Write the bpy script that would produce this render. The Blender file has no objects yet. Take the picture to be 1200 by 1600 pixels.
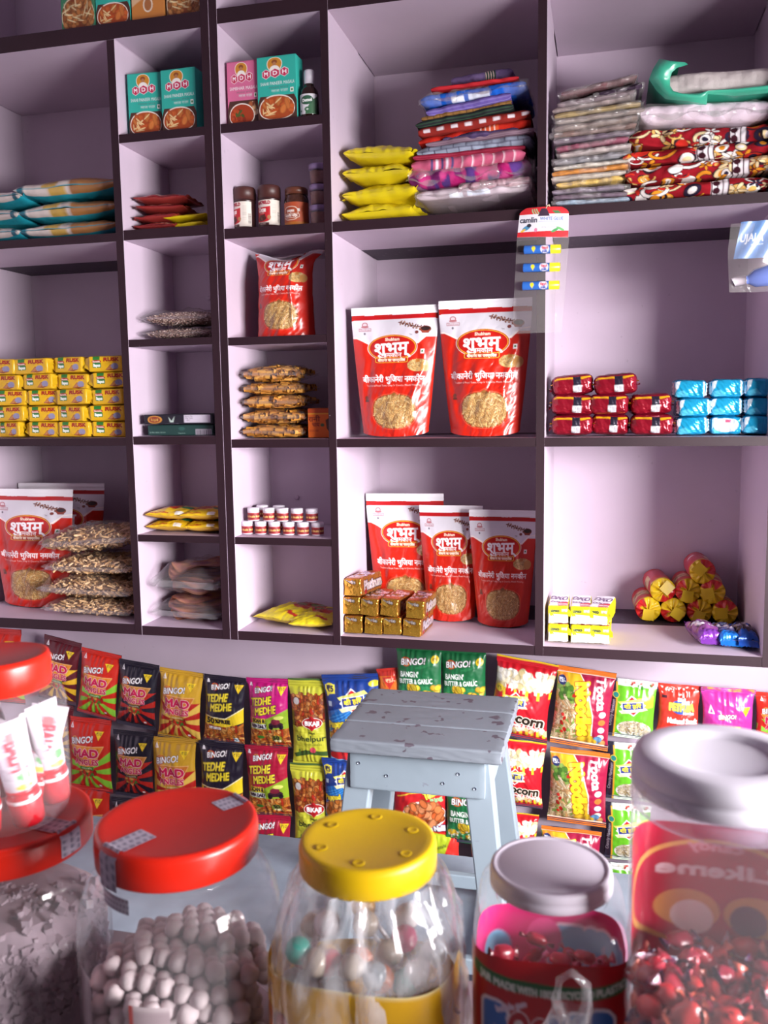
import bpy, math, random
import numpy as np
from mathutils import Vector, Matrix, Euler

# ------------------------------------------------------------------ camera, light, exposure
S = bpy.context.scene
COL = S.collection
PI = math.pi
F_PX = 1386.0
CAM = np.array([0.0, -2.0, 1.5])
YAW, PITCH, ROLL = -0.24604, -0.116743, -0.014668


def cam_axes():
    cy, sy, cp, sp, cr, sr = math.cos(YAW), math.sin(YAW), math.cos(PITCH), math.sin(PITCH), math.cos(ROLL), math.sin(ROLL)
    f = np.array([sy * cp, cy * cp, sp])
    r0 = np.array([cy, -sy, 0.0])
    u0 = np.cross(r0, f)
    return cr * r0 + sr * u0, -sr * r0 + cr * u0, f


AR, AU, AF = cam_axes()
cam_data = bpy.data.cameras.new('camera')
cam = bpy.data.objects.new('camera', cam_data)
COL.objects.link(cam)
cam.matrix_world = Matrix(((AR[0], AU[0], -AF[0], CAM[0]), (AR[1], AU[1], -AF[1], CAM[1]), (AR[2], AU[2], -AF[2], CAM[2]), (0, 0, 0, 1)))
cam_data.sensor_fit = 'VERTICAL'
cam_data.sensor_height = 36.0
cam_data.lens = 36.0 * F_PX / 1600.0
cam_data.clip_start = 0.02
cam_data.dof.use_dof = True
cam_data.dof.focus_distance = 2.1
cam_data.dof.aperture_fstop = 11.0
S.camera = cam

S.view_settings.view_transform = 'Standard'
S.view_settings.look = 'None'
S.view_settings.gamma = 1.0
S.view_settings.use_curve_mapping = False
S.view_settings.exposure = 0.17
S.cycles.transparent_max_bounces = 40
S.cycles.max_bounces = 10
S.cycles.sample_clamp_indirect = 6.0

w = bpy.data.worlds.new('daylight')
S.world = w
w.use_nodes = True
w.node_tree.nodes['Background'].inputs[0].default_value = (0.78, 0.80, 1.0, 1)
w.node_tree.nodes['Background'].inputs[1].default_value = 0.012


def area(name, loc, target, sx, sz, power, color):
    d = bpy.data.lights.new(name, 'AREA')
    d.shape = 'RECTANGLE'
    d.size, d.size_y = sx, sz
    d.energy = power
    d.color = color
    o = bpy.data.objects.new(name, d)
    o.location = loc
    o.rotation_euler = (Vector(target) - Vector(loc)).to_track_quat('-Z', 'Y').to_euler()
    COL.objects.link(o)
    return o


# daylight through the window opening in the right-hand wall, and the open shop front behind the camera
area('window_daylight', (1.95, -1.72, 1.70), (-0.2, -0.2, 1.35), 1.9, 1.1, 500.0, (1.0, 0.97, 0.98))
area('shopfront_daylight', (-0.3, -4.2, 1.3), (-0.3, 0.0, 1.4), 2.4, 1.6, 1.0, (0.93, 0.90, 1.0))


# ------------------------------------------------------------------ pixel -> place on a real plane
def ray(px, py):
    return AF + AR * ((px - 600.0) / F_PX) - AU * ((py - 800.0) / F_PX)


def at(px, py, y):
    d = ray(px, py)
    return CAM + d * ((y - CAM[1]) / d[1])


def spot(x0, y0, x1, y1, y):
    """centre x, bottom z, width and height, at depth y, of a box seen in the photograph"""
    xm, ym = (x0 + x1) / 2, (y0 + y1) / 2
    a, b, t, o = at(x0, ym, y), at(x1, ym, y), at(xm, y0, y), at(xm, y1, y)
    return (a[0] + b[0]) / 2, o[2], b[0] - a[0], t[2] - o[2]


CELLX = [(-1.70, -1.1648), (-1.1449, -.9221), (-.8811, -.6331), (-.6147, -.1516), (-.1329, .3329)]


def fit(xc, half):
    """keep something of half-width `half` clear of the uprights of its bay"""
    x0, x1 = min(CELLX, key=lambda q: abs((q[0] + q[1]) / 2 - xc) - (q[1] - q[0]) / 2)
    x0, x1 = x0 + .004, x1 - .004
    half = min(half, (x1 - x0) / 2)
    return min(max(xc, x0 + half), x1 - half), half


# ------------------------------------------------------------------ colour
def lin(c):
    if isinstance(c, str):
        c = c.lstrip('#')
        c = [int(c[i:i + 2], 16) / 255 for i in (0, 2, 4)]
    c = np.array(c[:3], dtype=float)
    return np.where(c <= 0.04045, c / 12.92, ((c + 0.055) / 1.055) ** 2.4)


MATS = {}


def new_mat(name):
    m = bpy.data.materials.new(name)
    m.use_nodes = True
    return m, m.node_tree.nodes, m.node_tree.links, m.node_tree.nodes['Principled BSDF']


def attr_mat(name, rough, metal=0.0, bump=0.0, scale=60.0, spec=0.5, coat=0.0):
    m, n, l, b = new_mat(name)
    a = n.new('ShaderNodeAttribute')
    a.attribute_name = 'Col'
    l.new(a.outputs['Color'], b.inputs['Base Color'])
    b.inputs['Roughness'].default_value = rough
    b.inputs['Metallic'].default_value = metal
    b.inputs['Specular IOR Level'].default_value = spec
    b.inputs['Coat Weight'].default_value = coat
    b.inputs['Coat Roughness'].default_value = 0.15
    if bump:
        t = n.new('ShaderNodeTexCoord')
        z = n.new('ShaderNodeTexNoise')
        z.inputs['Scale'].default_value = scale
        z.inputs['Detail'].default_value = 3
        z.inputs['Distortion'].default_value = 0.6
        u = n.new('ShaderNodeBump')
        u.inputs['Strength'].default_value = bump
        u.inputs['Distance'].default_value = 0.004
        l.new(t.outputs['Object'], z.inputs['Vector'])
        l.new(z.outputs['Fac'], u.inputs['Height'])
        l.new(u.outputs['Normal'], b.inputs['Normal'])
    MATS[name] = m
    return m


def plain(name, col, rough=0.5, metal=0.0, spec=0.5, trans=0.0, var=0.0, scale=20.0, bump=0.0, sss=0.0):
    if name in MATS:
        return MATS[name]
    m, n, l, b = new_mat(name)
    c = lin(col)
    b.inputs['Roughness'].default_value = rough
    b.inputs['Metallic'].default_value = metal
    b.inputs['Specular IOR Level'].default_value = spec
    b.inputs['Transmission Weight'].default_value = trans
    t = n.new('ShaderNodeTexCoord')
    z = n.new('ShaderNodeTexNoise')
    z.inputs['Scale'].default_value = scale
    z.inputs['Detail'].default_value = 4
    r = n.new('ShaderNodeValToRGB')
    v = max(var, 0.02)
    r.color_ramp.elements[0].position = 0.3
    r.color_ramp.elements[1].position = 0.7
    r.color_ramp.elements[0].color = (*(c * (1 - v)), 1)
    r.color_ramp.elements[1].color = (*np.minimum(c * (1 + v), 1), 1)
    l.new(t.outputs['Object'], z.inputs['Vector'])
    l.new(z.outputs['Fac'], r.inputs['Fac'])
    l.new(r.outputs['Color'], b.inputs['Base Color'])
    if bump:
        u = n.new('ShaderNodeBump')
        u.inputs['Strength'].default_value = bump
        u.inputs['Distance'].default_value = 0.003
        l.new(z.outputs['Fac'], u.inputs['Height'])
        l.new(u.outputs['Normal'], b.inputs['Normal'])
    if sss:
        b.inputs['Subsurface Weight'].default_value = sss
        b.inputs['Subsurface Radius'].default_value = (0.01, 0.008, 0.008)
        b.inputs['Subsurface Scale'].default_value = 0.5
    MATS[name] = m
    return m


def film(name, tint=(1, 1, 1), base=0.06, milky=0.0, rough=0.12, wr=0.0, scale=30.0, edge=0.5, milk_col=(0.9, 0.88, 0.92), streak=0.0):
    """thin clear plastic: mostly see-through, mirror-like at grazing angles, optionally a little milky"""
    m, n, l, b = new_mat(name)
    n.remove(b)
    out = n['Material Output']
    tr = n.new('ShaderNodeBsdfTransparent')
    tr.inputs[0].default_value = (*tint, 1)
    gl = n.new('ShaderNodeBsdfGlossy')
    gl.inputs['Roughness'].default_value = rough
    fr = n.new('ShaderNodeLayerWeight')
    fr.inputs['Blend'].default_value = 0.5
    pw = n.new('ShaderNodeMath')
    pw.operation = 'POWER'
    pw.inputs[1].default_value = 4.0
    ad = n.new('ShaderNodeMath')
    ad.operation = 'MULTIPLY_ADD'
    ad.inputs[1].default_value = edge
    ad.inputs[2].default_value = base
    ad.use_clamp = True
    l.new(fr.outputs['Facing'], pw.inputs[0])
    l.new(pw.outputs[0], ad.inputs[0])
    mx = n.new('ShaderNodeMixShader')
    l.new(ad.outputs[0], mx.inputs[0])
    last = tr
    if milky:
        df = n.new('ShaderNodeBsdfDiffuse')
        df.inputs[0].default_value = (*milk_col, 1)
        m2 = n.new('ShaderNodeMixShader')
        m2.inputs[0].default_value = milky
        l.new(tr.outputs[0], m2.inputs[1])
        l.new(df.outputs[0], m2.inputs[2])
        last = m2
        if streak:
            tc = n.new('ShaderNodeTexCoord')
            mp = n.new('ShaderNodeMapping')
            mp.inputs['Scale'].default_value = (1, 1, .35)
            mp.inputs['Rotation'].default_value = (.25, .35, 0)
            nz = n.new('ShaderNodeTexNoise')
            nz.inputs['Scale'].default_value = 26
            nz.inputs['Detail'].default_value = 3
            nz.inputs['Distortion'].default_value = 2.0
            cr = n.new('ShaderNodeMapRange')
            cr.inputs[1].default_value, cr.inputs[2].default_value = .42, .72
            cr.inputs[3].default_value, cr.inputs[4].default_value = milky, milky + streak
            l.new(tc.outputs['Object'], mp.inputs['Vector'])
            l.new(mp.outputs[0], nz.inputs['Vector'])
            l.new(nz.outputs['Fac'], cr.inputs[0])
            l.new(cr.outputs[0], m2.inputs[0])
    l.new(last.outputs[0], mx.inputs[1])
    l.new(gl.outputs[0], mx.inputs[2])
    if wr:
        t = n.new('ShaderNodeTexCoord')
        z = n.new('ShaderNodeTexNoise')
        z.inputs['Scale'].default_value = scale
        z.inputs['Detail'].default_value = 2
        z.inputs['Distortion'].default_value = 1.2
        u = n.new('ShaderNodeBump')
        u.inputs['Strength'].default_value = wr
        u.inputs['Distance'].default_value = 0.006
        l.new(t.outputs['Object'], z.inputs['Vector'])
        l.new(z.outputs['Fac'], u.inputs['Height'])
        l.new(u.outputs['Normal'], gl.inputs['Normal'])
        l.new(u.outputs['Normal'], fr.inputs['Normal'])
    l.new(mx.outputs[0], out.inputs[0])
    MATS[name] = m
    return m


attr_mat('printed_film', 0.30, 0.0, 0.12, 45.0, 0.6)
attr_mat('printed_carton', 0.55, 0.0, 0.0)
attr_mat('metal_foil', 0.24, 0.75, 0.5, 70.0)
attr_mat('glossy_foil', 0.24, 0.3, 0.22, 26.0)
attr_mat('woven_cloth', 0.92, 0.0, 0.25, 300.0, 0.15)
attr_mat('dry_food', 0.65, 0.0, 0.0, 60, 0.3)
film('clear_film', base=0.04, milky=0.05, rough=0.16, wr=0.5, scale=35, edge=0.45)
film('garment_film', base=0.045, milky=0.11, rough=0.22, wr=0.5, scale=30, edge=0.35, milk_col=(0.85, 0.80, 0.78))
film('jar_plastic', base=0.03, milky=0.05, rough=0.06, edge=0.55)
film('wrap_plastic', base=0.06, milky=0.06, rough=0.10, wr=1.0, scale=14, edge=0.5, streak=0.42)
film('hazy_jar_plastic', base=0.04, milky=0.15, rough=0.07, edge=0.55)
film('frosted_plastic', base=0.03, milky=0.35, rough=0.25, milk_col=(0.6, 0.5, 0.66))


def paint_mat(name, col, rough, speck, speck_col, amt=0.66, scale=90.0, var=0.04):
    m, n, l, b = new_mat(name)
    t = n.new('ShaderNodeTexCoord')
    z = n.new('ShaderNodeTexNoise')
    z.inputs['Scale'].default_value = 6
    z.inputs['Detail'].default_value = 5
    r = n.new('ShaderNodeValToRGB')
    c = lin(col)
    r.color_ramp.elements[0].position, r.color_ramp.elements[1].position = 0.3, 0.75
    r.color_ramp.elements[0].color = (*(c * (1 - var)), 1)
    r.color_ramp.elements[1].color = (*np.minimum(c * (1 + var), 1), 1)
    z2 = n.new('ShaderNodeTexNoise')
    z2.inputs['Scale'].default_value = scale
    z2.inputs['Detail'].default_value = 2
    r2 = n.new('ShaderNodeValToRGB')
    r2.color_ramp.elements[0].position, r2.color_ramp.elements[1].position = amt, amt + 0.02
    mx = n.new('ShaderNodeMix')
    mx.data_type = 'RGBA'
    ml = n.new('ShaderNodeMath')
    ml.operation = 'MULTIPLY'
    ml.inputs[1].default_value = speck
    l.new(t.outputs['Object'], z.inputs['Vector'])
    l.new(t.outputs['Object'], z2.inputs['Vector'])
    l.new(z.outputs['Fac'], r.inputs['Fac'])
    l.new(z2.outputs['Fac'], r2.inputs['Fac'])
    l.new(r2.outputs['Color'], ml.inputs[0])
    l.new(ml.outputs[0], mx.inputs[0])
    l.new(r.outputs['Color'], mx.inputs[6])
    mx.inputs[7].default_value = (*lin(speck_col), 1)
    l.new(mx.outputs[2], b.inputs['Base Color'])
    b.inputs['Roughness'].default_value = rough
    u = n.new('ShaderNodeBump')
    u.inputs['Strength'].default_value = 0.08
    u.inputs['Distance'].default_value = 0.002
    l.new(z2.outputs['Fac'], u.inputs['Height'])
    l.new(u.outputs['Normal'], b.inputs['Normal'])
    MATS[name] = m
    return m


LILAC = paint_mat('lilac_paint', '#cbb9ca', 0.55, 0.25, '#a090a0', 0.74, 60)
MAROON = paint_mat('maroon_paint', '#28111b', 0.5, 0.8, '#d8c8cc', 0.765, 75, 0.15)
DARKWOOD = paint_mat('dark_back_strip', '#3a2f3c', 0.6, 0.5, '#6a5a68', 0.66, 60, 0.2)
PLYWOOD = plain('raw_board_edge', '#b09a88', 0.7, var=0.2)
STOOLP = paint_mat('grey_blue_paint', '#70767f', 0.6, 0.85, '#4a3c48', 0.635, 38, 0.10)
STOOLL = paint_mat('pale_blue_paint', '#7f8b95', 0.45, 0.6, '#6b6a78', 0.72, 40, 0.08)

# ------------------------------------------------------------------ objects
ROWS = {}


def link(name, data, parent=None, loc=None, rot=None):
    o = bpy.data.objects.new(name, data)
    COL.objects.link(o)
    if parent is not None:
        o.parent = parent
    if loc is not None:
        o.location = [float(q) for q in loc]
    if rot is not None:
        o.rotation_euler = rot
    return o


def tag(o, label, cat, group=None, kind=None):
    o['label'] = label
    o['category'] = cat
    if group:
        o['group'] = group
    if kind:
        o['kind'] = kind
    return o


def thing(name, label, cat, loc, rot=(0, 0, 0), group=None):
    return tag(link(name, None, None, loc, rot), label, cat, group)


def dup(o, loc, rot, label, scale=None):
    r = o.copy()
    COL.objects.link(r)
    r.location = [float(q) for q in loc]
    r.rotation_euler = rot
    r['label'] = label
    if scale is not None:
        r.scale = scale
    for c in list(o.children):
        k = c.copy()
        COL.objects.link(k)
        k.parent = r
        for g in list(c.children):
            q = g.copy()
            COL.objects.link(q)
            q.parent = k
    return r


class MB:
    """collects grids, boxes and tubes into ONE mesh"""

    def __init__(s):
        s.v, s.f, s.c, s.m, s.n = [], [], [], [], 0

    def add(s, verts, faces, col='#808080', mat=0):
        verts = np.asarray(verts, float).reshape(-1, 3)
        k = len(verts)
        if isinstance(col, np.ndarray) and col.ndim == 2:
            c = col
        else:
            c = np.tile(lin(col) if isinstance(col, str) else np.asarray(col, float), (k, 1))
        s.v.append(verts)
        s.c.append(c)
        s.f += [tuple(i + s.n for i in q) for q in faces]
        s.m += [mat] * len(faces)
        s.n += k
        return s

    def grid(s, P, C='#808080', mat=0, cu=False, flip=False):
        m, n = P.shape[:2]
        i = np.arange(m * n).reshape(m, n)
        if cu:
            i = np.concatenate([i, i[:, :1]], 1)
        q = np.stack([i[:-1, :-1], i[1:, :-1], i[1:, 1:], i[:-1, 1:]], -1).reshape(-1, 4)
        if flip:
            q = q[:, ::-1]
        col = C.reshape(-1, 3) if isinstance(C, np.ndarray) and C.ndim == 3 else C
        return s.add(P.reshape(-1, 3), q.tolist(), col, mat)

    def box(s, x0, x1, y0, y1, z0, z1, col='#808080', mat=0, front=None):
        v = [(x, y, z) for x in (x0, x1) for y in (y0, y1) for z in (z0, z1)]
        fs = [(0, 4, 5, 1), (0, 1, 3, 2), (4, 6, 7, 5), (2, 3, 7, 6), (1, 5, 7, 3), (0, 2, 6, 4)]
        s.add(v, fs, col, mat)
        if front is not None:
            s.m[-6] = front
        return s

    def tube(s, pts, rad, seg=8, col='#808080', mat=0, caps=True):
        pts = [Vector(p) for p in pts]
        rad = rad if hasattr(rad, '__len__') else [rad] * len(pts)
        up = Vector((0.13, 0.21, 0.97))
        R = []
        for i, p in enumerate(pts):
            d = (pts[min(i + 1, len(pts) - 1)] - pts[max(i - 1, 0)]).normalized()
            a = d.cross(up)
            a = a.normalized() if a.length > 1e-4 else Vector((1, 0, 0))
            b = a.cross(d)
            R.append([p + (a * math.cos(t) + b * math.sin(t)) * rad[i] for t in np.linspace(0, 2 * PI, seg, endpoint=False)])
        P = np.array([[list(q) for q in r] for r in R])
        b0 = s.n
        s.grid(P, col, mat, cu=True, flip=True)
        if caps:
            s.f += [tuple(b0 + i for i in range(seg)), tuple(b0 + (len(pts) - 1) * seg + i for i in reversed(range(seg)))]
            s.m += [mat, mat]
        return s

    def lathe(s, prof, seg=48, col='#808080', mat=0, sq=2.0, dent=None):
        """prof: (r, z) pairs; sq > 2 gives a rounded square"""
        t = np.linspace(0, 2 * PI, seg, endpoint=False)
        k = (np.abs(np.cos(t)) ** sq + np.abs(np.sin(t)) ** sq) ** (-1.0 / sq)
        P = np.array([[(r * kk * math.cos(a), r * kk * math.sin(a), z) for a, kk in zip(t, (k if i_sq else np.ones(seg)))] for r, z, i_sq in [(p[0], p[1], (len(p) < 3)) for p in prof]])
        return s.grid(P, col, mat, cu=True, flip=True)

    def build(s, name, mats, parent=None, loc=None, rot=None, smooth=True):
        me = bpy.data.meshes.new(name)
        V = np.concatenate(s.v)
        me.from_pydata(V.tolist(), [], s.f)
        c = np.ones((len(V), 4))
        c[:, :3] = np.concatenate(s.c)
        a = me.attributes.new('Col', 'FLOAT_COLOR', 'POINT')
        a.data.foreach_set('color', c.ravel())
        for q in (mats if isinstance(mats, (list, tuple)) else [mats]):
            me.materials.append(MATS[q] if isinstance(q, str) else q)
        if any(s.m):
            me.polygons.foreach_set('material_index', s.m)
        if smooth:
            me.polygons.foreach_set('use_smooth', [True] * len(me.polygons))
        me.update()
        return link(name, me, parent, loc, rot)


def capsule_mesh(mb, p0, p1, r, col, seg=6, bend=0.0, rng=random):
    p0, p1 = Vector(p0), Vector(p1)
    m = (p0 + p1) / 2 + Vector((rng.uniform(-1, 1), rng.uniform(-1, 1), rng.uniform(-1, 1))) * bend
    d = (p1 - p0) * 0.04
    mb.tube([p0, p0 + d, m, p1 - d, p1], [r * .5, r, r, r, r * .5], seg, col)


# ------------------------------------------------------------------ printed artwork: a small raster canvas carried by the pack's own vertices
TXT = {}


def glyphs(s):
    if s in TXT:
        return TXT[s]
    cu = bpy.data.curves.new('lettering', 'FONT')
    cu.body = s
    cu.resolution_u = 3
    o = bpy.data.objects.new('lettering', cu)
    COL.objects.link(o)
    dg = bpy.context.evaluated_depsgraph_get()
    e = o.evaluated_get(dg)
    me = e.to_mesh()
    me.calc_loop_triangles()
    v = np.array([p.co[:2] for p in me.vertices]) if len(me.vertices) else np.zeros((0, 2))
    t = np.array([q.vertices[:] for q in me.loop_triangles], int).reshape(-1, 3)
    e.to_mesh_clear()
    bpy.data.objects.remove(o)
    bpy.data.curves.remove(cu)
    TXT[s] = (v, t)
    return TXT[s]


def dilate(m, r):
    if r < 1:
        return m
    out = m.copy()
    R = int(math.ceil(r))
    for dy in range(-R, R + 1):
        for dx in range(-R, R + 1):
            if dx * dx + dy * dy <= r * r + 0.5 and (dx or dy):
                a = np.zeros_like(m)
                h, w = m.shape
                a[max(dy, 0):h + min(dy, 0), max(dx, 0):w + min(dx, 0)] = m[max(-dy, 0):h + min(-dy, 0), max(-dx, 0):w + min(-dx, 0)]
                out |= a
    return out


class Cv:
    """unit canvas: x 0..1 left to right, y 0..h/w top to bottom"""

    def __init__(s, w, h, n, bg='#ffffff', ss=3):
        s.n, s.m, s.ss = n, max(3, int(round(n * h / w))), ss
        s.k = n * ss
        s.hh = h / w
        s.a = np.tile(lin(bg), (s.m * ss, n * ss, 1))
        s.rng = random.Random(7)

    def _win(s, x0, y0, x1, y1):
        H, W = s.a.shape[:2]
        i0, i1 = max(0, int(y0 * s.k) - 1), min(H, int(y1 * s.k) + 2)
        j0, j1 = max(0, int(x0 * s.k) - 1), min(W, int(x1 * s.k) + 2)
        if i1 <= i0 or j1 <= j0:
            return None
        Y, X = np.mgrid[i0:i1, j0:j1]
        return i0, i1, j0, j1, (X + .5) / s.k, (Y + .5) / s.k

    def put(s, win, mask, col, alpha=1.0):
        i0, i1, j0, j1 = win[:4]
        c = lin(col) if isinstance(col, str) else np.asarray(col)
        r = s.a[i0:i1, j0:j1]
        r[mask] = r[mask] * (1 - alpha) + c * alpha

    def inside(s, pts, X, Y):
        p = np.asarray(pts, float)
        m = np.zeros(X.shape, bool)
        for (xa, ya), (xb, yb) in zip(p, np.roll(p, -1, 0)):
            if ya == yb:
                continue
            c = ((ya > Y) != (yb > Y)) & (X < (xb - xa) * (Y - ya) / (yb - ya) + xa)
            m ^= c
        return m

    def poly(s, pts, col, alpha=1.0):
        p = np.asarray(pts, float)
        w = s._win(p[:, 0].min(), p[:, 1].min(), p[:, 0].max(), p[:, 1].max())
        if w:
            s.put(w, s.inside(p, w[4], w[5]), col, alpha)
        return s

    def rect(s, x0, y0, x1, y1, col, alpha=1.0):
        return s.poly([(x0, y0), (x1, y0), (x1, y1), (x0, y1)], col, alpha)

    def ell(s, cx, cy, rx, ry, col, rot=0.0, alpha=1.0, p=2.0):
        R = max(rx, ry)
        w = s._win(cx - R, cy - R, cx + R, cy + R)
        if w:
            c, q = math.cos(rot), math.sin(rot)
            dx, dy = w[4] - cx, w[5] - cy
            s.put(w, np.abs((dx * c + dy * q) / rx) ** p + np.abs((dy * c - dx * q) / ry) ** p <= 1, col, alpha)
        return s

    def line(s, pts, wd, col, alpha=1.0):
        for (xa, ya), (xb, yb) in zip(pts[:-1], pts[1:]):
            L = math.hypot(xb - xa, yb - ya) or 1e-6
            nx, ny = -(yb - ya) / L * wd / 2, (xb - xa) / L * wd / 2
            s.poly([(xa + nx, ya + ny), (xb + nx, yb + ny), (xb - nx, yb - ny), (xa - nx, ya - ny)], col, alpha)
            s.ell(xb, yb, wd / 2, wd / 2, col, 0, alpha)
        return s

    def text(s, t, cx, cy, hgt, col, width=None, rot=0.0, shear=0.0, bold=0.0, out=None, ow=0.0, out2=None, ow2=0.0, arc=0.0, alpha=1.0):
        v, tri = glyphs(t)
        if not len(tri):
            return s
        lo, hi = v.min(0), v.max(0)
        sc = hgt / 0.70
        sx = sc if width is None else width / max(hi[0] - lo[0], 1e-6)
        x = (v[:, 0] - (lo[0] + hi[0]) / 2) * sx
        y = (v[:, 1] - 0.35) * sc
        x = x + y * shear
        if arc:
            y = y - arc * (x / (0.5 * sx * (hi[0] - lo[0]))) ** 2
        c, q = math.cos(rot), math.sin(rot)
        X = cx + x * c - y * q
        Y = cy - (x * q + y * c)
        pad = ow + ow2 + bold + 0.01
        w = s._win(X.min() - pad, Y.min() - pad, X.max() + pad, Y.max() + pad)
        if not w:
            return s
        i0, i1, j0, j1, GX, GY = w
        m = np.zeros(GX.shape, bool)
        for a, b, d in tri:
            xs, ys = (X[a], X[b], X[d]), (Y[a], Y[b], Y[d])
            r0, r1 = max(0, int(min(ys) * s.k) - 1 - i0), min(i1 - i0, int(max(ys) * s.k) + 2 - i0)
            k0, k1 = max(0, int(min(xs) * s.k) - 1 - j0), min(j1 - j0, int(max(xs) * s.k) + 2 - j0)
            if r1 <= r0 or k1 <= k0:
                continue
            gx, gy = GX[r0:r1, k0:k1], GY[r0:r1, k0:k1]
            e0 = (xs[1] - xs[0]) * (gy - ys[0]) - (ys[1] - ys[0]) * (gx - xs[0])
            e1 = (xs[2] - xs[1]) * (gy - ys[1]) - (ys[2] - ys[1]) * (gx - xs[1])
            e2 = (xs[0] - xs[2]) * (gy - ys[2]) - (ys[0] - ys[2]) * (gx - xs[2])
            m[r0:r1, k0:k1] |= ((e0 >= 0) & (e1 >= 0) & (e2 >= 0)) | ((e0 <= 0) & (e1 <= 0) & (e2 <= 0))
        m = dilate(m, bold * s.k)
        if out:
            mo = dilate(m, ow * s.k)
            if out2:
                s.put(w, dilate(mo, ow2 * s.k), out2)
            s.put(w, mo, out)
        s.put(w, m, col, alpha)
        return s

    def rays(s, cx, cy, n, cols, x0, y0, x1, y1, ph=0.0):
        w = s._win(x0, y0, x1, y1)
        if w:
            a = (np.arctan2(w[5] - cy, w[4] - cx) + ph) / (2 * PI) * n
            inb = (w[4] >= x0) & (w[4] <= x1) & (w[5] >= y0) & (w[5] <= y1)
            k = np.floor(a).astype(int) % len(cols)
            for i, c in enumerate(cols):
                s.put(w, inb & (k == i), c)
        return s

    def bits(s, cx, cy, rx, ry, n, l, wd, cols, p=2.0, rot=None, dark=0.45):
        """scattered pieces of food inside an ellipse (p=2) or a box (large p)"""
        rg = s.rng
        for _ in range(n):
            while True:
                a, b = rg.uniform(-1, 1), rg.uniform(-1, 1)
                if abs(a) ** p + abs(b) ** p <= 1:
                    break
            x, y = cx + a * rx, cy + b * ry
            t = rg.uniform(0, PI) if rot is None else rot + rg.uniform(-.4, .4)
            c = lin(rg.choice(cols)) * rg.uniform(0.75, 1.1)
            L, W = l * rg.uniform(.6, 1.2), wd * rg.uniform(.7, 1.2)
            s.ell(x, y, L * 1.12, W * 1.5, c * dark, t)
            s.ell(x, y, L, W, np.minimum(c, 1), t)
        return s

    def noise(s, amt, freq, seed=0):
        H, W = s.a.shape[:2]
        s.a *= (1 + amt * fnoise(np.mgrid[0:H, 0:W][1] / s.k, np.mgrid[0:H, 0:W][0] / s.k, freq, seed))[..., None]
        s.a = np.clip(s.a, 0, 1)
        return s

    def done(s):
        return s.a.reshape(s.m, s.ss, s.n, s.ss, 3).mean((1, 3))


def fnoise(x, y, f, seed=0, octs=3):
    """smooth pseudo-noise, about -1..1"""
    rg = np.random.RandomState(seed)
    out = 0
    amp = 1.0
    for o in range(octs):
        for _ in range(4):
            a = rg.uniform(0, 2 * PI)
            k = f * (2 ** o) * rg.uniform(.6, 1.3) * 2 * PI
            out = out + amp * 0.35 * np.sin(x * k * math.cos(a) + y * k * math.sin(a) + rg.uniform(0, 6.28))
        amp *= 0.5
    return out


# ------------------------------------------------------------------ generic pack shapes
def mean_col(C):
    return C.reshape(-1, 3).mean(0)


def pillow(mb, W, H, T, C, seal=(.06, .06), pinch=.05, wr=1.0, seed=0, pu=.6, pv=.5, back=None, belly=0.0, lean=0.0, curl=0.0):
    """upright pack: front towards -y, foot on z = 0"""
    m, n = C.shape[:2]
    def surf(nn, mm, sgn):
        u = np.linspace(0, 1, nn)[None, :] * np.ones((mm, 1))
        v = np.linspace(0, 1, mm)[:, None] * np.ones((1, nn))
        vi = np.clip((v - seal[0]) / (1 - seal[0] - seal[1]), 0, 1)
        pr_v = np.sin(PI * vi ** (1.0 + belly)) ** pv if belly >= 0 else np.sin(PI * vi) ** pv
        pr_v = np.nan_to_num(pr_v)
        pr_u = np.clip(1 - np.abs(2 * u - 1) ** 2.2, 0, 1) ** pu
        th = T / 2 * pr_u * pr_v
        x = (u - .5) * W * (1 - pinch * np.clip(pr_v, 0, 1))
        x = x + W * .008 * fnoise(v, u * 0, 1.2, seed + 5)
        crease = np.sin(u * 2 * PI * 7 + seed + 2 * np.sin(u * 9 + seed)) * (np.exp(-vi / .16) + np.exp(-(1 - vi) / .16)) * (vi > 0) * (vi < 1)
        w_ = wr * W * (.010 * crease * pr_u + .012 * fnoise(u, v * H / W, 2.6, seed) * np.clip(pr_u * pr_v, 0, 1))
        crimp = np.where((vi <= 0) | (vi >= 1), np.sin(v * H / W * 190) * W * .0025, 0)
        y = sgn * (th + w_ * (pr_v > .02)) + crimp + W * .012 * fnoise(u * 0.6, v, 1.0, seed + 3)
        z = (1 - v) * H
        y = y + lean * (z / H) + curl * W * (2 * u - 1) ** 2
        return np.stack([x, y, z], -1)
    mb.grid(surf(n, m, -1), C, 0)
    bc = mean_col(C) if back is None else lin(back)
    mb.grid(surf(14, 20, 1), np.tile(bc, (20, 14, 1)), 0, flip=True)
    return mb


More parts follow.
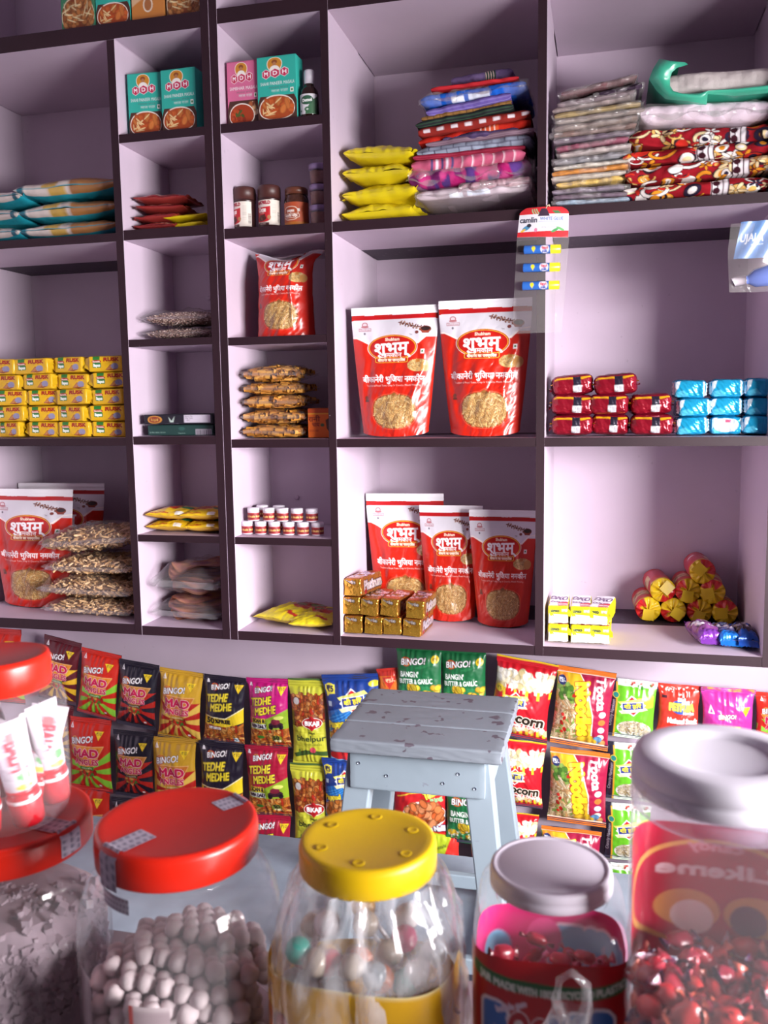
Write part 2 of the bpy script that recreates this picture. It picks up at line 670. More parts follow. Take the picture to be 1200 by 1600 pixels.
def bag(mb, W, D, T, C, Cb=None, p=2.6, wr=1.0, seed=0, pinch=.06, q=None, sag=0.0):
    """lying bag: x across, y depth (front towards -y), rests on z = 0; canvas rows run from the back (top row) to the front"""
    q = q or p
    m, n = C.shape[:2]
    def surf(nn, mm, sgn):
        s_ = np.linspace(0, 1, nn)[None, :] * np.ones((mm, 1))
        t_ = np.linspace(0, 1, mm)[:, None] * np.ones((1, nn))
        cx, cy = -np.cos(PI * s_), np.cos(PI * t_)
        th = np.clip(1 - np.abs(cx) ** p, 0, 1) ** (1 / p) * np.clip(1 - np.abs(cy) ** q, 0, 1) ** (1 / q)
        x = W / 2 * cx * (1 - pinch * (1 - np.abs(cy) ** 3))
        y = D / 2 * cy * (1 - pinch * (1 - np.abs(cx) ** 3))
        nz = fnoise(x / W * 2, y / W * 2, 1.6, seed) * th
        z = T / 2 + sgn * T / 2 * th * (1 + .10 * wr * nz) + .05 * wr * T * fnoise(x / W, y / W, 2.2, seed + 9) * (1 if sgn > 0 else .4)
        y = y + wr * .02 * T * fnoise(x / W * 3, z * 0, 2.4, seed + 2)
        z = np.maximum(z - sag * (x / (W / 2)) ** 2, .0004)
        return np.stack([x, y, z], -1)
    mb.grid(surf(n, m, 1), C, 0)
    if Cb is None:
        Cb = np.tile(mean_col(C), (18, 26, 1))
    mb.grid(surf(Cb.shape[1], Cb.shape[0], -1), Cb, 0, flip=True)
    return mb


def brick(mb, W, D, H, r, faces, col, wr=.0, seed=0, bulge=0.0, res=None):
    """soft box resting on z = 0; faces: dict of letter -> colour array (rows from top)"""
    def face(key):
        C = faces.get(key)
        base = lin(col) if isinstance(col, str) else col
        if C is None:
            C = np.tile(base, (9, 12, 1))
        m, n = C.shape[:2]
        u = (.5 - .5 * np.cos(np.linspace(0, PI, n))) * .35 + np.linspace(0, 1, n) * .65
        v = (.5 - .5 * np.cos(np.linspace(0, PI, m))) * .35 + np.linspace(0, 1, m) * .65
        U, V = np.meshgrid(u * 2 - 1, 1 - v * 2)
        o = np.ones_like(U)
        X, Y, Z = {'F': (U, -o, V), 'B': (-U, o, V), 'L': (-o, -U, V), 'R': (o, U, V), 'T': (U, V, o), 'U': (U, -V, -o)}[key]
        P = np.stack([X * W / 2, Y * D / 2, Z * H / 2], -1)
        half = np.array([W, D, H]) / 2
        inner = np.maximum(half - r, 1e-5)
        q = np.clip(P, -inner, inner)
        d = P - q
        L = np.linalg.norm(d, axis=-1, keepdims=True)
        P = q + d / np.maximum(L, 1e-9) * np.minimum(L, r)
        if bulge:
            P = P * (1 + bulge * (1 - (P[..., [0]] / half[0]) ** 2) * (1 - (P[..., [2]] / half[2]) ** 2) * np.array([0, 1, 0]) + bulge * (1 - (P[..., [0]] / half[0]) ** 2) * (1 - (P[..., [1]] / half[1]) ** 2) * np.array([0, 0, 1]))
        if wr:
            a = fnoise(P[..., 0] * 40 + P[..., 2] * 21, P[..., 1] * 40 - P[..., 2] * 33, 1.0, seed)
            nrm = P / np.linalg.norm(P, axis=-1, keepdims=True)
            P = P + nrm * (a * wr)[..., None]
        P[..., 2] += H / 2
        mb.grid(P, C, 0, flip=(key in ('F', 'B', 'L', 'R', 'T', 'U')) and False)
    for k in 'FBLRTU':
        face(k)
    return mb


def fin(mb, pts, n=10, amp=.002, col='#cccccc', axis=1, seed=0, waves=6):
    """thin crimped strip between two edges pts = (a0, a1, b0, b1)"""
    a0, a1, b0, b1 = [np.array(p, float) for p in pts]
    t = np.linspace(0, 1, n)[None, :, None]
    s_ = np.linspace(0, 1, 5)[:, None, None]
    A = a0 + (a1 - a0) * t
    B = b0 + (b1 - b0) * t
    P = A + (B - A) * s_
    P[..., axis] += amp * np.sin(t[..., 0] * waves * 2 * PI + seed) * s_[..., 0]
    mb.grid(P, col)
    Q = P.copy()
    Q[..., axis] += 0.0006
    mb.grid(Q, col, 0, flip=True)
    return mb


def disc_patch(mb, r, z0, z1, a0, a1, C, off=.0006, sq=2.0):
    """printed label wrapped on a round (or rounded-square) body; angles in radians, -pi/2 faces the camera side"""
    m, n = C.shape[:2]
    t = np.linspace(a0, a1, n)
    k = (np.abs(np.cos(t)) ** sq + np.abs(np.sin(t)) ** sq) ** (-1.0 / sq)
    z = np.linspace(z1, z0, m)
    rr = np.array([r(q) if callable(r) else r for q in z]) + off
    P = np.stack([rr[:, None] * (k * np.cos(t))[None], rr[:, None] * (k * np.sin(t))[None], z[:, None] * np.ones((1, n))], -1)
    mb.grid(P, C, 0)
    return mb


def lid_profile(r, h, rim=.004):
    return [(0.0005, h), (r - rim * 2.2, h), (r - rim, h + rim * .35), (r - rim * .3, h + rim * .1), (r, h - rim), (r, h * .5), (r, rim * .4), (r - rim * .3, 0), (r - rim * 1.5, 0), (r - rim * 1.5, h * .6), (.0005, h * .6)]

# ------------------------------------------------------------------ the room
def struct(name, mb, mat):
    o = mb.build(name, mat, smooth=False)
    o['kind'] = 'structure'
    return o


struct('floor', MB().box(-2.45, 1.35, -5.2, .5, -.1, 0), plain('stone_floor', '#8d8288', .5, var=.12, scale=8))
struct('wall_back', MB().box(-2.45, 1.35, .44, .54, 0, 2.95), LILAC)
struct('wall_left', MB().box(-2.45, -2.35, -3.0, .44, 0, 2.95), LILAC)
struct('ceiling', MB().box(-2.45, 1.35, -3.0, .54, 2.95, 3.05), plain('ceiling_paint', '#b9aebc', .8, var=.05))
wr_ = MB()
wr_.box(1.25, 1.35, -3.0, -2.10, 0, 2.95).box(1.25, 1.35, -.75, .54, 0, 2.95).box(1.25, 1.35, -2.10, -.75, 0, .90).box(1.25, 1.35, -2.10, -.75, 1.78, 2.95)
struct('wall_right', wr_, LILAC)
wf = MB()
wf.box(1.26, 1.33, -2.10, -2.07, .90, 1.78).box(1.26, 1.33, -.78, -.75, .90, 1.78).box(1.26, 1.33, -2.10, -.75, .90, .93).box(1.26, 1.33, -2.10, -.75, 1.75, 1.78)
struct('window_1', wf, MAROON)

# ------------------------------------------------------------------ the built-in shelving
ZB = 1.5
D1, D2 = .25, .42
CX = {0: (-1.70, -1.1648), 1: (-1.1449, -.9221), 2: (-.8811, -.6331), 3: (-.6147, -.1516), 4: (-.1329, .3329)}
ZBOT, ZTOP, ZMAX = .9325, 2.4145, 2.86
BOARDS = {
    0: [(.8773, .9145), (.4125, .4325), (-.0845, -.0644), (-.5675, -.5408)],
    1: [(.8787, .9145), (.6401, .6599), (.4135, .437), (.1578, .1755), (-.0819, -.0618), (-.3261, -.3085), (-.5675, -.544)],
    2: [(.8817, .9145), (.6404, .6608), (.4012, .4242), (.1537, .1721), (-.0905, -.0706), (-.3266, -.3089), (-.5675, -.5448)],
    3: [(.8817, .9145), (.4012, .4242), (-.0905, -.0706), (-.5675, -.5448)],
    4: [(.8817, .9145), (.4040, .4250), (-.0905, -.0706), (-.5675, -.5448)],
}
SHELF = {c: [ZB + b[1] + .0008 for b in bs] for c, bs in BOARDS.items()}     # board tops, from the top down


def cabinet(label, cols, xl, xr):
    root = thing('shelving_cabinet', label, 'shelving', ((xl + xr) / 2, 0, ZBOT))
    mats = [LILAC, MAROON, DARKWOOD]
    ox, oz = (xl + xr) / 2, ZBOT

    def part(name, x0, x1, y0, y1, z0, z1, mat=0, front=1):
        b = MB().box(x0 - ox, x1 - ox, y0, y1, z0 - oz, z1 - oz, mat=mat, front=front)
        return b.build(name, mats, root, smooth=False)
    # uprights
    ups = []
    for i, c in enumerate(cols):
        if i == 0:
            ups.append((xl, CX[c][0], 'side_panel', ZMAX, c))
        if i + 1 < len(cols):
            ups.append((CX[c][1], CX[cols[i + 1]][0], 'divider', ZB + .8765 if c == 0 else ZMAX, None))
        else:
            ups.append((CX[c][1], xr, 'side_panel', ZMAX, c))
    for x0, x1, nm, zt, _ in ups:
        part(nm, x0, x1, 0, D1, ZBOT, zt)
        part('rear_upright', x0 + .003, x1 - .003, D1 + .0005, D2, ZBOT, zt, front=None)
    for c in cols:
        x0, x1 = CX[c]
        small = c in (1, 2)
        for k, (a, b) in enumerate(BOARDS[c]):
            part('shelf', x0, CX[1][0] if (c == 0 and k == 0) else x1, .001, D1, ZB + a, ZB + b)
            if not small:
                part('rear_shelf_strip', x0, x1, D1 + .0005, D2, ZB + a + .001, ZB + b - .001, mat=(2 if k else 0), front=None)
        yb = D1 if small else D2
        part('back_panel', x0 - .004, x1 + .004, yb + .0006, yb + .012, ZBOT, ZMAX, front=None)
    return root


cabinet('left shelving unit of lilac pigeonholes with dark maroon board edges', [0, 1], -1.72, -.9020)
cabinet('right shelving unit with two wide lilac bays and one narrow column', [2, 3, 4], -.8998, .353)

# cable clips: the round marks on the back boards
for (px, py, c, yy, lb) in ((464, 777, 2, D1, 'small round painted-over peg on the back board above white-lidded pots'), (326, 466, 1, D1, 'small round painted-over peg above the seed bags')):
    p = at(px, py, yy)
    o = MB().lathe([(.0005, .004), (.004, .004), (.0065, .0025), (.0068, 0)], 20).build('wall_peg', LILAC, None, (p[0], yy - .0005, p[2]), (PI / 2, 0, 0))
    tag(o, lb, 'peg')

# ------------------------------------------------------------------ artwork of the packs
def emblem(c, cx, cy, s, rot=.12):
    q = lambda x, y: (cx + s * (x * math.cos(rot) + y * math.sin(rot)), cy + s * (y * math.cos(rot) - x * math.sin(rot)))
    c.poly([q(0, -.72), q(.85, 0), q(0, .72), q(-.85, 0)], '#f4f2f6')
    c.poly([q(0, -.62), q(.74, 0), q(0, .62), q(-.74, 0)], '#c8202c')
    c.poly([q(-.95, -.34), q(.78, -.50), q(.95, -.28), q(-.8, -.16)], '#f2ee7a')
    c.poly([q(-.95, .28), q(.8, .16), q(.95, .36), q(-.78, .50)], '#f6f2c0')
    c.poly([q(-.72, -.27), q(.72, -.27), q(.72, .27), q(-.72, .27)], '#f4f2f6')
    c.poly([q(-.66, -.22), q(.66, -.22), q(.66, .22), q(-.66, .22)], '#2b3a8e')
    c.text('शी हिर', cx, cy, .26 * s, '#f6e23a', width=1.1 * s, rot=rot, bold=.02 * s)
    return c


def price(c, x, y, r, t, bg='#f2cf2a', fg='#2a2230', tri=False):
    if tri:
        c.poly([(x - r, y - r * .8), (x + r, y - r * .8), (x + r * .05, y + r)], bg)
        c.text(t, x, y - r * .3, r * .62, fg, width=r * 1.15, bold=.002)
    else:
        c.ell(x, y, r, r, bg)
        c.text(t, x, y, r * .8, fg, width=r * 1.1, bold=.003)


def bingo(c, cx, cy, s, rot=.16):
    c.ell(cx - s * .62, cy + s * .06, s * .42, s * .36, '#c8202c')
    c.ell(cx - s * .62, cy + s * .06, s * .36, s * .30, '#e8c24a')
    c.ell(cx - s * .62, cy + s * .06, s * .31, s * .26, '#b81c28')
    c.text('BINGO!', cx, cy, s * .46, '#f8f6f8', width=s * 2.0, rot=rot, shear=.15, bold=.006, out='#3a1418', ow=.009)


ORN = ['#c9772e', '#d98a3c', '#b5622a', '#e2a55a']
SEV = ['#d9b070', '#cfa062', '#e3c088', '#b98650', '#c79a5e']


def art_mad(h, top, raya, rayb, chip='#e08a2c', sub='#3f8a34', n=96):
    c = Cv(1, h, n, top)
    c.rays(.52, .98 * h / 1.45, 22, [raya, rayb], 0, .62 * h / 1.45, 1, h * .93, .1)
    g = h / 1.45
    for k in range(9):
        c.poly([(.02 + .0 * k, (.98 + .05 * k) * g), (.12, (.72 + .02 * k) * g), (.05, .6 * g)], top)
    c.poly([(0, .2), (1, .2), (1, .60 * g), (.80, .56 * g), (.18, .56 * g), (0, .66 * g)], top)
    c.poly([(.10, .50 * g), (.90, .50 * g), (.53, 1.16 * g)], '#e9b070')
    c.poly([(.12, .515 * g), (.88, .515 * g), (.53, 1.13 * g)], chip)
    c.bits(.5, .62 * g, .30, .08 * g, 26, .03, .015, ['#c4682a', '#e8a860', '#d0782e'], 6, dark=.8)
    c.ell(.52, 1.00 * g, .20, .09 * g, '#c22a1e')
    c.bits(.52, 1.0 * g, .19, .08 * g, 22, .05, .02, ['#d6392a', '#b81e1a', '#e0a04a', '#5a8a34'])
    bingo(c, .40, .40 * g, .26)
    c.text('MAD', .50, .635 * g, .155 * g, '#c81a50', width=.56, bold=.014, out='#f6e8ee', ow=.007)
    c.text('ANGLES', .50, .81 * g, .105 * g, '#c81a50', width=.56, bold=.010, out='#f6e8ee', ow=.006)
    c.rect(.36, .895 * g, .68, .955 * g, sub)
    c.text('masala', .52, .925 * g, .035, '#e8e2c0', width=.24)
    price(c, .78, .30 * g, .10, '₹10', tri=True)
    c.poly([(.10, .20 * g), (.14, .10 * g), (.18, .20 * g)], '#f2eef2')
    c.poly([(.125, .19 * g), (.14, .14 * g), (.155, .19 * g)], top)
    c.rect(.74, 1.27 * g, .80, 1.31 * g, '#f2f0f0')
    return c.noise(.05, 1.5, 3).done()


def art_tedhe(h, top, pink=False, n=98):
    c = Cv(1, h, n, top)
    g = h / 1.45
    c.rect(0, 1.02 * g, 1, h, '#6a2a16')
    c.bits(.5, 1.20 * g, .52, .20 * g, 150, .085, .02, ORN + ['#b8341e'], 8)
    if not pink:
        c.poly([(0, .86 * g), (.6, .88 * g), (1, .66 * g), (1, .96 * g), (.6, 1.06 * g), (0, 1.03 * g)], '#f0d22a')
        c.poly([(0, .84 * g), (.6, .86 * g), (1, .64 * g), (1, .66 * g), (.6, .885 * g), (0, .865 * g)], '#f6f0c0')
        c.text('50', .20, .945 * g, .12 * g, '#241c26', width=.20, bold=.012)
        c.text('%FREE', .52, .945 * g, .085 * g, '#241c26', width=.38, bold=.010)
        c.rect(.16, 1.08 * g, .48, 1.13 * g, '#e9e2e2')
        c.text('masala tadka', .32, 1.105 * g, .03, '#40303a', width=.28)
        c.rect(.74, 1.30 * g, .86, 1.40 * g, '#e8f2f6')
        c.ell(.80, 1.35 * g, .03, .03, '#2c7a8a')
    else:
        c.poly([(0, .94 * g), (.5, .80 * g), (1, .62 * g), (1, 1.02 * g), (0, 1.04 * g)], '#8fae2a')
        c.rect(.10, .80 * g, .46, .90 * g, '#e8c838')
        c.text('SCAN &', .28, .85 * g, .075 * g, '#2a2228', width=.32, bold=.008)
        c.rect(.06, .92 * g, .48, 1.02 * g, '#f0eef0')
        c.text('WIN DAILY', .28, .97 * g, .075 * g, '#2a2038', width=.40, bold=.008)
        c.ell(.72, .93 * g, .17, .065 * g, '#3a1c2a')
        c.ell(.72, .86 * g, .11, .06 * g, '#7a2438')
        for k in (.6, .84):
            c.ell(k, .98 * g, .055, .055, '#1c1620')
        c.ell(.80, .78 * g, .11, .04 * g, '#d8e070')
        c.ell(.70, 1.23 * g, .12, .075 * g, '#7f8a2a')
        c.text('50', .69, 1.21 * g, .075 * g, '#241c26', width=.14, bold=.008)
        c.text('FREE', .71, 1.285 * g, .04 * g, '#f0e8c0', width=.15, bold=.004)
        c.ell(.30, 1.21 * g, .09, .035 * g, '#3e7a2c')
    bingo(c, .42, .22 * g, .22)
    for t, x, y in (('TEDHE', .36, .45 * g), ('MEDHE', .47, .635 * g)):
        c.text(t, x, y, .15 * g, '#f2dd38', width=.54, rot=.13, shear=.18, bold=.009, out='#3a2030' if pink else '#6a5a18', ow=.014)
    price(c, .86, .24 * g, .11, '₹10', tri=True)
    c.poly([(.07, .16 * g), (.11, .06 * g), (.15, .16 * g)], '#efeaf0')
    return c.noise(.05, 1.5, 5).done()


def art_bhel(h, n=94):
    c = Cv(1, h, n, '#c3c23a')
    g = h / 1.85
    c.rect(0, .34 * g, 1, 1.0 * g, '#7a3a18')
    c.bits(.5, .64 * g, .5, .33 * g, 170, .07, .035, ['#a5521f', '#c06a2c', '#8a3a18', '#d18a48', '#b8341e'], 8)
    c.poly([(0, 1.0 * g), (.25, 1.1 * g), (.42, .93 * g), (.62, .88 * g), (.8, .95 * g), (1, .92 * g), (1, h), (0, h)], '#c3c23a')
    c.poly([(.05, 1.62 * g), (.4, 1.52 * g), (1, 1.56 * g), (1, 1.66 * g), (.5, 1.62 * g), (.1, 1.70 * g)], '#3f5a2a')
    c.ell(.64, .93 * g, .29, .125 * g, '#ece6d8')
    c.ell(.64, .93 * g, .275, .112 * g, '#b01c24')
    c.poly([(.55, .83 * g), (.64, .76 * g), (.73, .83 * g)], '#b01c24')
    c.poly([(.55, 1.03 * g), (.64, 1.09 * g), (.73, 1.03 * g)], '#b01c24')
    c.text('BIKAJI', .64, .93 * g, .085 * g, '#f4f0f0', width=.40, bold=.012)
    c.text('jhatpat', .62, 1.13 * g, .05 * g, '#4a5a20', width=.20, bold=.004)
    c.text('bhelpuri', .60, 1.26 * g, .115 * g, '#3c4a26', width=.86, bold=.010)
    c.text('चटपटा नमकीन', .62, 1.40 * g, .05 * g, '#4a5a20', width=.52, bold=.003)
    c.ell(.20, .47 * g, .09, .09, '#d8d6d2')
    c.ell(.62, 1.52 * g, .085, .065 * g, '#c8465a')
    c.ell(.22, 1.55 * g, .03, .045 * g, '#5a7a2a')
    c.rect(0, 0, 1, .045 * g, '#4a6a3a')
    return c.noise(.05, 1.5, 6).done()


def art_pappad(h, n=104):
    c = Cv(1, h, n, '#1f3f8e')
    g = h / 1.55
    c.poly([(0, .6 * g), (.4, .5 * g), (1, .25 * g), (1, 1.1 * g), (0, 1.2 * g)], '#2472c4')
    for k in range(4):
        c.line([(0, (.72 + .06 * k) * g), (.35, (.60 + .05 * k) * g), (.75, (.38 + .05 * k) * g)], .012, '#5aa4e0')
    c.rect(0, 1.33 * g, 1, h, '#8fbfe2')
    c.ell(.34, 1.06 * g, .34, .24 * g, '#e8e4ea')
    c.ell(.34, 1.06 * g, .30, .21 * g, '#9a4a20')
    c.bits(.34, 1.05 * g, .28, .19 * g, 60, .075, .05, ['#d07a34', '#c06426', '#e09a58'], 2)
    c.ell(.22, 1.33 * g, .22, .08 * g, '#c8282c')
    c.ell(.42, 1.37 * g, .20, .07 * g, '#d8383a')
    c.text('Pappad', .22, .78 * g, .10 * g, '#f0dc3a', width=.40, rot=.14, bold=.012, out='#1c2a60', ow=.010)
    emblem(c, .55, .42 * g, .30)
    c.poly([(.04, .16 * g), (.22, .16 * g), (.22, .30 * g), (.12, .30 * g), (.06, .35 * g)], '#f0e24a')
    c.ell(.13, .22 * g, .095, .09, '#f0e24a')
    c.text('₹5', .13, .22 * g, .09 * g, '#2a2c50', width=.12, bold=.008)
    c.rect(.06, .42 * g, .13, .50 * g, '#c8dcec')
    c.ell(.93, .16 * g, .10, .05 * g, '#d8c838')
    return c.noise(.05, 1.5, 8).done()


def art_green(h, n=96):
    c = Cv(1, h, n, '#1d6b3e')
    g = h / 1.35
    c.poly([(0, .92 * g), (.3, .80 * g), (1, .88 * g), (1, 1.2 * g), (0, 1.25 * g)], '#2f8450')
    for k in range(5):
        c.line([(.45 + .03 * k, .46 * g), (.8 + .05 * k, .30 * g)], .012, '#2f8450')
    c.bits(.62, 1.02 * g, .34, .20 * g, 20, .085, .05, ['#e8c83a', '#f0d65a', '#d4a82a'], 4)
    c.ell(.16, 1.08 * g, .12, .075 * g, '#e8c23a')
    c.bits(.5, 1.12 * g, .45, .12 * g, 30, .03, .012, ['#e8e8d8', '#a8c48a'], 4, dark=.8)
    bingo(c, .40, .32 * g, .27, .10)
    c.text("BANGIN'", .32, .60 * g, .115 * g, '#eef4ee', width=.42, rot=.06, bold=.006)
    c.text('BUTTER & GARLIC', .46, .745 * g, .105 * g, '#eef4ee', width=.74, rot=.06, bold=.004)
    price(c, .87, .26 * g, .085, '₹5')
    return c.noise(.06, 1.5, 9).done()


def art_popcorn(h, n=110):
    c = Cv(1, h, n, '#c81c2a')
    g = h / 1.45
    c.bits(.5, .36 * g, .50, .15 * g, 120, .055, .045, ['#f0e2b4', '#f8f0d8', '#e4cf98', '#fdf8ea'], 3, dark=.72)
    c.bits(.12, .33 * g, .14, .09 * g, 30, .05, .04, ['#f0e2b4', '#f8f0d8', '#fdf8ea'], 3, dark=.75)
    for k in range(11):
        c.poly([(-.05 + k * .1, .50 * g), (k * .1, .50 * g), (.03 + k * .1, .86 * g), (-.02 + k * .1, .86 * g)], '#f0cf2c' if k % 2 == 0 else '#c81c2a')
    c.poly([(.18, .72 * g), (1, .62 * g), (1, 1.22 * g), (0, 1.22 * g), (0, .80 * g)], '#cc1e2c')
    for k in range(12):
        c.rect(-.03 + k * .095, 1.22 * g, .02 + k * .095, 1.36 * g, '#f0cf2c')
    c.rect(0, 0, 1, .03 * g, '#f0cf2c')
    c.bits(.5, 1.24 * g, .5, .04 * g, 16, .05, .03, ['#f8f0d8', '#e8d090'], 6, dark=.8)
    emblem(c, .40, .72 * g, .25, .02)
    c.text('Popcorn', .50, 1.00 * g, .18 * g, '#2c2018', width=.86, rot=-.12, bold=.012, out='#f2ead8', ow=.016)
    c.text('Crunchy & Crispy', .58, 1.15 * g, .055 * g, '#f6f0e8', width=.58, rot=-.12, bold=.006)
    price(c, .09, .54 * g, .07, '₹5', '#f0d42c')
    return c.noise(.05, 1.5, 10).done()


def art_noodles(h, n=118):
    c = Cv(1, h, n, '#a41c44')
    g = h / 1.32
    c.poly([(0, 0), (.32, 0), (.55, .25 * g), (.70, .7 * g), (.72, 1.3 * g), (0, 1.3 * g)], '#f2ece2')
    c.poly([(0, 0), (.30, 0), (.53, .25 * g), (.68, .7 * g), (.70, 1.3 * g), (0, 1.3 * g)], '#e2b92c')
    c.poly([(.05, .1 * g), (.3, .3 * g), (.42, .8 * g), (.45, 1.28 * g), (0, 1.28 * g), (0, .1)], '#7fa04a')
    c.bits(.22, .78 * g, .24, .46 * g, 210, .085, .012, ['#e8cfa4', '#f0dcb8', '#d8b884', '#c99a66'], 4)
    c.bits(.22, .42 * g, .15, .14 * g, 16, .05, .035, ['#5c8f34', '#7aac44', '#4a7a2c'], 2, dark=.7)
    c.bits(.25, .7 * g, .2, .4 * g, 9, .035, .02, ['#d0342c', '#c82820'], 3, dark=.7)
    c.poly([(.02, .07 * g), (.18, .07 * g), (.22, .22 * g), (.02, .30 * g)], '#e8902c')
    c.ell(.10, .22 * g, .075, .08, '#26336e')
    c.text('₹5/-', .10, .22 * g, .065 * g, '#e8ecf4', width=.11, bold=.004)
    c.text('Noodles', .52, .64 * g, .24 * g, '#f4e02e', width=.86 * g, rot=-1.43, bold=.018, out='#a8301c', ow=.012)
    c.text('Toota', .80, .36 * g, .15 * g, '#f8f0f4', width=.50 * g, rot=-1.43, shear=.2, bold=.008)
    for k in range(5):
        c.ell(.86, (.68 + .13 * k) * g, .06, .05 * g, ['#f0f0f4', '#e87a3a', '#c8d0f0', '#f4e8d0', '#e8a04a'][k])
    c.bits(.78, 1.15 * g, .18, .06 * g, 12, .06, .04, ['#e2b92c', '#6aa0d0', '#d8a060'], 3, dark=.8)
    for y0, y1 in ((0, .09 * g), (1.23 * g, h)):
        c.rect(0, y0, 1, y1, '#e2772a')
    c.rect(0, .085 * g, 1, .10 * g, '#f4ece4')
    c.rect(0, 1.22 * g, 1, 1.232 * g, '#f4ece4')
    return c.noise(.05, 1.5, 11).done()


def art_sev(h, n=102):
    c = Cv(1, h, n, '#6cc22a')
    g = h / 1.35
    c.rect(0, 0, 1, .15 * g, '#eef2ee')
    c.bits(.62, .10 * g, .3, .05 * g, 18, .04, .03, ['#c8342a', '#4a9a34', '#e8f0e0'], 4, dark=.8)
    c.rect(0, 0, .15, h, '#2c2838')
    c.text('Crunchy Namkeen', .08, .78 * g, .07, '#c8c4d0', width=.62 * g, rot=1.5, bold=.003)
    c.rect(.15, 0, .185, h, '#d8a02c')
    c.ell(.15, .36 * g, .075, .075, '#e8c83a')
    c.ell(.15, .36 * g, .06, .06, '#2c8a84')
    c.poly([(.5, .40 * g), (.95, .30 * g), (.95, .56 * g), (.5, .66 * g)], '#e8e23a')
    emblem(c, .52, .56 * g, .33, .17)
    c.ell(.58, 1.10 * g, .36, .20 * g, '#e8e4dc')
    c.bits(.58, 1.08 * g, .32, .16 * g, 130, .05, .011, ['#d8c8a4', '#e8dcc0', '#b8a27a'], 2)
    c.rect(.185, 1.26 * g, 1, h, '#d4e4d0')
    return c.noise(.05, 1.5, 12).done()


def art_petpuja(h, n=96):
    c = Cv(1, h, n, '#d83a2c')
    c.bits(.5, .14, .45, .09, 26, .022, .012, ['#f4d8d0', '#f8f0ee'], 5, dark=.9)
    c.ell(.55, .52, .25, .17, '#4a66c0')
    c.text('PETPUJA', .57, .52, .17, '#ecd65a', width=.60, bold=.018, out='#6a7a38', ow=.010)
    c.text('Bikaji', .56, .34, .08, '#f6f0f0', width=.18, bold=.010)
    c.text('Noodles', .74, .66, .06, '#eef0fa', width=.26, bold=.008)
    c.text('National Snack', .60, .86, .13, '#f8f2f2', width=.72, bold=.014)
    c.rect(.08, .26, .20, .33, '#4a2430')
    return c.noise(.05, 1.5, 13).done()


def art_pinktedhe(h, n=96):
    c = Cv(1, h, n, '#cc3a9c')
    c.bits(.5, .03, .5, .02, 14, .04, .02, ['#e07a9a', '#e8a85a', '#d8506a'], 6, dark=.9)
    c.poly([(.10, .50), (.16, .32), (.23, .50)], '#f4eef4')
    c.poly([(.135, .48), (.165, .40), (.195, .48)], '#cc3a9c')
    bingo(c, .48, .54, .17, .08)
    c.text('TEDHE', .52, .80, .13, '#f4e85a', width=.44, bold=.018, out='#7a3a6a', ow=.01)
    price(c, .84, .42, .10, '₹10', tri=True)
    return c.noise(.05, 1.5, 14).done()


def art_tomato(h, n=104):
    c = Cv(1, h, n, '#c8242a')
    c.ell(.42, .0, .52, .42, '#e8c83a')
    c.ell(.42, -.02, .47, .39, '#4a9a34')
    emblem(c, .44, .12, .27, -.02)
    c.line([(.1, .55), (.35, .46), (.8, .40), (1, .36)], .02, '#e8c83a')
    c.text('Tomato', .78, .42, .13, '#f0dc4a', width=.36, rot=.42, bold=.014, out='#7a1418', ow=.010)
    c.text('Ring', .84, .55, .08, '#8fc08a', width=.2, rot=.3, bold=.008)
    c.ell(.60, .86, .40, .27, '#e8e2e0')
    c.ell(.60, .86, .36, .23, '#8a3a1c')
    c.bits(.60, .84, .33, .21, 60, .085, .055, ['#e07a44', '#d0602e', '#ec9a68'], 2)
    c.text('Aalu Nalli', .76, 1.12, .10, '#f0f0f8', width=.42, rot=.1, bold=.010, out='#26336e', ow=.012)
    c.rect(0, 1.22, 1, h, '#e0802c')
    return c.noise(.05, 1.5, 15).done()


def art_lowred(h, n=40):
    c = Cv(1, h, n, '#d8342c')
    c.poly([(.05, 0), (.75, .1), (.55, .62), (.1, .75)], '#b8cc2e')
    c.text('masala', .40, .40, .10, '#6a7a20', width=.4, rot=.3, bold=.01)
    return c.done()


def art_lowpop(h, n=40):
    c = Cv(1, h, n, '#c8302a')
    for k in range(6):
        c.rect(k * .18, 0, k * .18 + .09, .42, '#e8b82c')
        c.rect(k * .18, 1.1, k * .18 + .09, h, '#e8b82c')
    c.text('Popcorn', .62, .68, .32, '#2c2018', width=1.2, bold=.02, out='#e8b86a', ow=.012)
    return c.done()


def art_orangebit(h, n=40):
    c = Cv(1, h, n, '#d8702a')
    c.rect(0, 0, 1, .30, '#b8322a')
    c.poly([(.2, .35), (.95, .3), (.5, .85)], '#c8382c')
    c.text('₹5/-', .58, .48, .14, '#f0c8a0', width=.4, bold=.01)
    return c.done()


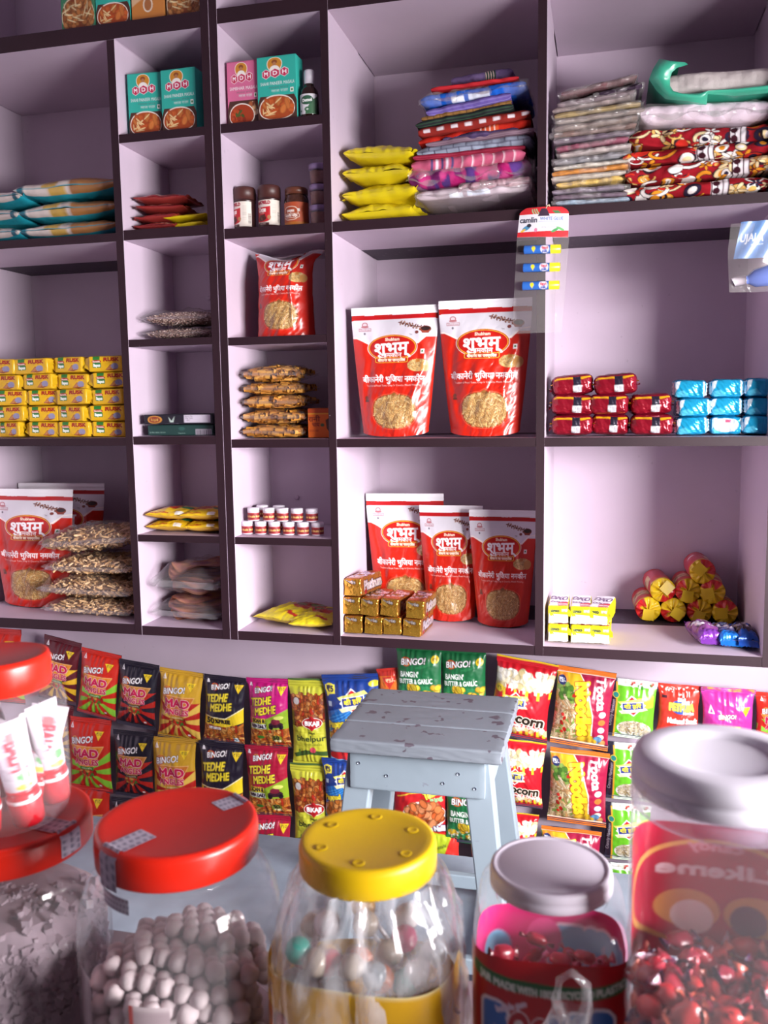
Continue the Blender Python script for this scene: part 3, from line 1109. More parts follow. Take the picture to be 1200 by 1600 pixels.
def art_pouch(h, n=190):
    c = Cv(1, h, n, '#c62312')
    c.rect(0, 0, 1, .24 * h, '#dcd8de')
    # white field sweeping down at the sides of the badge
    c.poly([(0, .10 * h), (1, .10 * h), (1, .215 * h), (.9, .225 * h), (.8, .29 * h), (.2, .29 * h), (.12, .262 * h), (.05, .24 * h), (0, .235 * h)], '#f4e9e2')
    c.poly([(0, .10 * h), (1, .10 * h), (1, .207 * h), (.89, .218 * h), (.78, .28 * h), (.22, .28 * h), (.13, .252 * h), (.05, .228 * h), (0, .225 * h)], '#d8d4dc')
    c.rect(0, 0, 1, .062 * h, '#eeebf0')
    c.line([(0, .024 * h), (1, .024 * h)], .005, '#cfcad2')
    c.rect(0, .066 * h, 1, .098 * h, '#b4161c')
    # clove twig and little bowl
    for k in range(26):
        t = k / 25
        x, y = .56 + .30 * t, (.125 + .055 * t + .012 * math.sin(k * 2.3)) * h
        c.ell(x, y, .016, .007, ['#5a2a22', '#7a3a2c', '#8f5a3a'][k % 3], k * 1.3)
        c.ell(x, y + .014 * math.sin(k), .009, .006, ['#6a2e24', '#a07a5a'][k % 2])
    c.line([(.58, .13 * h), (.70, .15 * h), (.84, .175 * h)], .007, '#5a2a22')
    c.ell(.865, .182 * h, .062, .026 * h, '#6a2f22')
    c.poly([(.805, .182 * h), (.925, .182 * h), (.90, .212 * h), (.83, .212 * h)], '#8a3a28')
    c.ell(.865, .178 * h, .05, .016 * h, '#2a1a1a')
    c.ell(.77, .205 * h, .022, .012 * h, '#7a3a34')
    # maker's mark
    c.ell(.155, .135 * h, .035, .020 * h, '#b06a72')
    c.ell(.155, .135 * h, .024, .013 * h, '#d8c8ce')
    c.ell(.155, .150 * h, .045, .008 * h, '#b06a72')
    c.line([(.085, .163 * h), (.225, .163 * h), (.225, .183 * h), (.085, .183 * h), (.085, .163 * h)], .005, '#a85a64')
    c.text('Shubham', .155, .173 * h, .022, '#a85a64', width=.12)
    c.ell(.150, .203 * h, .012, .009 * h, '#6a6470')
    # badge
    cy = .318 * h
    c.ell(.485, cy, .305, .105 * h, '#f4e6da')
    c.ell(.485, cy, .298, .101 * h, '#b4161c')
    c.ell(.485, cy, .288, .096 * h, '#e8b83a')
    c.ell(.485, cy, .279, .091 * h, '#bd1a12')
    c.text('Shubham', .485, .252 * h, .033, '#f2dcc8', width=.17, bold=.003)
    c.text('शुभम्', .490, .318 * h, .135, '#fbf8fa', width=.44, rot=.03, bold=.006)
    c.text('नमकीन', .49, .372 * h, .050, '#f6ece8', width=.23, bold=.002)
    c.rect(.285, .392 * h, .675, .430 * h, '#bd1a12')
    c.ell(.48, .411 * h, .205, .021 * h, '#e8b83a', 0, 1, 6)
    c.ell(.48, .411 * h, .196, .0175 * h, '#b4161c', 0, 1, 6)
    c.text('बीकानेर का पारम्पिरक', .48, .411 * h, .030, '#f6e6c8', width=.34, bold=.003)
    c.text('TM', .70, .222 * h, .018, '#4a3a3e', width=.035)
    c.rect(.83, .333 * h, .875, .368 * h, '#f0eaea')
    c.ell(.852, .350 * h, .011, .008 * h, '#2a7a3a')
    # bowl of snacks
    c.ell(.81, .455 * h, .13, .047 * h, '#d8b070')
    c.bits(.80, .452 * h, .115, .038 * h, 90, .022, .005, SEV + ['#e8cf90'], 2)
    c.ell(.90, .462 * h, .055, .040 * h, '#c08a48')
    c.rect(.78, .408 * h, .83, .432 * h, '#b07030')
    c.text('बीकानेरी भुिजया नमकीन', .50, .556 * h, .066, '#f8f2f2', width=.80, bold=.0025)
    c.text("Traditional Royal Taste, Crisp 'n' Crunchy, Mouth Watering", .5, .604 * h, .020, '#ecc8c0', width=.72, bold=.001)
    # window on the snack
    for rr, col in ((1.07, '#dc6a44'), (1.045, '#b81d12'), (1.0, '#8a5a2c')):
        c.ell(.52, .805 * h, .300 * rr, .128 * h * rr, col, 0, 1, 2.6)
        c.poly([(.52 - .06 * rr, .805 * h - .124 * h * rr), (.52, .805 * h - .146 * h * rr), (.52 + .06 * rr, .805 * h - .124 * h * rr)], col)
    c.bits(.52, .805 * h, .285, .120 * h, 950, .026, .0058, SEV, 2.6, dark=.42)
    c.ell(.13, .70 * h, .025, .018 * h, '#7a3a2c')
    c.rect(.105, .715 * h, .16, .73 * h, '#5a2a22')
    return c.noise(.04, 1.5, 16).done()


def art_pouch_back(n=40, h=1.5):
    return Cv(1, h, n, '#b02018').done()


def art_mdh(bg, title, h=1.36, dish='curry', n=100):
    c = Cv(1, h, n, bg)
    c.poly([(0, .98), (.1, .80), (.9, .80), (1, .92), (1, h), (0, h)], '#4a2a20')
    c.ell(.46, .205, .165, .175, '#f0ead8')
    c.ell(.46, .205, .15, .16, '#c8862c')
    c.ell(.46, .155, .060, .055, '#8a4a24')          # turban
    c.ell(.46, .205, .038, .05, '#b07850')           # face
    c.ell(.46, .325, .105, .085, '#efe9e2')
    for k, t in enumerate('MDH'):
        x = .30 + .20 * k - .03
        hexa = [(x + .100 * math.cos(a), .405 - .01 * k + .085 * math.sin(a)) for a in np.linspace(0, 2 * PI, 6, endpoint=False) + .52]
        c.poly([(x + (a - x) * 1.12, .405 + (b - .405) * 1.12) for a, b in hexa], '#f2e6ea')
        c.poly(hexa, '#c02450')
        c.text(t, x, .402 - .01 * k, .075, '#f6f0f4', width=.085, bold=.006)
    c.text(title, .52, .58, .058, '#e8ecec', width=.80, bold=.002)
    c.text('MIXED SPICE', .54, .655, .03, '#5a6a6a', width=.42, bold=.002)
    c.text('मसाला पाउडर', .56, .715, .045, '#cfe0dc', width=.36, bold=.003)
    c.rect(.80, .68, .89, .76, '#eef0ea')
    c.ell(.845, .72, .025, .025, '#2a7a3a')
    if dish == 'curry':
        c.ell(.49, 1.05, .43, .265, '#efe6da')
        c.ell(.49, 1.05, .405, .245, '#a8481c')
        c.bits(.49, 1.06, .36, .20, 20, .10, .04, ['#c8602a', '#b8501e', '#d07838'], 2, dark=.75)
        c.bits(.49, 1.06, .33, .18, 12, .07, .01, ['#e8c890'], 2, dark=.9)
    else:
        c.ell(.78, .97, .22, .14, '#d8b090')
        c.bits(.78, .95, .18, .10, 14, .06, .04, ['#a85a34', '#d8a878', '#7a3a24'], 2)
        c.ell(.44, 1.10, .36, .25, '#efe6da')
        c.ell(.44, 1.10, .335, .23, '#a03a18')
        c.bits(.42, 1.10, .28, .18, 14, .07, .03, ['#b84a1e', '#8a2c14'], 2, dark=.8)
        c.bits(.40, 1.06, .10, .05, 5, .05, .02, ['#4a5a24'], 2, dark=.8)
    return c.done()


def art_chole(bg, h=1.36, n=60):
    c = Cv(1, h, n, bg)
    c.text('MDH', .5, .35, .16, '#f6f0f4', width=.5, bold=.02)
    c.ell(.5, .98, .46, .36, '#e8d8b8')
    c.ell(.5, .98, .44, .34, '#7a3a1c')
    c.bits(.5, .98, .42, .32, 90, .06, .05, ['#b5733c', '#c98a50', '#9a5a2c'], 2)
    c.bits(.5, .90, .36, .2, 16, .10, .008, ['#e8d8a8'], 2, dark=.9)
    return c.done()


def art_tanbox(h=1.36, n=60):
    c = Cv(1, h, n, '#c8803c')
    c.poly([(0, 0), (1, 0), (1, .55), (0, .95)], '#d8b48c')
    c.ell(.5, .92, .12, .15, '#e8dcc8')
    c.ell(.5, .92, .09, .12, '#a86a3c')
    c.line([(.1, .6), (.3, .75), (.8, .45)], .03, '#4a2a1c')
    c.rect(0, 1.22, 1, h, '#2c4a9a')
    return c.done()


def art_rusk(h=.5, n=110):
    c = Cv(1, h, n, '#dfae1c')
    c.rect(.18, .0, .38, .15, '#2a7a2c')
    c.text('RUSK', .66, .13, .105, '#a01c16', width=.38, bold=.011)
    c.ell(.28, .19, .135, .042, '#b8282a')
    c.text('Namaste', .28, .19, .04, '#f0d8c8', width=.2, bold=.004)
    c.ell(.29, .285, .115, .068, '#2c7a3a', 0, 1, 6)
    c.text('Bapus', .29, .285, .075, '#eef4ea', width=.18, bold=.008)
    c.text('milk rusk', .66, .215, .02, '#a86a1c', width=.16)
    c.poly([(.50, .42), (.62, .27), (.72, .28), (.62, .44)], '#9a5a34')
    c.poly([(.52, .41), (.62, .29), (.69, .30), (.60, .42)], '#b87a4c')
    c.ell(.74, .32, .10, .085, '#8f8aa8')
    c.poly([(.50, .42), (.66, .45), (.84, .38), (.66, .40)], '#8a3a24')
    return c.noise(.03, 1.5, 3).done()


def art_gold(h, n, kind):
    c = Cv(1, h, n, '#b8862e')
    if kind == 'top':      # long printed top, rows run away from the viewer
        c.rect(0, 0, 1, h, '#a8642c')
        c.rect(.10, .10 * h, .9, .82 * h, '#b87a3c')
        c.text('Parle', .30, .25 * h, .20, '#d8d0e8', width=.5, rot=-.3, bold=.02, out='#4a2a3a', ow=.03)
        c.text('Hide', .55, .42 * h, .42, '#e8e2ee', width=.85, rot=.4, bold=.03, out='#4a2a3a', ow=.04)
        c.text('& Seek', .5, .66 * h, .30, '#e8e2ee', width=.8, rot=.4, bold=.03, out='#4a2a3a', ow=.04)
    elif kind == 'end':
        c.text('Parle', .40, .22, .15, '#e0d8d0', width=.5, rot=-.06, bold=.015, out='#4a3020', ow=.025)
        c.rect(.35, .05, .60, .14, '#c87a3c')
        c.text('Snacks', .52, .80, .09, '#4a3620', width=.6, bold=.008)
        for k in range(9):
            c.line([(.05 + k * .11, .42 * h), (.09 + k * .105, h)], .012, ['#9a6a20', '#d8a848'][k % 2])
    else:
        c.rect(0, 0, 1, h, '#b07434')
        c.text('Platinum', .55, .48 * h, .42 * h, '#ece8f0', width=.70, rot=.0, bold=.015, out='#4a2a3a', ow=.02)
        c.rect(.2, .66 * h, .3, .92 * h, '#c83a3a')
    return c.noise(.12, 3, 4).done()


def art_maroon(h, n=64):
    """front of a maroon cake pack: yellow seam line and a black and white code patch"""
    c = Cv(1, h, n, '#8a1426')
    c.poly([(0, .18 * h), (.3, .10 * h), (.7, .16 * h), (1, .05 * h), (1, .17 * h), (.7, .30 * h), (.3, .24 * h), (0, .30 * h)], '#e0a81e')
    c.rect(.50, .10 * h, .66, .55 * h, '#262030')
    c.rect(.49, .55 * h, .66, .95 * h, '#d8d8dc')
    for k in range(6):
        c.rect(.505 + k * .025, .6 * h, .513 + k * .025, .9 * h, '#8a8a92')
    return c.noise(.08, 2, 5).done()


def art_blue(h, n=48, v=0):
    c = Cv(1, h, n, '#1f9cc8')
    c.poly([(0, .1), (.25, 0), (.18, .45 * h), (0, .75 * h)], '#d4e2ea')
    c.poly([(.86, 0), (1, 0), (1, h), (.92, h)], '#cfdce4')
    c.poly([(0, .7 * h), (.35, .55 * h), (.5, .85 * h), (.2, h), (0, h)], '#58c4e4')
    if v == 1:
        c.ell(.45, .45 * h, .36, .36 * h, '#e4ecf0')
        c.rect(.45, .2 * h, .6, .35 * h, '#c85a7a')
    for k in range(6):
        c.line([(.58 + k * .05, .15 * h), (.58 + k * .05, .85 * h)], .01, '#0f6a94')
    return c.noise(.1, 3, v).done()


def art_soap(h, n, kind):
    c = Cv(1, h, n, '#e8dc1e')
    if kind == 'top':
        c.rect(.06, 0, .94, .92 * h, '#f2eef4')
        c.text('OXO', .5, .35 * h, .55, '#5a3a6a', width=.8, rot=-.2, bold=.03)
        c.text('oxo', .5, .60 * h, .40, '#5a3a6a', width=.7, rot=-.2, bold=.02)
        c.poly([(.45, .68 * h), (.95, .60 * h), (.95, .9 * h), (.5, .96 * h)], '#c82838')
        c.text('EXTRA', .72, .78 * h, .18, '#f6e8e8', width=.42, rot=.1, bold=.02)
    else:
        c.text('oxo', .36, .28 * h, .14, '#3a4a3a', width=.36, bold=.02)
        c.rect(.62, .18 * h, .90, .36 * h, '#e07a4a')
        c.text('XTRA', .76, .27 * h, .08, '#f6e8e0', width=.24, bold=.01)
        c.poly([(.36, .52 * h), (1, .48 * h), (.96, h), (.30, h)], '#e8e8ec')
        for k in range(16):
            c.rect(.50 + k * .028, .56 * h, .508 + k * .028 + (.008 if k % 3 == 0 else 0), .96 * h, '#6a6a78')
    return c.noise(.05, 3, 4).done()


def art_roll(n=60, m=60):
    """wrapper of a biscuit roll: x round the roll, y along it (yellow foot towards the viewer at the bottom)"""
    c = Cv(1, m / n, n, '#d8c48a')
    h = m / n
    c.rect(0, 0, 1, .30 * h, '#c8202c')
    c.rect(0, .30 * h, 1, .75 * h, '#d8c08a')
    c.rect(.55, .1 * h, 1, .66 * h, '#c83a50')
    c.bits(.28, .5 * h, .20, .2 * h, 30, .05, .02, ['#b8904a', '#e8dcc0', '#a8742c'], 3)
    c.rect(.66, .28 * h, .76, .38 * h, '#f0e8e8')
    c.rect(0, .66 * h, 1, .90 * h, '#c81c24')
    c.rect(0, .90 * h, 1, h, '#dcb81c')
    return c.noise(.05, 2, 4).done()


def art_flour(n=60, h=.5, seed=0):
    c = Cv(1, h, n, '#d9c41a')
    c.noise(.06, 2, seed)
    c.text('net weight 500 g packed on', .6, .82 * h, .018, '#8a7a1c', width=.5)
    return c.done()


def art_teal(n=70, h=.7, seed=0):
    c = Cv(1, h, n, '#c4b8b2')
    c.poly([(.44, 0), (.55, 0), (.44, h), (.34, h)], '#b8964a')
    c.rect(.52, 0, 1, h, '#9a6a3c')
    c.bits(.75, .3, .24, .3, 40, .06, .03, ['#a8642c', '#c88a4c', '#8a4a24'], 6, dark=.8)
    c.poly([(.12, 0), (.20, 0), (.20, h), (.12, h)], '#2a5a6a')
    c.rect(0, h * .975, 1, h, '#1f8a9a')
    return c.noise(.05, 2, seed).done()


def art_redbag(n=50, h=.8, seed=0):
    c = Cv(1, h, n, '#8a1c1e')
    c.bits(.5, .4, .45, .35, 20, .12, .04, ['#a82824', '#6a1418', '#b83a2c'], 4, dark=.8)
    c.text('snack mix', .6, .62, .07, '#e8c8b8', width=.5, rot=.1, bold=.008)
    return c.done()


def art_noodlebag(n=66, h=.8, seed=0):
    c = Cv(1, h, n, '#e0b81c')
    c.ell(.35, .38 * h, .34, .30 * h, '#b8301c')
    c.bits(.42, .40 * h, .34, .26 * h, 70, .06, .012, ['#e0a84a', '#d88a34', '#f0cf80'], 2)
    c.ell(.72, .55 * h, .14, .06 * h, '#2a7a4a')
    c.rect(.60, .80 * h, .74, .97 * h, '#ece8dc')
    c.text('masala noodles', .3, .86 * h, .06, '#a82820', width=.4, bold=.006)
    return c.noise(.04, 2, seed).done()


def art_yellowbag(n=80, h=.7, seed=0):
    c = Cv(1, h, n, '#d8c41c')
    c.ell(.62, .34 * h, .22, .22 * h, '#b83a1e')
    c.bits(.62, .34 * h, .18, .18 * h, 20, .07, .03, ['#c8502a', '#a02c18', '#6a8a3a'], 2)
    c.text('Ching', .40, .25 * h, .12, '#e8e0f0', width=.3, rot=.3, bold=.012, out='#5a3a6a', ow=.012)
    c.text('chatpata masala noodles 60 g', .30, .66 * h, .03, '#6a6a1c', width=.5, bold=.002)
    c.text('Masala', .66, .74 * h, .09, '#b8281c', width=.24, rot=-.4, bold=.01)
    for k in range(5):
        c.line([(.05, (.80 + .03 * k) * h), (.5, (.82 + .03 * k) * h)], .006, '#8a8a2a')
    return c.noise(.05, 2, seed).done()


def art_cloth(kind, n=90, h=.16):
    """front fold of a folded cloth; x along the fold, y over its thickness"""
    c = Cv(1, h, n, kind[0])
    rg = random.Random(str(kind))
    st = kind[1]
    if st == 'check':
        for k in range(14):
            c.rect(k / 14, 0, k / 14 + .006, h, kind[2])
        c.rect(0, .45 * h, 1, .52 * h, kind[2])
    elif st == 'dash':
        for k in range(8):
            c.rect(.05 + k * .125, .40 * h, .11 + k * .125, .62 * h, kind[2])
    elif st == 'lines':
        for k in range(3):
            c.rect(0, (.2 + .28 * k) * h, 1, (.26 + .28 * k) * h, kind[2])
    elif st == 'band':
        c.rect(.55, 0, .72, h, kind[2])
        for k in range(4):
            c.rect(.56 + k * .04, 0, .57 + k * .04, h, '#e8c8c0')
    elif st == 'towel':
        for k in range(5):
            c.rect(.18 + k * .045, 0, .20 + k * .045, h, ['#5a4a7a', '#e8e0ea'][k % 2])
        for k in range(6):
            c.rect(.45 + k * .09, 0, .462 + k * .09, h, '#e8c8d0')
    elif st == 'brick':
        for k in range(9):
            c.rect(k / 9, .05 * h, k / 9 + .008, .5 * h, kind[2])
            c.rect(k / 9 + .05, .5 * h, k / 9 + .058, h, kind[2])
        c.rect(0, .47 * h, 1, .54 * h, kind[2])
    elif st == 'blot':
        c.bits(.5, h / 2, .5, h / 2, 60, .05, .03, kind[2:], 8, dark=.9)
    elif st == 'tag':
        c.rect(.3, .55 * h, .42, .85 * h, '#e8ecf4')
        c.rect(.46, .5 * h, .66, .8 * h, '#dfe6f4')
    return c.noise(.07, 3, rg.randint(0, 99)).done()


def art_blanket(n=150, h=.3, seed=0):
    c = Cv(1, h, n, '#8e1420')
    rg = random.Random(seed)
    pal = ['#e8d0a0', '#ece4e0', '#d88a24', '#2a2038', '#b8281e', '#e0b060', '#f0e8e4']
    for _ in range(34):
        x, y, r = rg.uniform(0, 1), rg.uniform(0, h), rg.uniform(.03, .075)
        a = rg.choice(pal)
        k = rg.random()
        if k < .45:
            c.ell(x, y, r, r * .8, '#2a1820', rg.uniform(0, 3))
            c.ell(x, y, r * .88, r * .68, a, rg.uniform(0, 3))
            c.ell(x, y, r * .5, r * .38, rg.choice(pal), rg.uniform(0, 3))
        elif k < .75:
            for j in range(5):
                t = j * 1.257 + rg.uniform(0, .3)
                c.ell(x + r * math.cos(t) * .7, y + r * math.sin(t) * .6, r * .55, r * .26, '#2a1820', t)
                c.ell(x + r * math.cos(t) * .7, y + r * math.sin(t) * .6, r * .48, r * .20, a, t)
        else:
            pts = [(x + r * 1.6 * math.cos(t) * (1 - t / 8), y + r * 1.2 * math.sin(t) * (1 - t / 8)) for t in np.linspace(0, 5, 12)]
            c.line(pts, r * .5, '#2a1820')
            c.line(pts, r * .34, a)
    x = rg.uniform(.5, .8)
    c.rect(x, 0, x + .12, h, '#d8d0d4')
    for k in range(4):
        c.line([(x + .005 + k * .037, 0), (x + .005 + k * .037, h)], .008, '#3a1420')
    c.ell(x + .035, h * .35, .025, .03, '#3a1420')
    c.ell(x + .035, h * .7, .025, .03, '#3a1420')
    return c.done()

# ------------------------------------------------------------------ things on the shelves
ORD = ['first', 'second', 'third', 'fourth', 'fifth', 'sixth', 'seventh', 'eighth', 'ninth', 'tenth', 'eleventh']
FILMM, FOIL = 'printed_film', 'metal_foil'
rnd = random.Random(11)


def solid(col, n=24, m=16):
    return np.tile(lin(col), (m, n, 1))


# --- stand-up pouches of fried gram noodles
def pouch_parts(W, H, T, art, seed, root, wr=1.0):
    m, n = art.shape[:2]

    def surf(nn, mm, sgn):
        u = np.linspace(0, 1, nn)[None, :] * np.ones((mm, 1))
        v = np.linspace(0, 1, mm)[:, None] * np.ones((1, nn))
        vi = np.clip((v - .10) / .90, 0, 1)
        pv = np.clip(1.25 * vi, 0, 1)
        pv = np.sin(pv * PI / 2) ** .9
        pu = np.clip(1 - np.abs(2 * u - 1) ** 2.0, 0, 1) ** .55
        th = T / 2 * pu * pv
        x = (u - .5) * W * (1 - .24 * np.clip(vi * 1.05, 0, 1) ** 1.15)
        z = (1 - v) * H + .012 * (1 - pu) * vi ** 8 * (H / .3)
        cr = np.exp(-((u - .82 + .06 * np.sin(v * 9 + seed)) / .05) ** 2) * np.sin(np.clip(vi * 1.1, 0, 1) * PI)
        cr2 = np.exp(-((u - .16 + .05 * np.sin(v * 7 + seed * 2)) / .05) ** 2) * np.sin(np.clip(vi, 0, 1) * PI)
        w_ = .014 * W * fnoise(u, v * 1.5, 1.7, seed) * pu * pv + .03 * W * cr - .02 * W * cr2
        w_ = w_ + .010 * W * np.abs(fnoise(u * 1.3 + v, v * 1.3, 2.6, seed + 4)) * pu * np.clip(vi * 2, 0, 1)
        y = sgn * (th + wr * w_) + W * .02 * fnoise(u * .7, v * .4, 1.0, seed + 3) * (1 - vi)
        return np.stack([x, y, z], -1)
    b = MB()
    b.grid(surf(n, m, -1), art, 0)
    b.grid(surf(20, 30, 1), np.tile(lin('#b02018'), (30, 20, 1)), 0, flip=True)
    body = b.build('pouch_body', FILMM, root)
    # zip seal along the top
    k = 24
    uu = np.linspace(0, 1, k)
    P = np.stack([np.stack([(uu - .5) * W * 1.004, W * .02 * fnoise(uu * .7, uu * 0 + vv * .4, 1.0, seed + 3) - .0016 + .0005 * math.sin(vv * 900), np.full(k, (1 - vv) * H)], -1) for vv in np.linspace(.0, .06, 8)])
    s = MB().grid(P, '#ece9ee')
    Q = P.copy()
    Q[..., 1] += .0032
    s.grid(Q, '#ece9ee', flip=True)
    s.build('zip_seal', FILMM, root)
    return body


POUCH_H = 1.52
ART_POUCH = art_pouch(POUCH_H)


def pouch(px0, px1, py0, py1, y, z, label, rz=0.0, T=.055, seed=1, hs=1.0):
    xc, zb, W, H = spot(px0, py0, px1, py1, y)
    if px0 > -20:
        xc, hf = fit(xc, W / 2)
    r = thing('snack_pouch', label, 'snack pouch', (xc, y + T / 2, z + .0015), (0.0, 0, rz), 'red stand-up pouches of gram noodles')
    pouch_parts(W, H * hs, T, ART_POUCH, seed, r)
    return r


pouch(545, 682, 481, 687, .05, SHELF[3][2], 'red and white namkeen pouch left of the pair in the middle bay', 0, .06, 1)
pouch(682, 829, 470, 687, .035, SHELF[3][2], 'taller red namkeen pouch right of the pair, beside the dark divider', -.02, .065, 2)
pouch(571, 690, 778, 968, .22, SHELF[3][3], 'red namkeen pouch standing directly behind the pile of gold packets', .06, .05, 3, 1.0)
pouch(653, 752, 780, 960, .185, SHELF[3][3], 'middle red namkeen pouch of the three in the bottom bay', .0, .05, 4)
pouch(731, 838, 779, 961, .15, SHELF[3][3], 'red namkeen pouch of the bottom three, nearest the right divider', -.03, .05, 5)
pouch(-22, 110, 784, 966, .12, SHELF[0][3], 'red namkeen pouch in front, beside the clear bags of fried snack sticks', .0, .06, 6)
pouch(-5, 124, 777, 950, .27, SHELF[0][3], 'red namkeen pouch half hidden behind another in the bottom left bay', .03, .05, 7)


def squat_pouch():
    """the pouch with its folded-over top, in the narrow column"""
    xc, zb, W, H = spot(388, 330, 492, 526, .06)
    r = thing('snack_pouch', 'red namkeen pouch with its top bent over, squeezed into a narrow pigeonhole', 'snack pouch', (xc, .09, SHELF[2][3] + .0015), (0, 0, -.03), 'red stand-up pouches of gram noodles')
    art = ART_POUCH[int(ART_POUCH.shape[0] * .21):]
    m, n = art.shape[:2]

    Hf = .213

    def surf(nn, mm, sgn):
        u = np.linspace(0, 1, nn)[None, :] * np.ones((mm, 1))
        v = np.linspace(0, 1, mm)[:, None] * np.ones((1, nn))
        pu = np.clip(1 - np.abs(2 * u - 1) ** 2.2, 0, 1) ** .5
        flare = np.exp(-(v / .07) ** 2)
        th = .055 * pu * np.sin(np.clip(v * 1.6 + .1, 0, 1) * PI / 2)
        x = (u - .5) * .147 * (1 + .22 * flare - .06 * np.sin(v * PI) + .02 * fnoise(v, v * 0, 2, 4))
        nz = .003 * fnoise(u * 1.2, v * 1.2, 2.6, 41) + .006 * np.exp(-((u - .74) / .035) ** 2) * np.sin(v * PI)
        y = sgn * (th * (1 - .7 * flare) + nz * pu) + .03 * flare * 1
        z = (1 - v) * (Hf - .012) + .01 * flare * np.cos(u * 7)
        return np.stack([x, y, z], -1)
    b = MB()
    b.grid(surf(n, m, -1), art, 0)
    b.grid(surf(16, 24, 1), solid('#b02018', 16, 24), 0, flip=True)
    b.build('pouch_body', FILMM, r)
    f = MB()
    P = np.array([[[x * .088, .03 + .03 * t - .012 * math.sin(x * 5), Hf - .014 + .006 * math.sin(t * 3) - .004 * abs(x)] for x in np.linspace(-1, 1, 16)] for t in np.linspace(0, 1, 6)])
    f.grid(P, '#d9d4da')
    f.build('folded_top', FILMM, r)


squat_pouch()

# --- cartons
def carton(px0, px1, py0, py1, y, z, D, art, side, name, label, cat, group=None, rz=0.0, H=None, W=None):
    xc, zb, w_, h_ = spot(px0, py0, px1, py1, y)
    W, H = W or w_, H or (at((px0 + px1) / 2, py0, y)[2] - z)
    r = thing(name, label, cat, (fit(xc, W / 2 + .003)[0] if z < 2.4 else xc, y + D / 2, z + .0008), (0, 0, rz), group)
    MB_ = brick(MB(), W, D, H, .0015, {'F': art}, side)
    MB_.build('carton_body', 'printed_carton', r)
    flap = MB()
    flap.box(-W * .49, W * .49, -D * .49, D * .30, H, H + .0008, side)
    flap.box(-W * .49, W * .49, D * .28, D * .49, H + .0004, H + .0013, side)
    flap.build('closing_flap', 'printed_carton', r, smooth=False)
    return r


TEAL, PINK = '#2fae9e', '#d06a92'
g = 'spice cartons on the upper shelves'
a_sp = art_mdh(TEAL, 'SHAHI PANEER MASALA')
carton(190, 242, 116, 208, .04, SHELF[1][1], .042, a_sp, TEAL, 'spice_carton', 'teal spice carton with curry bowl, left of two in the narrow pigeonhole', 'carton', g, .08)
carton(252, 307, 108, 203, .03, SHELF[1][1], .042, a_sp, TEAL, 'spice_carton', 'teal spice carton nearest the dark centre post, right of a matching pair', 'carton', g, -.02)
carton(348, 398, 97, 194, .03, SHELF[2][1], .042, art_mdh(PINK, 'SAMBHAR MASALA', dish='s'), PINK, 'spice_carton', 'pink spice carton with a bowl of lentil stew', 'carton', g, .0)
carton(402, 464, 88, 189, .02, SHELF[2][1], .045, a_sp, TEAL, 'spice_carton', 'teal spice carton between the pink carton and the dark bottle', 'carton', g, -.02)
carton(94, 147, -52, 42, .03, SHELF[0][0], .045, art_chole('#3a7a5a'), '#3a7a5a', 'spice_carton', 'dark green carton showing chickpeas, top shelf, cut by the frame edge, farthest left', 'carton', g)
carton(148, 202, -55, 32, .03, SHELF[0][0], .045, a_sp, TEAL, 'spice_carton', 'teal carton with orange curry bowl on the top shelf, above the frame edge', 'carton', g)
carton(204, 256, -62, 28, .03, SHELF[0][0], .045, art_tanbox(), '#b07038', 'spice_carton', 'tan carton with a blue foot on the top shelf', 'carton', g)
carton(258, 312, -70, 20, .03, SHELF[0][0], .045, art_chole('#6a4a34'), '#5a3a2a', 'spice_carton', 'brown carton showing chickpeas on the top shelf, beside the centre post', 'carton', g)

c = Cv(1, .147, 110, '#1d1a26')
c.ell(.19, .074, .11, .05, '#c88a3a'); c.ell(.19, .074, .085, .038, '#8a3a24'); c.text('Royal', .19, .074, .03, '#e8c060', width=.11, bold=.003)
c.poly([(.38, .04), (.42, .09), (.46, .03), (.44, .11), (.40, .11)], '#b8c8c0')
c.text('premium incense sticks', .42, .128, .012, '#8a8a9a', width=.18)
c.rect(.57, .012, .94, .115, '#cfc6d4')
c.text('Batch No', .63, .035, .015, '#5a5060', width=.09); c.text('Mfg Date', .63, .06, .015, '#5a5060', width=.09); c.text('MRP', .62, .085, .015, '#5a5060', width=.05)
blackbox = c.noise(.05, 2, 1).done()
c = Cv(1, .165, 110, '#1f3f3c')
c.text('NATURAL HERBAL INCENSE', .18, .11, .018, '#8fb0a4', width=.26); c.ell(.52, .06, .04, .025, '#2f5a54'); c.text('fragrance', .52, .12, .015, '#8fb0a4', width=.09)
c.rect(.70, .07, .96, .16, '#b8b0bc')
for k in range(22):
    c.rect(.71 + k * .0112, .08, .714 + k * .0112 + (.003 if k % 3 else 0), .16, '#4a4450')
greenbox = c.noise(.05, 2, 2).done()
carton(231, 333, 665, 681, .03, SHELF[1][4], .16, greenbox, '#1f3f3c', 'incense_carton', 'dark green flat carton with a barcode, under the black carton', 'carton', 'flat incense cartons')
carton(225, 333, 647, 664, .025, SHELF[1][4] + .0275, .16, blackbox, '#1d1a26', 'incense_carton', 'black flat carton with a gold medallion, lying on a green carton', 'carton', 'flat incense cartons', H=.024)

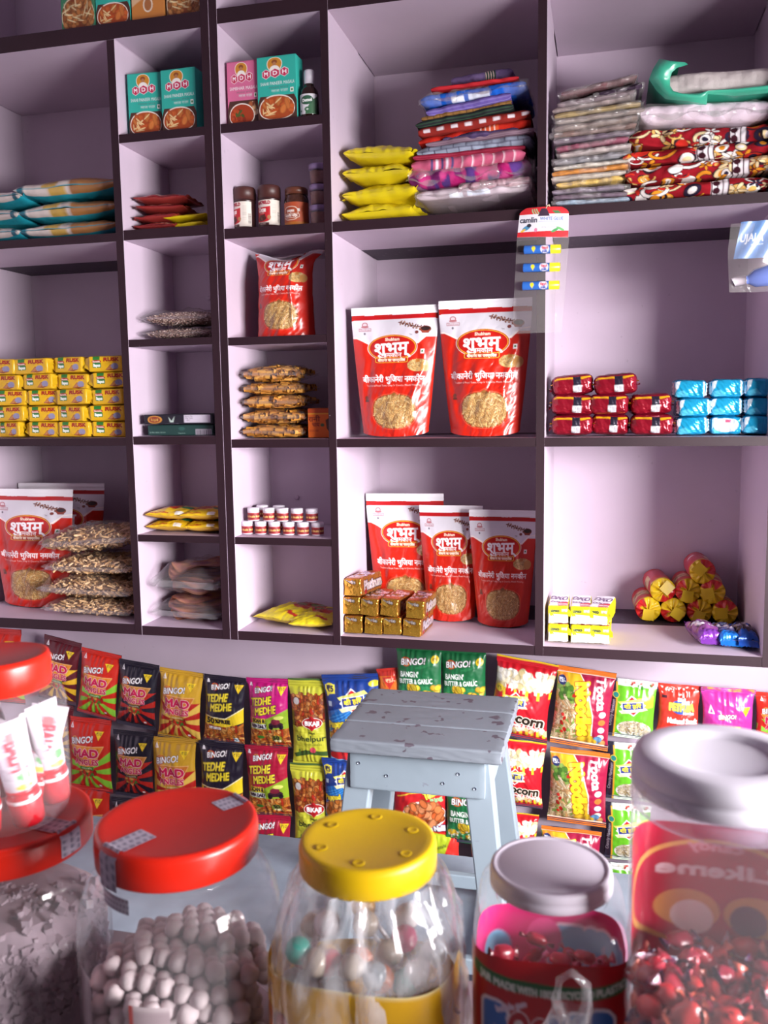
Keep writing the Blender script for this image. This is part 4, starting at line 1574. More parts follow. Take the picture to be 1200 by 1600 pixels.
c = Cv(1, 1.45, 40, '#d8641c')
c.rect(0, 0, 1, .28, '#b8481c'); c.rect(0, .28, 1, .34, '#e0a030'); c.text('रानी', .32, .55, .20, '#7a2414', width=.5, bold=.014); c.text('चाय', .40, .78, .16, '#8a2c18', width=.3, bold=.012)
c.text('मसाला', .3, 1.05, .10, '#a83a1c', width=.4, bold=.008); c.ell(.66, .80, .08, .07, '#3a5a34'); c.poly([(.8, .6), (1, .5), (1, 1.1), (.85, .95)], '#4a2a20')
carton(481, 514, 639, 687, .05, SHELF[2][4], .05, c.done(), '#c85a1c', 'tea_carton', 'small orange carton beside the stacked bags of pasta tubes', 'carton')

# --- antiseptic bottle
xc, zb, W, H = spot(469, 105, 501, 178, .03)
r = thing('antiseptic_bottle', 'dark brown bottle with white cap and green label beside the teal carton', 'bottle', (xc - .004, .035, SHELF[2][1]))
H = .108
MB().lathe([(.0005, 0), (.018, 0), (.0205, .003), (.0205, .055), (.019, .064), (.013, .071), (.0105, .075), (.0105, .08), (.0005, .08)], 40, sq=2.4).build('bottle_body', plain('brown_bottle', '#2a1612', .12), r)
MB().lathe([(.0005, .078), (.0122, .078), (.0122, .105), (.011, .108), (.0005, .108)], 32).build('bottle_cap', plain('white_cap', '#d8d2dc', .4), r)
c = Cv(1, 1.15, 44, '#d8d8dc')
c.poly([(.42, .95), (.7, .4), (1, .1), (1, 1.15), (.4, 1.15)], '#3f6a4a'); c.ell(.48, .36, .30, .26, '#2c5a40'); c.text('Dettol', .48, .36, .17, '#eef2ee', width=.44, rot=.06, bold=.012)
c.ell(.5, .88, .14, .14, '#3a6a4a'); c.text('+', .5, .88, .16, '#e8eee8', bold=.01); c.rect(.12, .9, .22, 1.0, '#4a5a50')
disc_patch(MB(), .0205, .008, .052, -PI + .45, -.35, c.done(), sq=2.4).build('bottle_label', 'printed_carton', r)

# --- cocoa tins, masala jar and little plastic tubs
def cocoa_art():
    c = Cv(1.6, 1, 90, '#d8cfc4')
    c.rect(.0, 0, .75, .08, '#d8cfc4'); c.text('WeiKFiELD', .40, .07, .075, '#a01c34', width=.52, bold=.010)
    c.rect(.16, .14, .66, .46, '#b81c26'); c.ell(.41, .46, .25, .09, '#b81c26'); c.ell(.41, .145, .26, .035, '#d8cfc4')
    c.text('Cocoa', .40, .24, .11, '#f2e4dc', width=.26, shear=.2, bold=.008); c.text('POWDER', .40, .325, .03, '#e8c8b8', width=.16, bold=.003)
    c.ell(.40, .45, .14, .07, '#4a1c14'); c.bits(.40, .44, .10, .05, 8, .04, .03, ['#5a2418', '#7a3a24'], 2); c.ell(.62, .43, .055, .05, '#a8744c')
    c.rect(.2, .56, .62, .625, '#3a1a18'); c.text('UNSWEETENED', .40, .59, .03, '#d8c0b8', width=.24, bold=.003)
    for k in range(12):
        c.line([(.72, .12 + .03 * k), (.84, .12 + .03 * k)], .005, '#8a7f7a')
    for k in range(14):
        c.rect(.88, .3 + k * .018, .98, .308 + k * .018, '#3a3038')
    return c.done()


def tin(px, y, rz, label):
    p = at(px, 320, y)
    r = thing('cocoa_tin', label, 'tin', (p[0], y + .03, SHELF[2][2]), (0, 0, rz), 'brown cocoa tins')
    MB().lathe([(.0005, 0), (.026, 0), (.0275, .002), (.0275, .012), (.0265, .014), (.0265, .072), (.0275, .074), (.0275, .079), (.0005, .079)], 48).build('tin_body', plain('cocoa_brown', '#351a19', .35), r)
    lid = [(.0005, .108), (.024, .108), (.0265, .105), (.0275, .10), (.0275, .078), (.0005, .078)]
    MB().lathe(lid, 72, dent=None).build('ribbed_lid', plain('brown_lid', '#4a2622', .45), r)
    disc_patch(MB(), .0265, .014, .072, -PI * .98, -.02, cocoa_art()).build('tin_label', 'printed_carton', r)


tin(375, .05, -.55, 'brown cocoa tin farthest left, its label turned aside')
tin(414, .05, -.10, 'brown cocoa tin between another cocoa tin and the masala jar')

p = at(457, 320, .05)
r = thing('masala_jar', 'squat glass masala jar with an orange-brown label and brown lid', 'jar', (p[0], .08, SHELF[2][2]))
MB().lathe([(.0005, 0), (.027, 0), (.029, .003), (.029, .07), (.027, .078), (.024, .082), (.0005, .082)], 48).build('jar_body', plain('dark_masala', '#4a2c22', .15, var=.2, scale=200), r)
MB().lathe([(.0005, .098), (.025, .098), (.0275, .095), (.0275, .082), (.0005, .082)], 48).build('jar_lid', plain('copper_lid', '#6a3a28', .4), r)
c = Cv(1.5, 1, 80, '#b8502a')
c.ell(.42, .33, .22, .20, '#e8d0bc', 0, 1, 3); c.ell(.42, .33, .20, .18, '#a8441e', 0, 1, 3); c.text('राजस्थान', .42, .26, .07, '#f2e4d8', width=.22, bold=.006)
c.ell(.42, .40, .25, .065, '#e8d0bc', 0, 1, 5); c.ell(.42, .40, .235, .052, '#a03c1c', 0, 1, 5); c.text('मथानिया मिर्च', .42, .40, .06, '#f2e4d8', width=.38, bold=.006); c.rect(0, .58, 1, .67, '#c87a2c'); c.rect(.62, .2, .68, .28, '#e8e0d8')
disc_patch(MB(), .029, .010, .062, -PI * .98, -.02, c.done()).build('jar_label', 'printed_carton', r)

for k in range(3):
    p = at(495, 320, .07)
    r = thing('spice_tub', 'small lilac-lidded plastic tub, ' + ['lowest', 'middle', 'topmost'][k] + ' of three stacked beside the masala jar', 'tub', (-.6595, .045, SHELF[2][2] + .0465 * k), (0, 0, .5 * k), 'stacked plastic spice tubs')
    MB().lathe([(.0005, .002), (.018, 0), (.019, .003), (.021, .034)], 36).build('tub_body', 'jar_plastic', r)
    MB().lathe([(.0005, .003), (.0175, .003), (.0195, .030), (.0005, .032)], 36).build('tub_spice', plain('tub_spice', '#7a4a44', .8, var=.2, scale=150), r)
    MB().lathe([(.0005, .046), (.0205, .046), (.0225, .044), (.0225, .034), (.0005, .034)], 36).build('tub_lid', plain('lilac_lid', '#8a749c', .4), r)

# --- white-lidded pots
def pot_art():
    c = Cv(2.2, 1, 66, '#8a1f24')
    c.rect(0, 0, 1, .06, '#a8343a'); c.rect(0, .40, 1, .455, '#a8343a')
    for k in range(3):
        c.text('रंग-तरंग', .2 + .30 * k, .24, .11, '#e8c070', width=.26, bold=.008)
    return c.done()


pot0 = None
for k, (px, py, row) in enumerate([(387, 833, 0), (408, 834, 0), (429.4, 835, 0), (451.6, 836, 0), (474, 837, 0), (496.6, 838, 0), (396.6, 811, 1), (420.6, 811, 1), (442, 811, 1), (464.4, 811, 1), (487.6, 811, 1), (410, 800, 2), (436, 800, 2)]):
    y = .055 if row < 2 else .115
    p = at(px, py, y)
    z = SHELF[2][5] + (.0335 if row else 0)
    where = {0: 'of the bottom row', 1: 'of the top row', 2: 'standing behind the top row'}[row]
    kk = k if row == 0 else k - 6 if row == 1 else k - 11
    lb = 'white-lidded pot with a dark red label, ' + ORD[kk] + ' from left ' + where
    if pot0 is None:
        r = thing('white_lidded_pot', lb, 'pot', (p[0], y, z), (0, 0, 0), 'small white-lidded pots')
        MB().lathe([(.0005, 0), (.0135, 0), (.0148, .0015), (.0148, .022)], 36).build('pot_body', plain('pot_white', '#e2d9e2', .35), r)
        MB().lathe([(.0005, .0325), (.0135, .0325), (.0152, .031), (.0152, .0215), (.0005, .0215)], 36).build('pot_lid', plain('pot_lid_white', '#e8e2ea', .35), r)
        disc_patch(MB(), .0148, .003, .0205, -PI * 1.1, .1 * PI, pot_art(), .0003).build('pot_label', 'printed_carton', r)
        pot0 = r
        for q in range(0):
            pass
        if row == 2:
            pass
    else:
        dup(pot0, (p[0], y, z), (0, 0, rnd.uniform(-.5, .5)), lb)
for k in range(2):      # the pots under the two at the back
    p = at((410, 436)[k], 820, .115)
    dup(pot0, (p[0], .115, SHELF[2][5]), (0, 0, .4), 'white-lidded pot of the back row, under the ' + ('left' if k == 0 else 'right') + ' raised one')

# --- yellow flour bags
def lying(name, label, cat, boxpx, y, D, art, group, rz=0, ry=0, z=None, T=None, p=2.8, wr=1.0, seed=0, mat=FILMM, fins=True, W=None, fincol=None, pinch=.06, edge=None):
    px0, py0, px1, py1 = boxpx
    xc, zb, w_, h_ = spot(px0, py0, px1, py1, y)
    W = W or w_
    T = T or h_
    if px0 > -20:
        xc, hf = fit(xc, W * .53 + abs(math.sin(rz)) * D / 2)
        W = min(W, (hf - abs(math.sin(rz)) * D / 2) / .53)
    r = thing(name, label, cat, (xc, y + D / 2, (zb if z is None else z) + .0012 + abs(math.sin(ry)) * W * .5), (0, ry, rz), group)
    bag(MB(), W, D, T, art, edge, p, wr, seed, pinch).build('bag_body', mat, r)
    if fins:
        fc = mean_col(art) if fincol is None else lin(fincol)
        for sgn in (-1, 1):
            e, o = sgn * W * .47, sgn * W * .528
            f = MB()
            fin(f, ((e, -D * .40, T * .48), (e, D * .40, T * .48), (o, -D * .44, T * (.52 + .12 * sgn)), (o, D * .44, T * .5)), 14, T * .06, fc, 2, seed, 3)
            f.build('end_seal', mat, r)
    return r


g = 'yellow flour bags in a leaning pile'
zt = SHELF[3][1]
for k, (bx, ry) in enumerate([((505, 319, 617, 346), .0), ((500, 291, 618, 321), -.02), ((502, 265, 612, 293), .05), ((517, 240, 630, 268), .10)]):
    lying('flour_bag', 'yellow foil flour bag, ' + ['lowest of four', 'second from bottom of the pile', 'third from bottom of the pile', 'topmost, tilted down to the right'][k], 'bag', bx, .035, .17, art_flour(70, .6, k), g, -.12 - .03 * k, ry, zt + [0, .041, .083, .121][k], .046, 2.6, 1.3, k + 3)

# --- teal and brown bags
def teal_edge(A):
    E_ = np.tile(lin('#1f8a9a'), (60, A.shape[1], 1)) * (1 + .06 * fnoise(np.arange(A.shape[1])[None] / 30, np.arange(60)[:, None] / 30, 1.5, 3))[..., None]
    E_[51:] = A[A.shape[0] // 2][None]
    return E_


g = 'teal-edged snack bags on the left shelf'
z = SHELF[0][1]
for k, (bx, zz) in enumerate([((26, 341, 180, 371), 0), ((24, 312, 180, 352), .044), ((20, 284, 178, 330), .096)]):
    lying('snack_bag', 'large teal and brown snack bag, ' + ['bottom', 'middle', 'top'][k] + ' of the pile beside the divider', 'bag', bx, .03, .24, art_teal(84, .8, k), g, .02 * k, -.015, z + zz, [.046, .054, .058][k], 2.6, 1.0, k + 20, fincol='#1f8a9a', edge=teal_edge(art_teal(84, .8, k)))
for k, (bx, zz) in enumerate([((-90, 350, 30, 376), 0), ((-90, 328, 28, 352), .044), ((-90, 300, 32, 332), .088)]):
    lying('snack_bag', 'teal snack bag cut by the left frame edge, ' + ['bottom', 'middle', 'top'][k] + ' of its pile', 'bag', bx, -.01 + .03, .22, art_teal(60, .8, k + 5)[:, ::-1], g, -.03, .02, z + zz, .044, 2.6, 1.0, k + 30, fincol='#2a93a6', edge=teal_edge(art_teal(60, .8, k + 5)[:, ::-1]))

# --- small red and yellow snack bags
g = 'small snack bags in the narrow pigeonhole'
z = SHELF[1][2]
for k, (bx, zz, art, lb, T) in enumerate([
        ((193, 345, 258, 361), 0, art_redbag(50, .8, 1), 'small dark red snack bag with a pink corner, lowest at left', .022),
        ((191, 333, 256, 348), .022, art_redbag(50, .8, 2), 'small dark red snack bag, second from the bottom at left', .022),
        ((190, 318, 262, 335), .044, art_redbag(50, .8, 3), 'small dark red snack bag, third from the bottom at left', .022),
        ((190, 300, 268, 322), .066, art_redbag(50, .8, 4), 'small dark red snack bag on top of the red pile', .026),
        ((258, 341, 321, 357), 0, art_flour(40, .7, 5), 'flat yellow snack bag lying lower beside the red pile', .020),
        ((254, 328, 322, 343), .021, art_flour(40, .7, 6), 'flat yellow snack bag lying upper beside the red pile', .018)]):
    lying('snack_bag', lb, 'bag', bx, .03 + .002 * k, .12, art, g, rnd.uniform(-.1, .1), rnd.uniform(-.03, .03), z + zz, T, 2.2, 1.2, 40 + k)

# --- yellow noodle packets
g = 'yellow noodle packets in pairs'
z = SHELF[1][5]
for k, (bx, zz) in enumerate([((217, 814, 282, 836), 0), ((282, 814, 343, 836), 0), ((218, 792, 286, 815), .030), ((281, 791, 344, 815), .030)]):
    lying('noodle_packet', 'yellow noodle packet, ' + ['lower left of four', 'lower right of four, touching the side board', 'upper left of four', 'upper right of four'][k] + ' above the flat papad bags', 'packet', bx, .025, .13, art_noodlebag(60, 1.1, k), g, .03 * (k - 1.5), 0, z + zz, .030, 2.3, 1.0, 50 + k)
g = 'large yellow noodle packets at the bottom'
z = SHELF[2][6]
lying('noodle_packet', 'yellow noodle packet with a red bowl picture, left of two in the bottom pigeonhole', 'packet', (386, 953, 470, 987), .045, .17, art_yellowbag(100, 1.3, 1), g, -.30, 0, z, .040, 2.1, 1.0, 61)
lying('noodle_packet', 'yellow noodle packet tucked against the right board of the bottom pigeonhole', 'packet', (446, 957, 512, 990), .02, .15, art_yellowbag(90, 1.3, 2), g, .12, 0, z, .036, 2.1, 1.0, 62)


# --- clear bags with their contents
def clear_bag(name, label, cat, bx, y, D, z, T, group, fill, fillname, rz=0, ry=0, seed=0, filmm='clear_film', p=2.3, fins=True):
    px0, py0, px1, py1 = bx
    xc, zb, W, h_ = spot(px0, py0, px1, py1, y)
    xc, hf = fit(xc, W * .53 + abs(math.sin(rz)) * D / 2)
    W = min(W, (hf - abs(math.sin(rz)) * D / 2) / .53)
    r = thing(name, label, cat, (xc, y + D / 2, z + .0012 + abs(math.sin(ry)) * W * .4), (0, ry, rz), group)
    f = bag(MB(), W, D, T, solid('#ffffff', 40, 30), solid('#ffffff', 40, 30), p, 1.6, seed, .05)
    f.build('clear_bag_film', filmm, r)
    if fins:
        q = MB()
        for sgn in (-1, 1):
            e, o = sgn * W * .46, sgn * W * .528
            fin(q, ((e, -D * .42, T * .45), (e, D * .42, T * .45), (o, -D * .46, T * (.30)), (o, D * .46, T * .5)), 14, T * .08, '#ffffff', 2, seed, 3)
        fin(q, ((-W * .45, -D * .47, T * .55), (W * .45, -D * .47, T * .45), (-W * .45, -D * .53, T * .38), (W * .45, -D * .53, T * .30)), 14, T * .05, '#ffffff', 1, seed, 4)
        q.build('end_seal', filmm, r)
    b = MB()
    fill(b, W * .92, D * .92, T * .86, random.Random(seed))
    b.v = [np.maximum(q + np.array([0, 0, T * .06]), [-9, -9, .0006]) for q in b.v]
    o = b.build(fillname, 'dry_food', r)
    o['kind'] = 'stuff'
    return r


def inbag(W, D, T, rg, p=2.5, shell=.55):
    """a place near the skin of the bag"""
    while True:
        x, y, zz = rg.uniform(-1, 1), rg.uniform(-1, 1), rg.uniform(-1, 1)
        h = max(0, 1 - abs(x) ** p) ** (1 / p) * max(0, 1 - abs(y) ** p) ** (1 / p)
        if h > .1 and abs(zz) <= h and (zz > h - .22 or (y < -.3 and abs(zz) > h - .45)):
            return Vector((x * W / 2, y * D / 2, T / 2 + zz * T / 2))


def core(b, W, D, T, col, k=.86):
    n0 = len(b.v)
    bag(b, W * k, D * k, T * k, solid(col, 20, 14), solid(col, 20, 14), 2.4, .4, 3)
    for i in range(n0, len(b.v)):
        b.v[i] = b.v[i] + np.array([0, 0, T * (1 - k) / 2])


def fill_sticks(b, W, D, T, rg):
    core(b, W, D, T, '#a07850', .76)
    for _ in range(520):
        c = inbag(W * .95, D * .95, T * .93, rg)
        a = rg.uniform(0, 2 * PI)
        d = Vector((math.cos(a), math.sin(a) * .8, rg.uniform(-.5, .5))).normalized() * rg.uniform(.006, .014)
        capsule_mesh(b, c - d, c + d, rg.uniform(.0022, .0030), lin(rg.choice(['#c9a070', '#d8b082', '#b88c5c', '#e0bc90'])), 6, .003, rg)


def fill_pasta(b, W, D, T, rg):
    core(b, W, D, T, '#a8702c', .76)
    for _ in range(220):
        c = inbag(W * .94, D * .94, T * .92, rg)
        a = rg.choice([0, 0, .3, -.3, rg.uniform(0, 3)])
        d = Vector((math.cos(a), math.sin(a), rg.uniform(-.2, .2))).normalized() * rg.uniform(.009, .012)
        b.tube([c - d, c + d], .0058, 9, lin(rg.choice(['#c98a34', '#d39a48', '#bd7c30'])), 0, caps=False)
        b.tube([c - d * .98, c + d * .98], .0044, 9, lin('#8a5420'), 0, caps=False)


def fill_seeds(b, W, D, T, rg):
    core(b, W, D, T, '#9a7a6c', .90)
    for _ in range(1300):
        c = inbag(W * .96, D * .96, T * .96, rg)
        s = rg.uniform(.0012, .0024)
        v = [c + Vector(q) * s for q in ((1.4, 0, 0), (-1.4, 0, 0), (0, 1, 0), (0, -1, 0), (0, 0, .9), (0, 0, -.9))]
        b.add([list(q) for q in v], [(0, 2, 4), (2, 1, 4), (1, 3, 4), (3, 0, 4), (2, 0, 5), (1, 2, 5), (3, 1, 5), (0, 3, 5)], lin(rg.choice(['#a8887a', '#c8ae9e', '#8a665a', '#dcc6ba', '#b08e80'])))


def fill_papad(b, W, D, T, rg):
    for k in range(7):
        zc = T * (.12 + .76 * k / 6)
        R = min(W, D) * .47 * (1 - .25 * abs(k / 6 - .5))
        t = np.linspace(0, 2 * PI, 48, endpoint=False)
        rr = np.linspace(.02, 1, 8)
        ph = rg.uniform(0, 6)
        P = np.array([[[W / min(W, D) * R * q * math.cos(a) + .004 * math.sin(k), R * q * math.sin(a), zc + T * .07 * q * q * (math.sin(3 * a + ph) + .6 * math.sin(5 * a + 2 * ph))] for a in t] for q in rr])
        cols = np.array([[lin(['#b87464', '#c4825c', '#a86874', '#cc9068'][(k + int(q * 3)) % 4]) * (1 + .1 * math.sin(9 * a + k)) for a in t] for q in rr])
        b.grid(P, cols, cu=True)
        P2 = P.copy()
        P2[..., 2] += T * .05
        b.grid(P2, cols, cu=True, flip=True)


z = SHELF[0][3]
g = 'clear bags of fried snack sticks'
for k, (bx, zz, T) in enumerate([((64, 945, 212, 973), 0, .046), ((58, 900, 211, 947), .046, .060), ((64, 864, 208, 906), .106, .056), ((62, 815, 208, 872), .160, .074)]):
    clear_bag('snack_stick_bag', 'clear bag of tan fried snack sticks, ' + ['bottom of the pile', 'second from the bottom', 'third from the bottom', 'top of the pile, slanting'][k], 'bag', bx, .025, .19, z + zz, T, g, fill_sticks, 'snack_sticks', 0, [0, 0, -.02, -.10][k], 70 + k)
z = SHELF[2][4]
g = 'clear bags of pasta tubes'
for k, (bx, zz, T) in enumerate([((373, 664, 468, 686), 0, .034), ((372, 641, 471, 667), .034, .037), ((375, 619, 469, 645), .071, .036), ((375, 601, 468, 625), .106, .030), ((373, 577, 466, 609), .136, .042)]):
    clear_bag('pasta_bag', 'clear bag of amber pasta tubes, ' + ['bottom of five', 'second from bottom of five', 'middle of five', 'fourth from bottom of five', 'top of five'][k], 'bag', bx, .03, .17, z + zz, T, g, fill_pasta, 'pasta_tubes', .02 * (k - 2), 0, 80 + k)
z = SHELF[1][3]
g = 'clear bags of brown seeds'
for k, (bx, zz, T) in enumerate([((203, 506, 318, 528), 0, .032), ((194, 480, 312, 510), .032, .044)]):
    clear_bag('seed_bag', 'clear bag of brown seeds, ' + ['lower', 'upper'][k] + ' of two in the narrow pigeonhole', 'bag', bx, .03, .18, z + zz, T, g, fill_seeds, 'seeds', -.03 * k, 0, 90 + k)
z = SHELF[1][6]
g = 'clear bags of papad discs'
for k, (bx, zz, T) in enumerate([((220, 925, 348, 981), 0, .065), ((217, 872, 346, 940), .067, .088)]):
    clear_bag('papad_bag', 'clear plastic bag of thin brown papads, ' + ['lower', 'upper'][k] + ' of two', 'bag', bx, .02, .20, z + zz, T, g, fill_papad, 'papads', .05 * k, 0, 95 + k)

# --- rusk packets
RUSK = art_rusk()
g = 'yellow rusk packets stacked five high'
rows = [[(-35, 27), (19, 80), (80, 131), (133, 189)], [(-25, 33), (33, 86), (84, 139), (139, 196)], [(-12, 40), (38, 88), (86, 143), (140, 194)], [(-12, 43), (41, 91), (89, 138), (136, 194)], [(-12, 42), (40, 92), (89, 143), (139, 195)]]
RY = [(541, 570), (570, 600), (600, 628), (628, 656), (657, 685)]
rusk0 = None
rusk_y = .03
for i in range(4, -1, -1):
    for j, (x0, x1) in enumerate(rows[i]):
        xc, zb, W, H = spot(x0, RY[i][0], x1, RY[i][1], rusk_y)
        zz = SHELF[0][2] + .0012 + (4 - i) * .0408
        lb = 'yellow rusk packet, ' + ['cut by the frame edge', 'second from left', 'third from left', 'nearest the divider'][j] + ' in the ' + ['top', 'second', 'middle', 'fourth', 'bottom'][i] + ' row'
        rot = (rnd.uniform(-.04, .04), rnd.uniform(-.035, .035), rnd.uniform(-.14, .14))
        loc = (xc, rusk_y + .035 + rnd.uniform(-.006, .008), zz)
        if rusk0 is None:
            r = thing('rusk_packet', lb, 'packet', loc, rot, g)
            brick(MB(), .073, .07, .040, .005, {'F': RUSK}, '#c9a01c', .0006, 3, .05).build('packet_body', FILMM, r)
            for sgn in (-1, 1):
                f = MB()
                fin(f, ((sgn * .0345, -.033, .004), (sgn * .0345, -.033, .037), (sgn * .046, -.030, .012), (sgn * .044, -.024, .034)), 8, .002, '#dcae18', 1, sgn, 1)
                fin(f, ((sgn * .0350, -.030, .037), (sgn * .0350, .030, .037), (sgn * .043, -.020, .020), (sgn * .043, .02, .02)), 8, .0015, '#d0a41a', 2, sgn, 1)
                f.build('folded_end', FILMM, r)
            rusk0 = r
        else:
            dup(rusk0, loc, rot, lb, (W / .080, 1, 1))

# --- gold biscuit packets
GT, GE, GS = art_gold(2.4, 34, 'top'), art_gold(.95, 36, 'end'), art_gold(.42, 80, 'side')
gold0 = None
z = SHELF[3][3]
g = 'gold foil biscuit packets'
for k, (px, py, y, row, rz, lb) in enumerate([
        (550, 992, .022, 0, .05, 'gold biscuit packet, first from the left board in the bottom row'), (582, 993, .022, 0, .02, 'gold biscuit packet, second from the left board in the bottom row'),
        (613, 994, .022, 0, .0, 'gold biscuit packet, third from the left board in the bottom row'), (645, 995, .022, 0, -.06, 'gold biscuit packet at the open right end of the bottom row'),
        (549, 962, .024, 1, .0, 'gold biscuit packet in the second row, under the topmost one'), (580, 963, .022, 1, -.12, 'gold biscuit packet, second from the left board in the second row'),
        (612, 963, .020, 1, -.14, 'gold biscuit packet, third from the left board in the second row'), (650, 964, .015, 1, -.05, 'gold biscuit packet with a torn end, right end of the second row'),
        (558, 930, .024, 2, -.20, 'single gold biscuit packet on top of the gold pile')]):
    p = at(px, py, y)
    loc = (p[0], y + .062, z + .0455 * row)
    if gold0 is None:
        r = thing('biscuit_packet', lb, 'packet', loc, (0, 0, rz), g)
        brick(MB(), .047, .12, .045, .006, {'F': GE, 'T': GT, 'R': GS}, '#a8762a', .0012, 5, .0).build('packet_body', FOIL, r)
        f = MB()
        fin(f, ((-.020, -.060, .024), (.020, -.060, .026), (-.021, -.0635, .004), (.021, -.064, .003)), 12, .0012, '#c8983a', 1, 0, 5)
        fin(f, ((-.021, -.0605, .042), (.0, -.062, .028), (-.019, -.063, .030), (-.004, -.0635, .024)), 8, .001, '#d8a848', 1, 0, 2)
        f.build('folded_end', FOIL, r)
        gold0 = r
    else:
        dup(gold0, loc, (rnd.uniform(-.02, .02), rnd.uniform(-.06, .06), rz), lb)

# --- maroon cake packets and blue packets
MA = art_maroon(.5)
z = SHELF[4][2]
g = 'maroon cake packets in three rows'
mar0 = None
for k, (x0, x1, py, row, rz, lb) in enumerate([
        (853, 922, 682, 0, .04, 'first from the divider in the bottom row'), (923, 983, 682, 0, 0, 'middle of the bottom row'), (985, 1053, 682, 0, -.03, 'last of the bottom row, beside the blue packets'),
        (852, 920, 652, 1, .06, 'first from the divider in the middle row'), (921, 983, 652, 1, -.03, 'second from the divider in the middle row'), (984, 1050, 650, 1, .05, 'last of the middle row, nothing on top of it'),
        (860, 925, 620, 2, .1, 'left of two on top'), (930, 998, 618, 2, -.05, 'right of two on top')]):
    xc, zb, W, H = spot(x0, py - 30, x1, py, .04)
    xc, _h = fit(xc, .0525)
    loc = (xc, .04 + .05 + rnd.uniform(-.01, .005), z + .0042 + row * .0445)
    lb = 'maroon and yellow cake packet, ' + lb
    if mar0 is None:
        r = thing('cake_packet', lb, 'packet', loc, (0, 0, rz), g)
        brick(MB(), .090, .10, .043, .013, {'F': MA}, '#86142a', .0013, 8, .12).build('packet_body', 'glossy_foil', r)
        for sgn in (-1, 1):
            f = MB()
            fin(f, ((sgn * .043, -.034, .016), (sgn * .043, .034, .016), (sgn * .051, -.038, .013 + .004 * sgn), (sgn * .051, .036, .02)), 12, .002, '#a81c30', 2, sgn, 3)
            fin(f, ((sgn * .036, -.046, .026), (sgn * .044, -.030, .026), (sgn * .049, -.044, .024), (sgn * .050, -.03, .024)), 8, .001, '#e0a81e', 2, sgn, 1)
            f.build('end_seal', 'glossy_foil', r)
        mar0 = r
    else:
        dup(mar0, loc, (rnd.uniform(-.03, .03), rnd.uniform(-.08, .08), rz), lb, (W / .091, 1, 1))
g = 'bright blue wafer packets in three rows'
BL = [art_blue(.62, 50, 0), art_blue(.62, 50, 1)]
blu = {}
for row in range(3):
    for col, (x0, x1) in enumerate([(1058, 1109), (1110, 1158), (1160, 1212)]):
        xc, zb, W, H = spot(x0, 640, x1, 668, .05)
        v = 1 if (row == 0 and col == 1) else 0
        loc = (xc + rnd.uniform(-.003, .003) - .004 * row * (col == 0), .05 + .05 + rnd.uniform(-.008, .004), z + .0018 + row * .0400)
        lb = 'bright blue foil packet, ' + ['beside the maroon packets', 'centre column', 'cut by the right frame edge'][col] + ', ' + ['bottom', 'middle', 'top'][row] + ' row'
        rot = (rnd.uniform(-.02, .02), rnd.uniform(-.05, .05), rnd.uniform(-.08, .08))
        if v not in blu:
            r = thing('wafer_packet', lb, 'packet', loc, rot, g)
            brick(MB(), .066, .10, .039, .008, {'F': BL[v]}, '#1d94c0', .0014, 12 + v, .06).build('packet_body', 'glossy_foil', r)
            f = MB()
            for sgn in (-1, 1):
                fin(f, ((sgn * .031, -.045, .006), (sgn * .031, -.045, .034), (sgn * .0355, -.040, .008), (sgn * .036, -.036, .032)), 10, .001, '#cfdce6', 0, sgn, 3)
            f.build('end_seal', 'glossy_foil', r)
            blu[v] = r
        else:
            dup(blu[v], loc, rot, lb)

# --- yellow soap-like packets
ST, SE = art_soap(2.7, 40, 'top'), art_soap(.85, 44, 'end')
z = SHELF[4][3]
g = 'yellow and white biscuit packets in two rows'
so0 = None
for k, (px, row, rz) in enumerate([(872, 0, 0), (906, 0, .03), (938, 0, -.03), (871, 1, .02), (906, 1, 0), (940, 1, -.14)]):
    p = at(px, 985, .035)
    loc = (p[0], .035 + .070 + (0 if row == 0 else .004), z + .0425 * row)
    lb = 'yellow packet with a white printed top, ' + ['first from the divider', 'middle', 'right end'][k % 3] + ' of the ' + ['bottom', 'top'][row] + ' row'
    if so0 is None:
        r = thing('biscuit_packet', lb, 'packet', loc, (0, 0, rz), g)
        brick(MB(), .047, .134, .042, .006, {'F': SE, 'T': ST}, '#dccf1e', .001, 15).build('packet_body', FILMM, r)
        f = MB()
        fin(f, ((-.021, -0.0670, .024), (.021, -0.0670, .022), (-.022, -0.0730, .003), (.023, -0.0740, .006)), 12, .0012, '#d8d6d0', 1, 0, 4)
        fin(f, ((.018, -0.0660, .020), (.022, -0.0640, .036), (.030, -0.0710, .018), (.029, -0.0680, .030)), 6, .001, '#e0d420', 1, 0, 1)
        f.build('folded_end', FILMM, r)
        so0 = r
    else:
        dup(so0, loc, (0, rnd.uniform(-.03, .03), rz), lb)

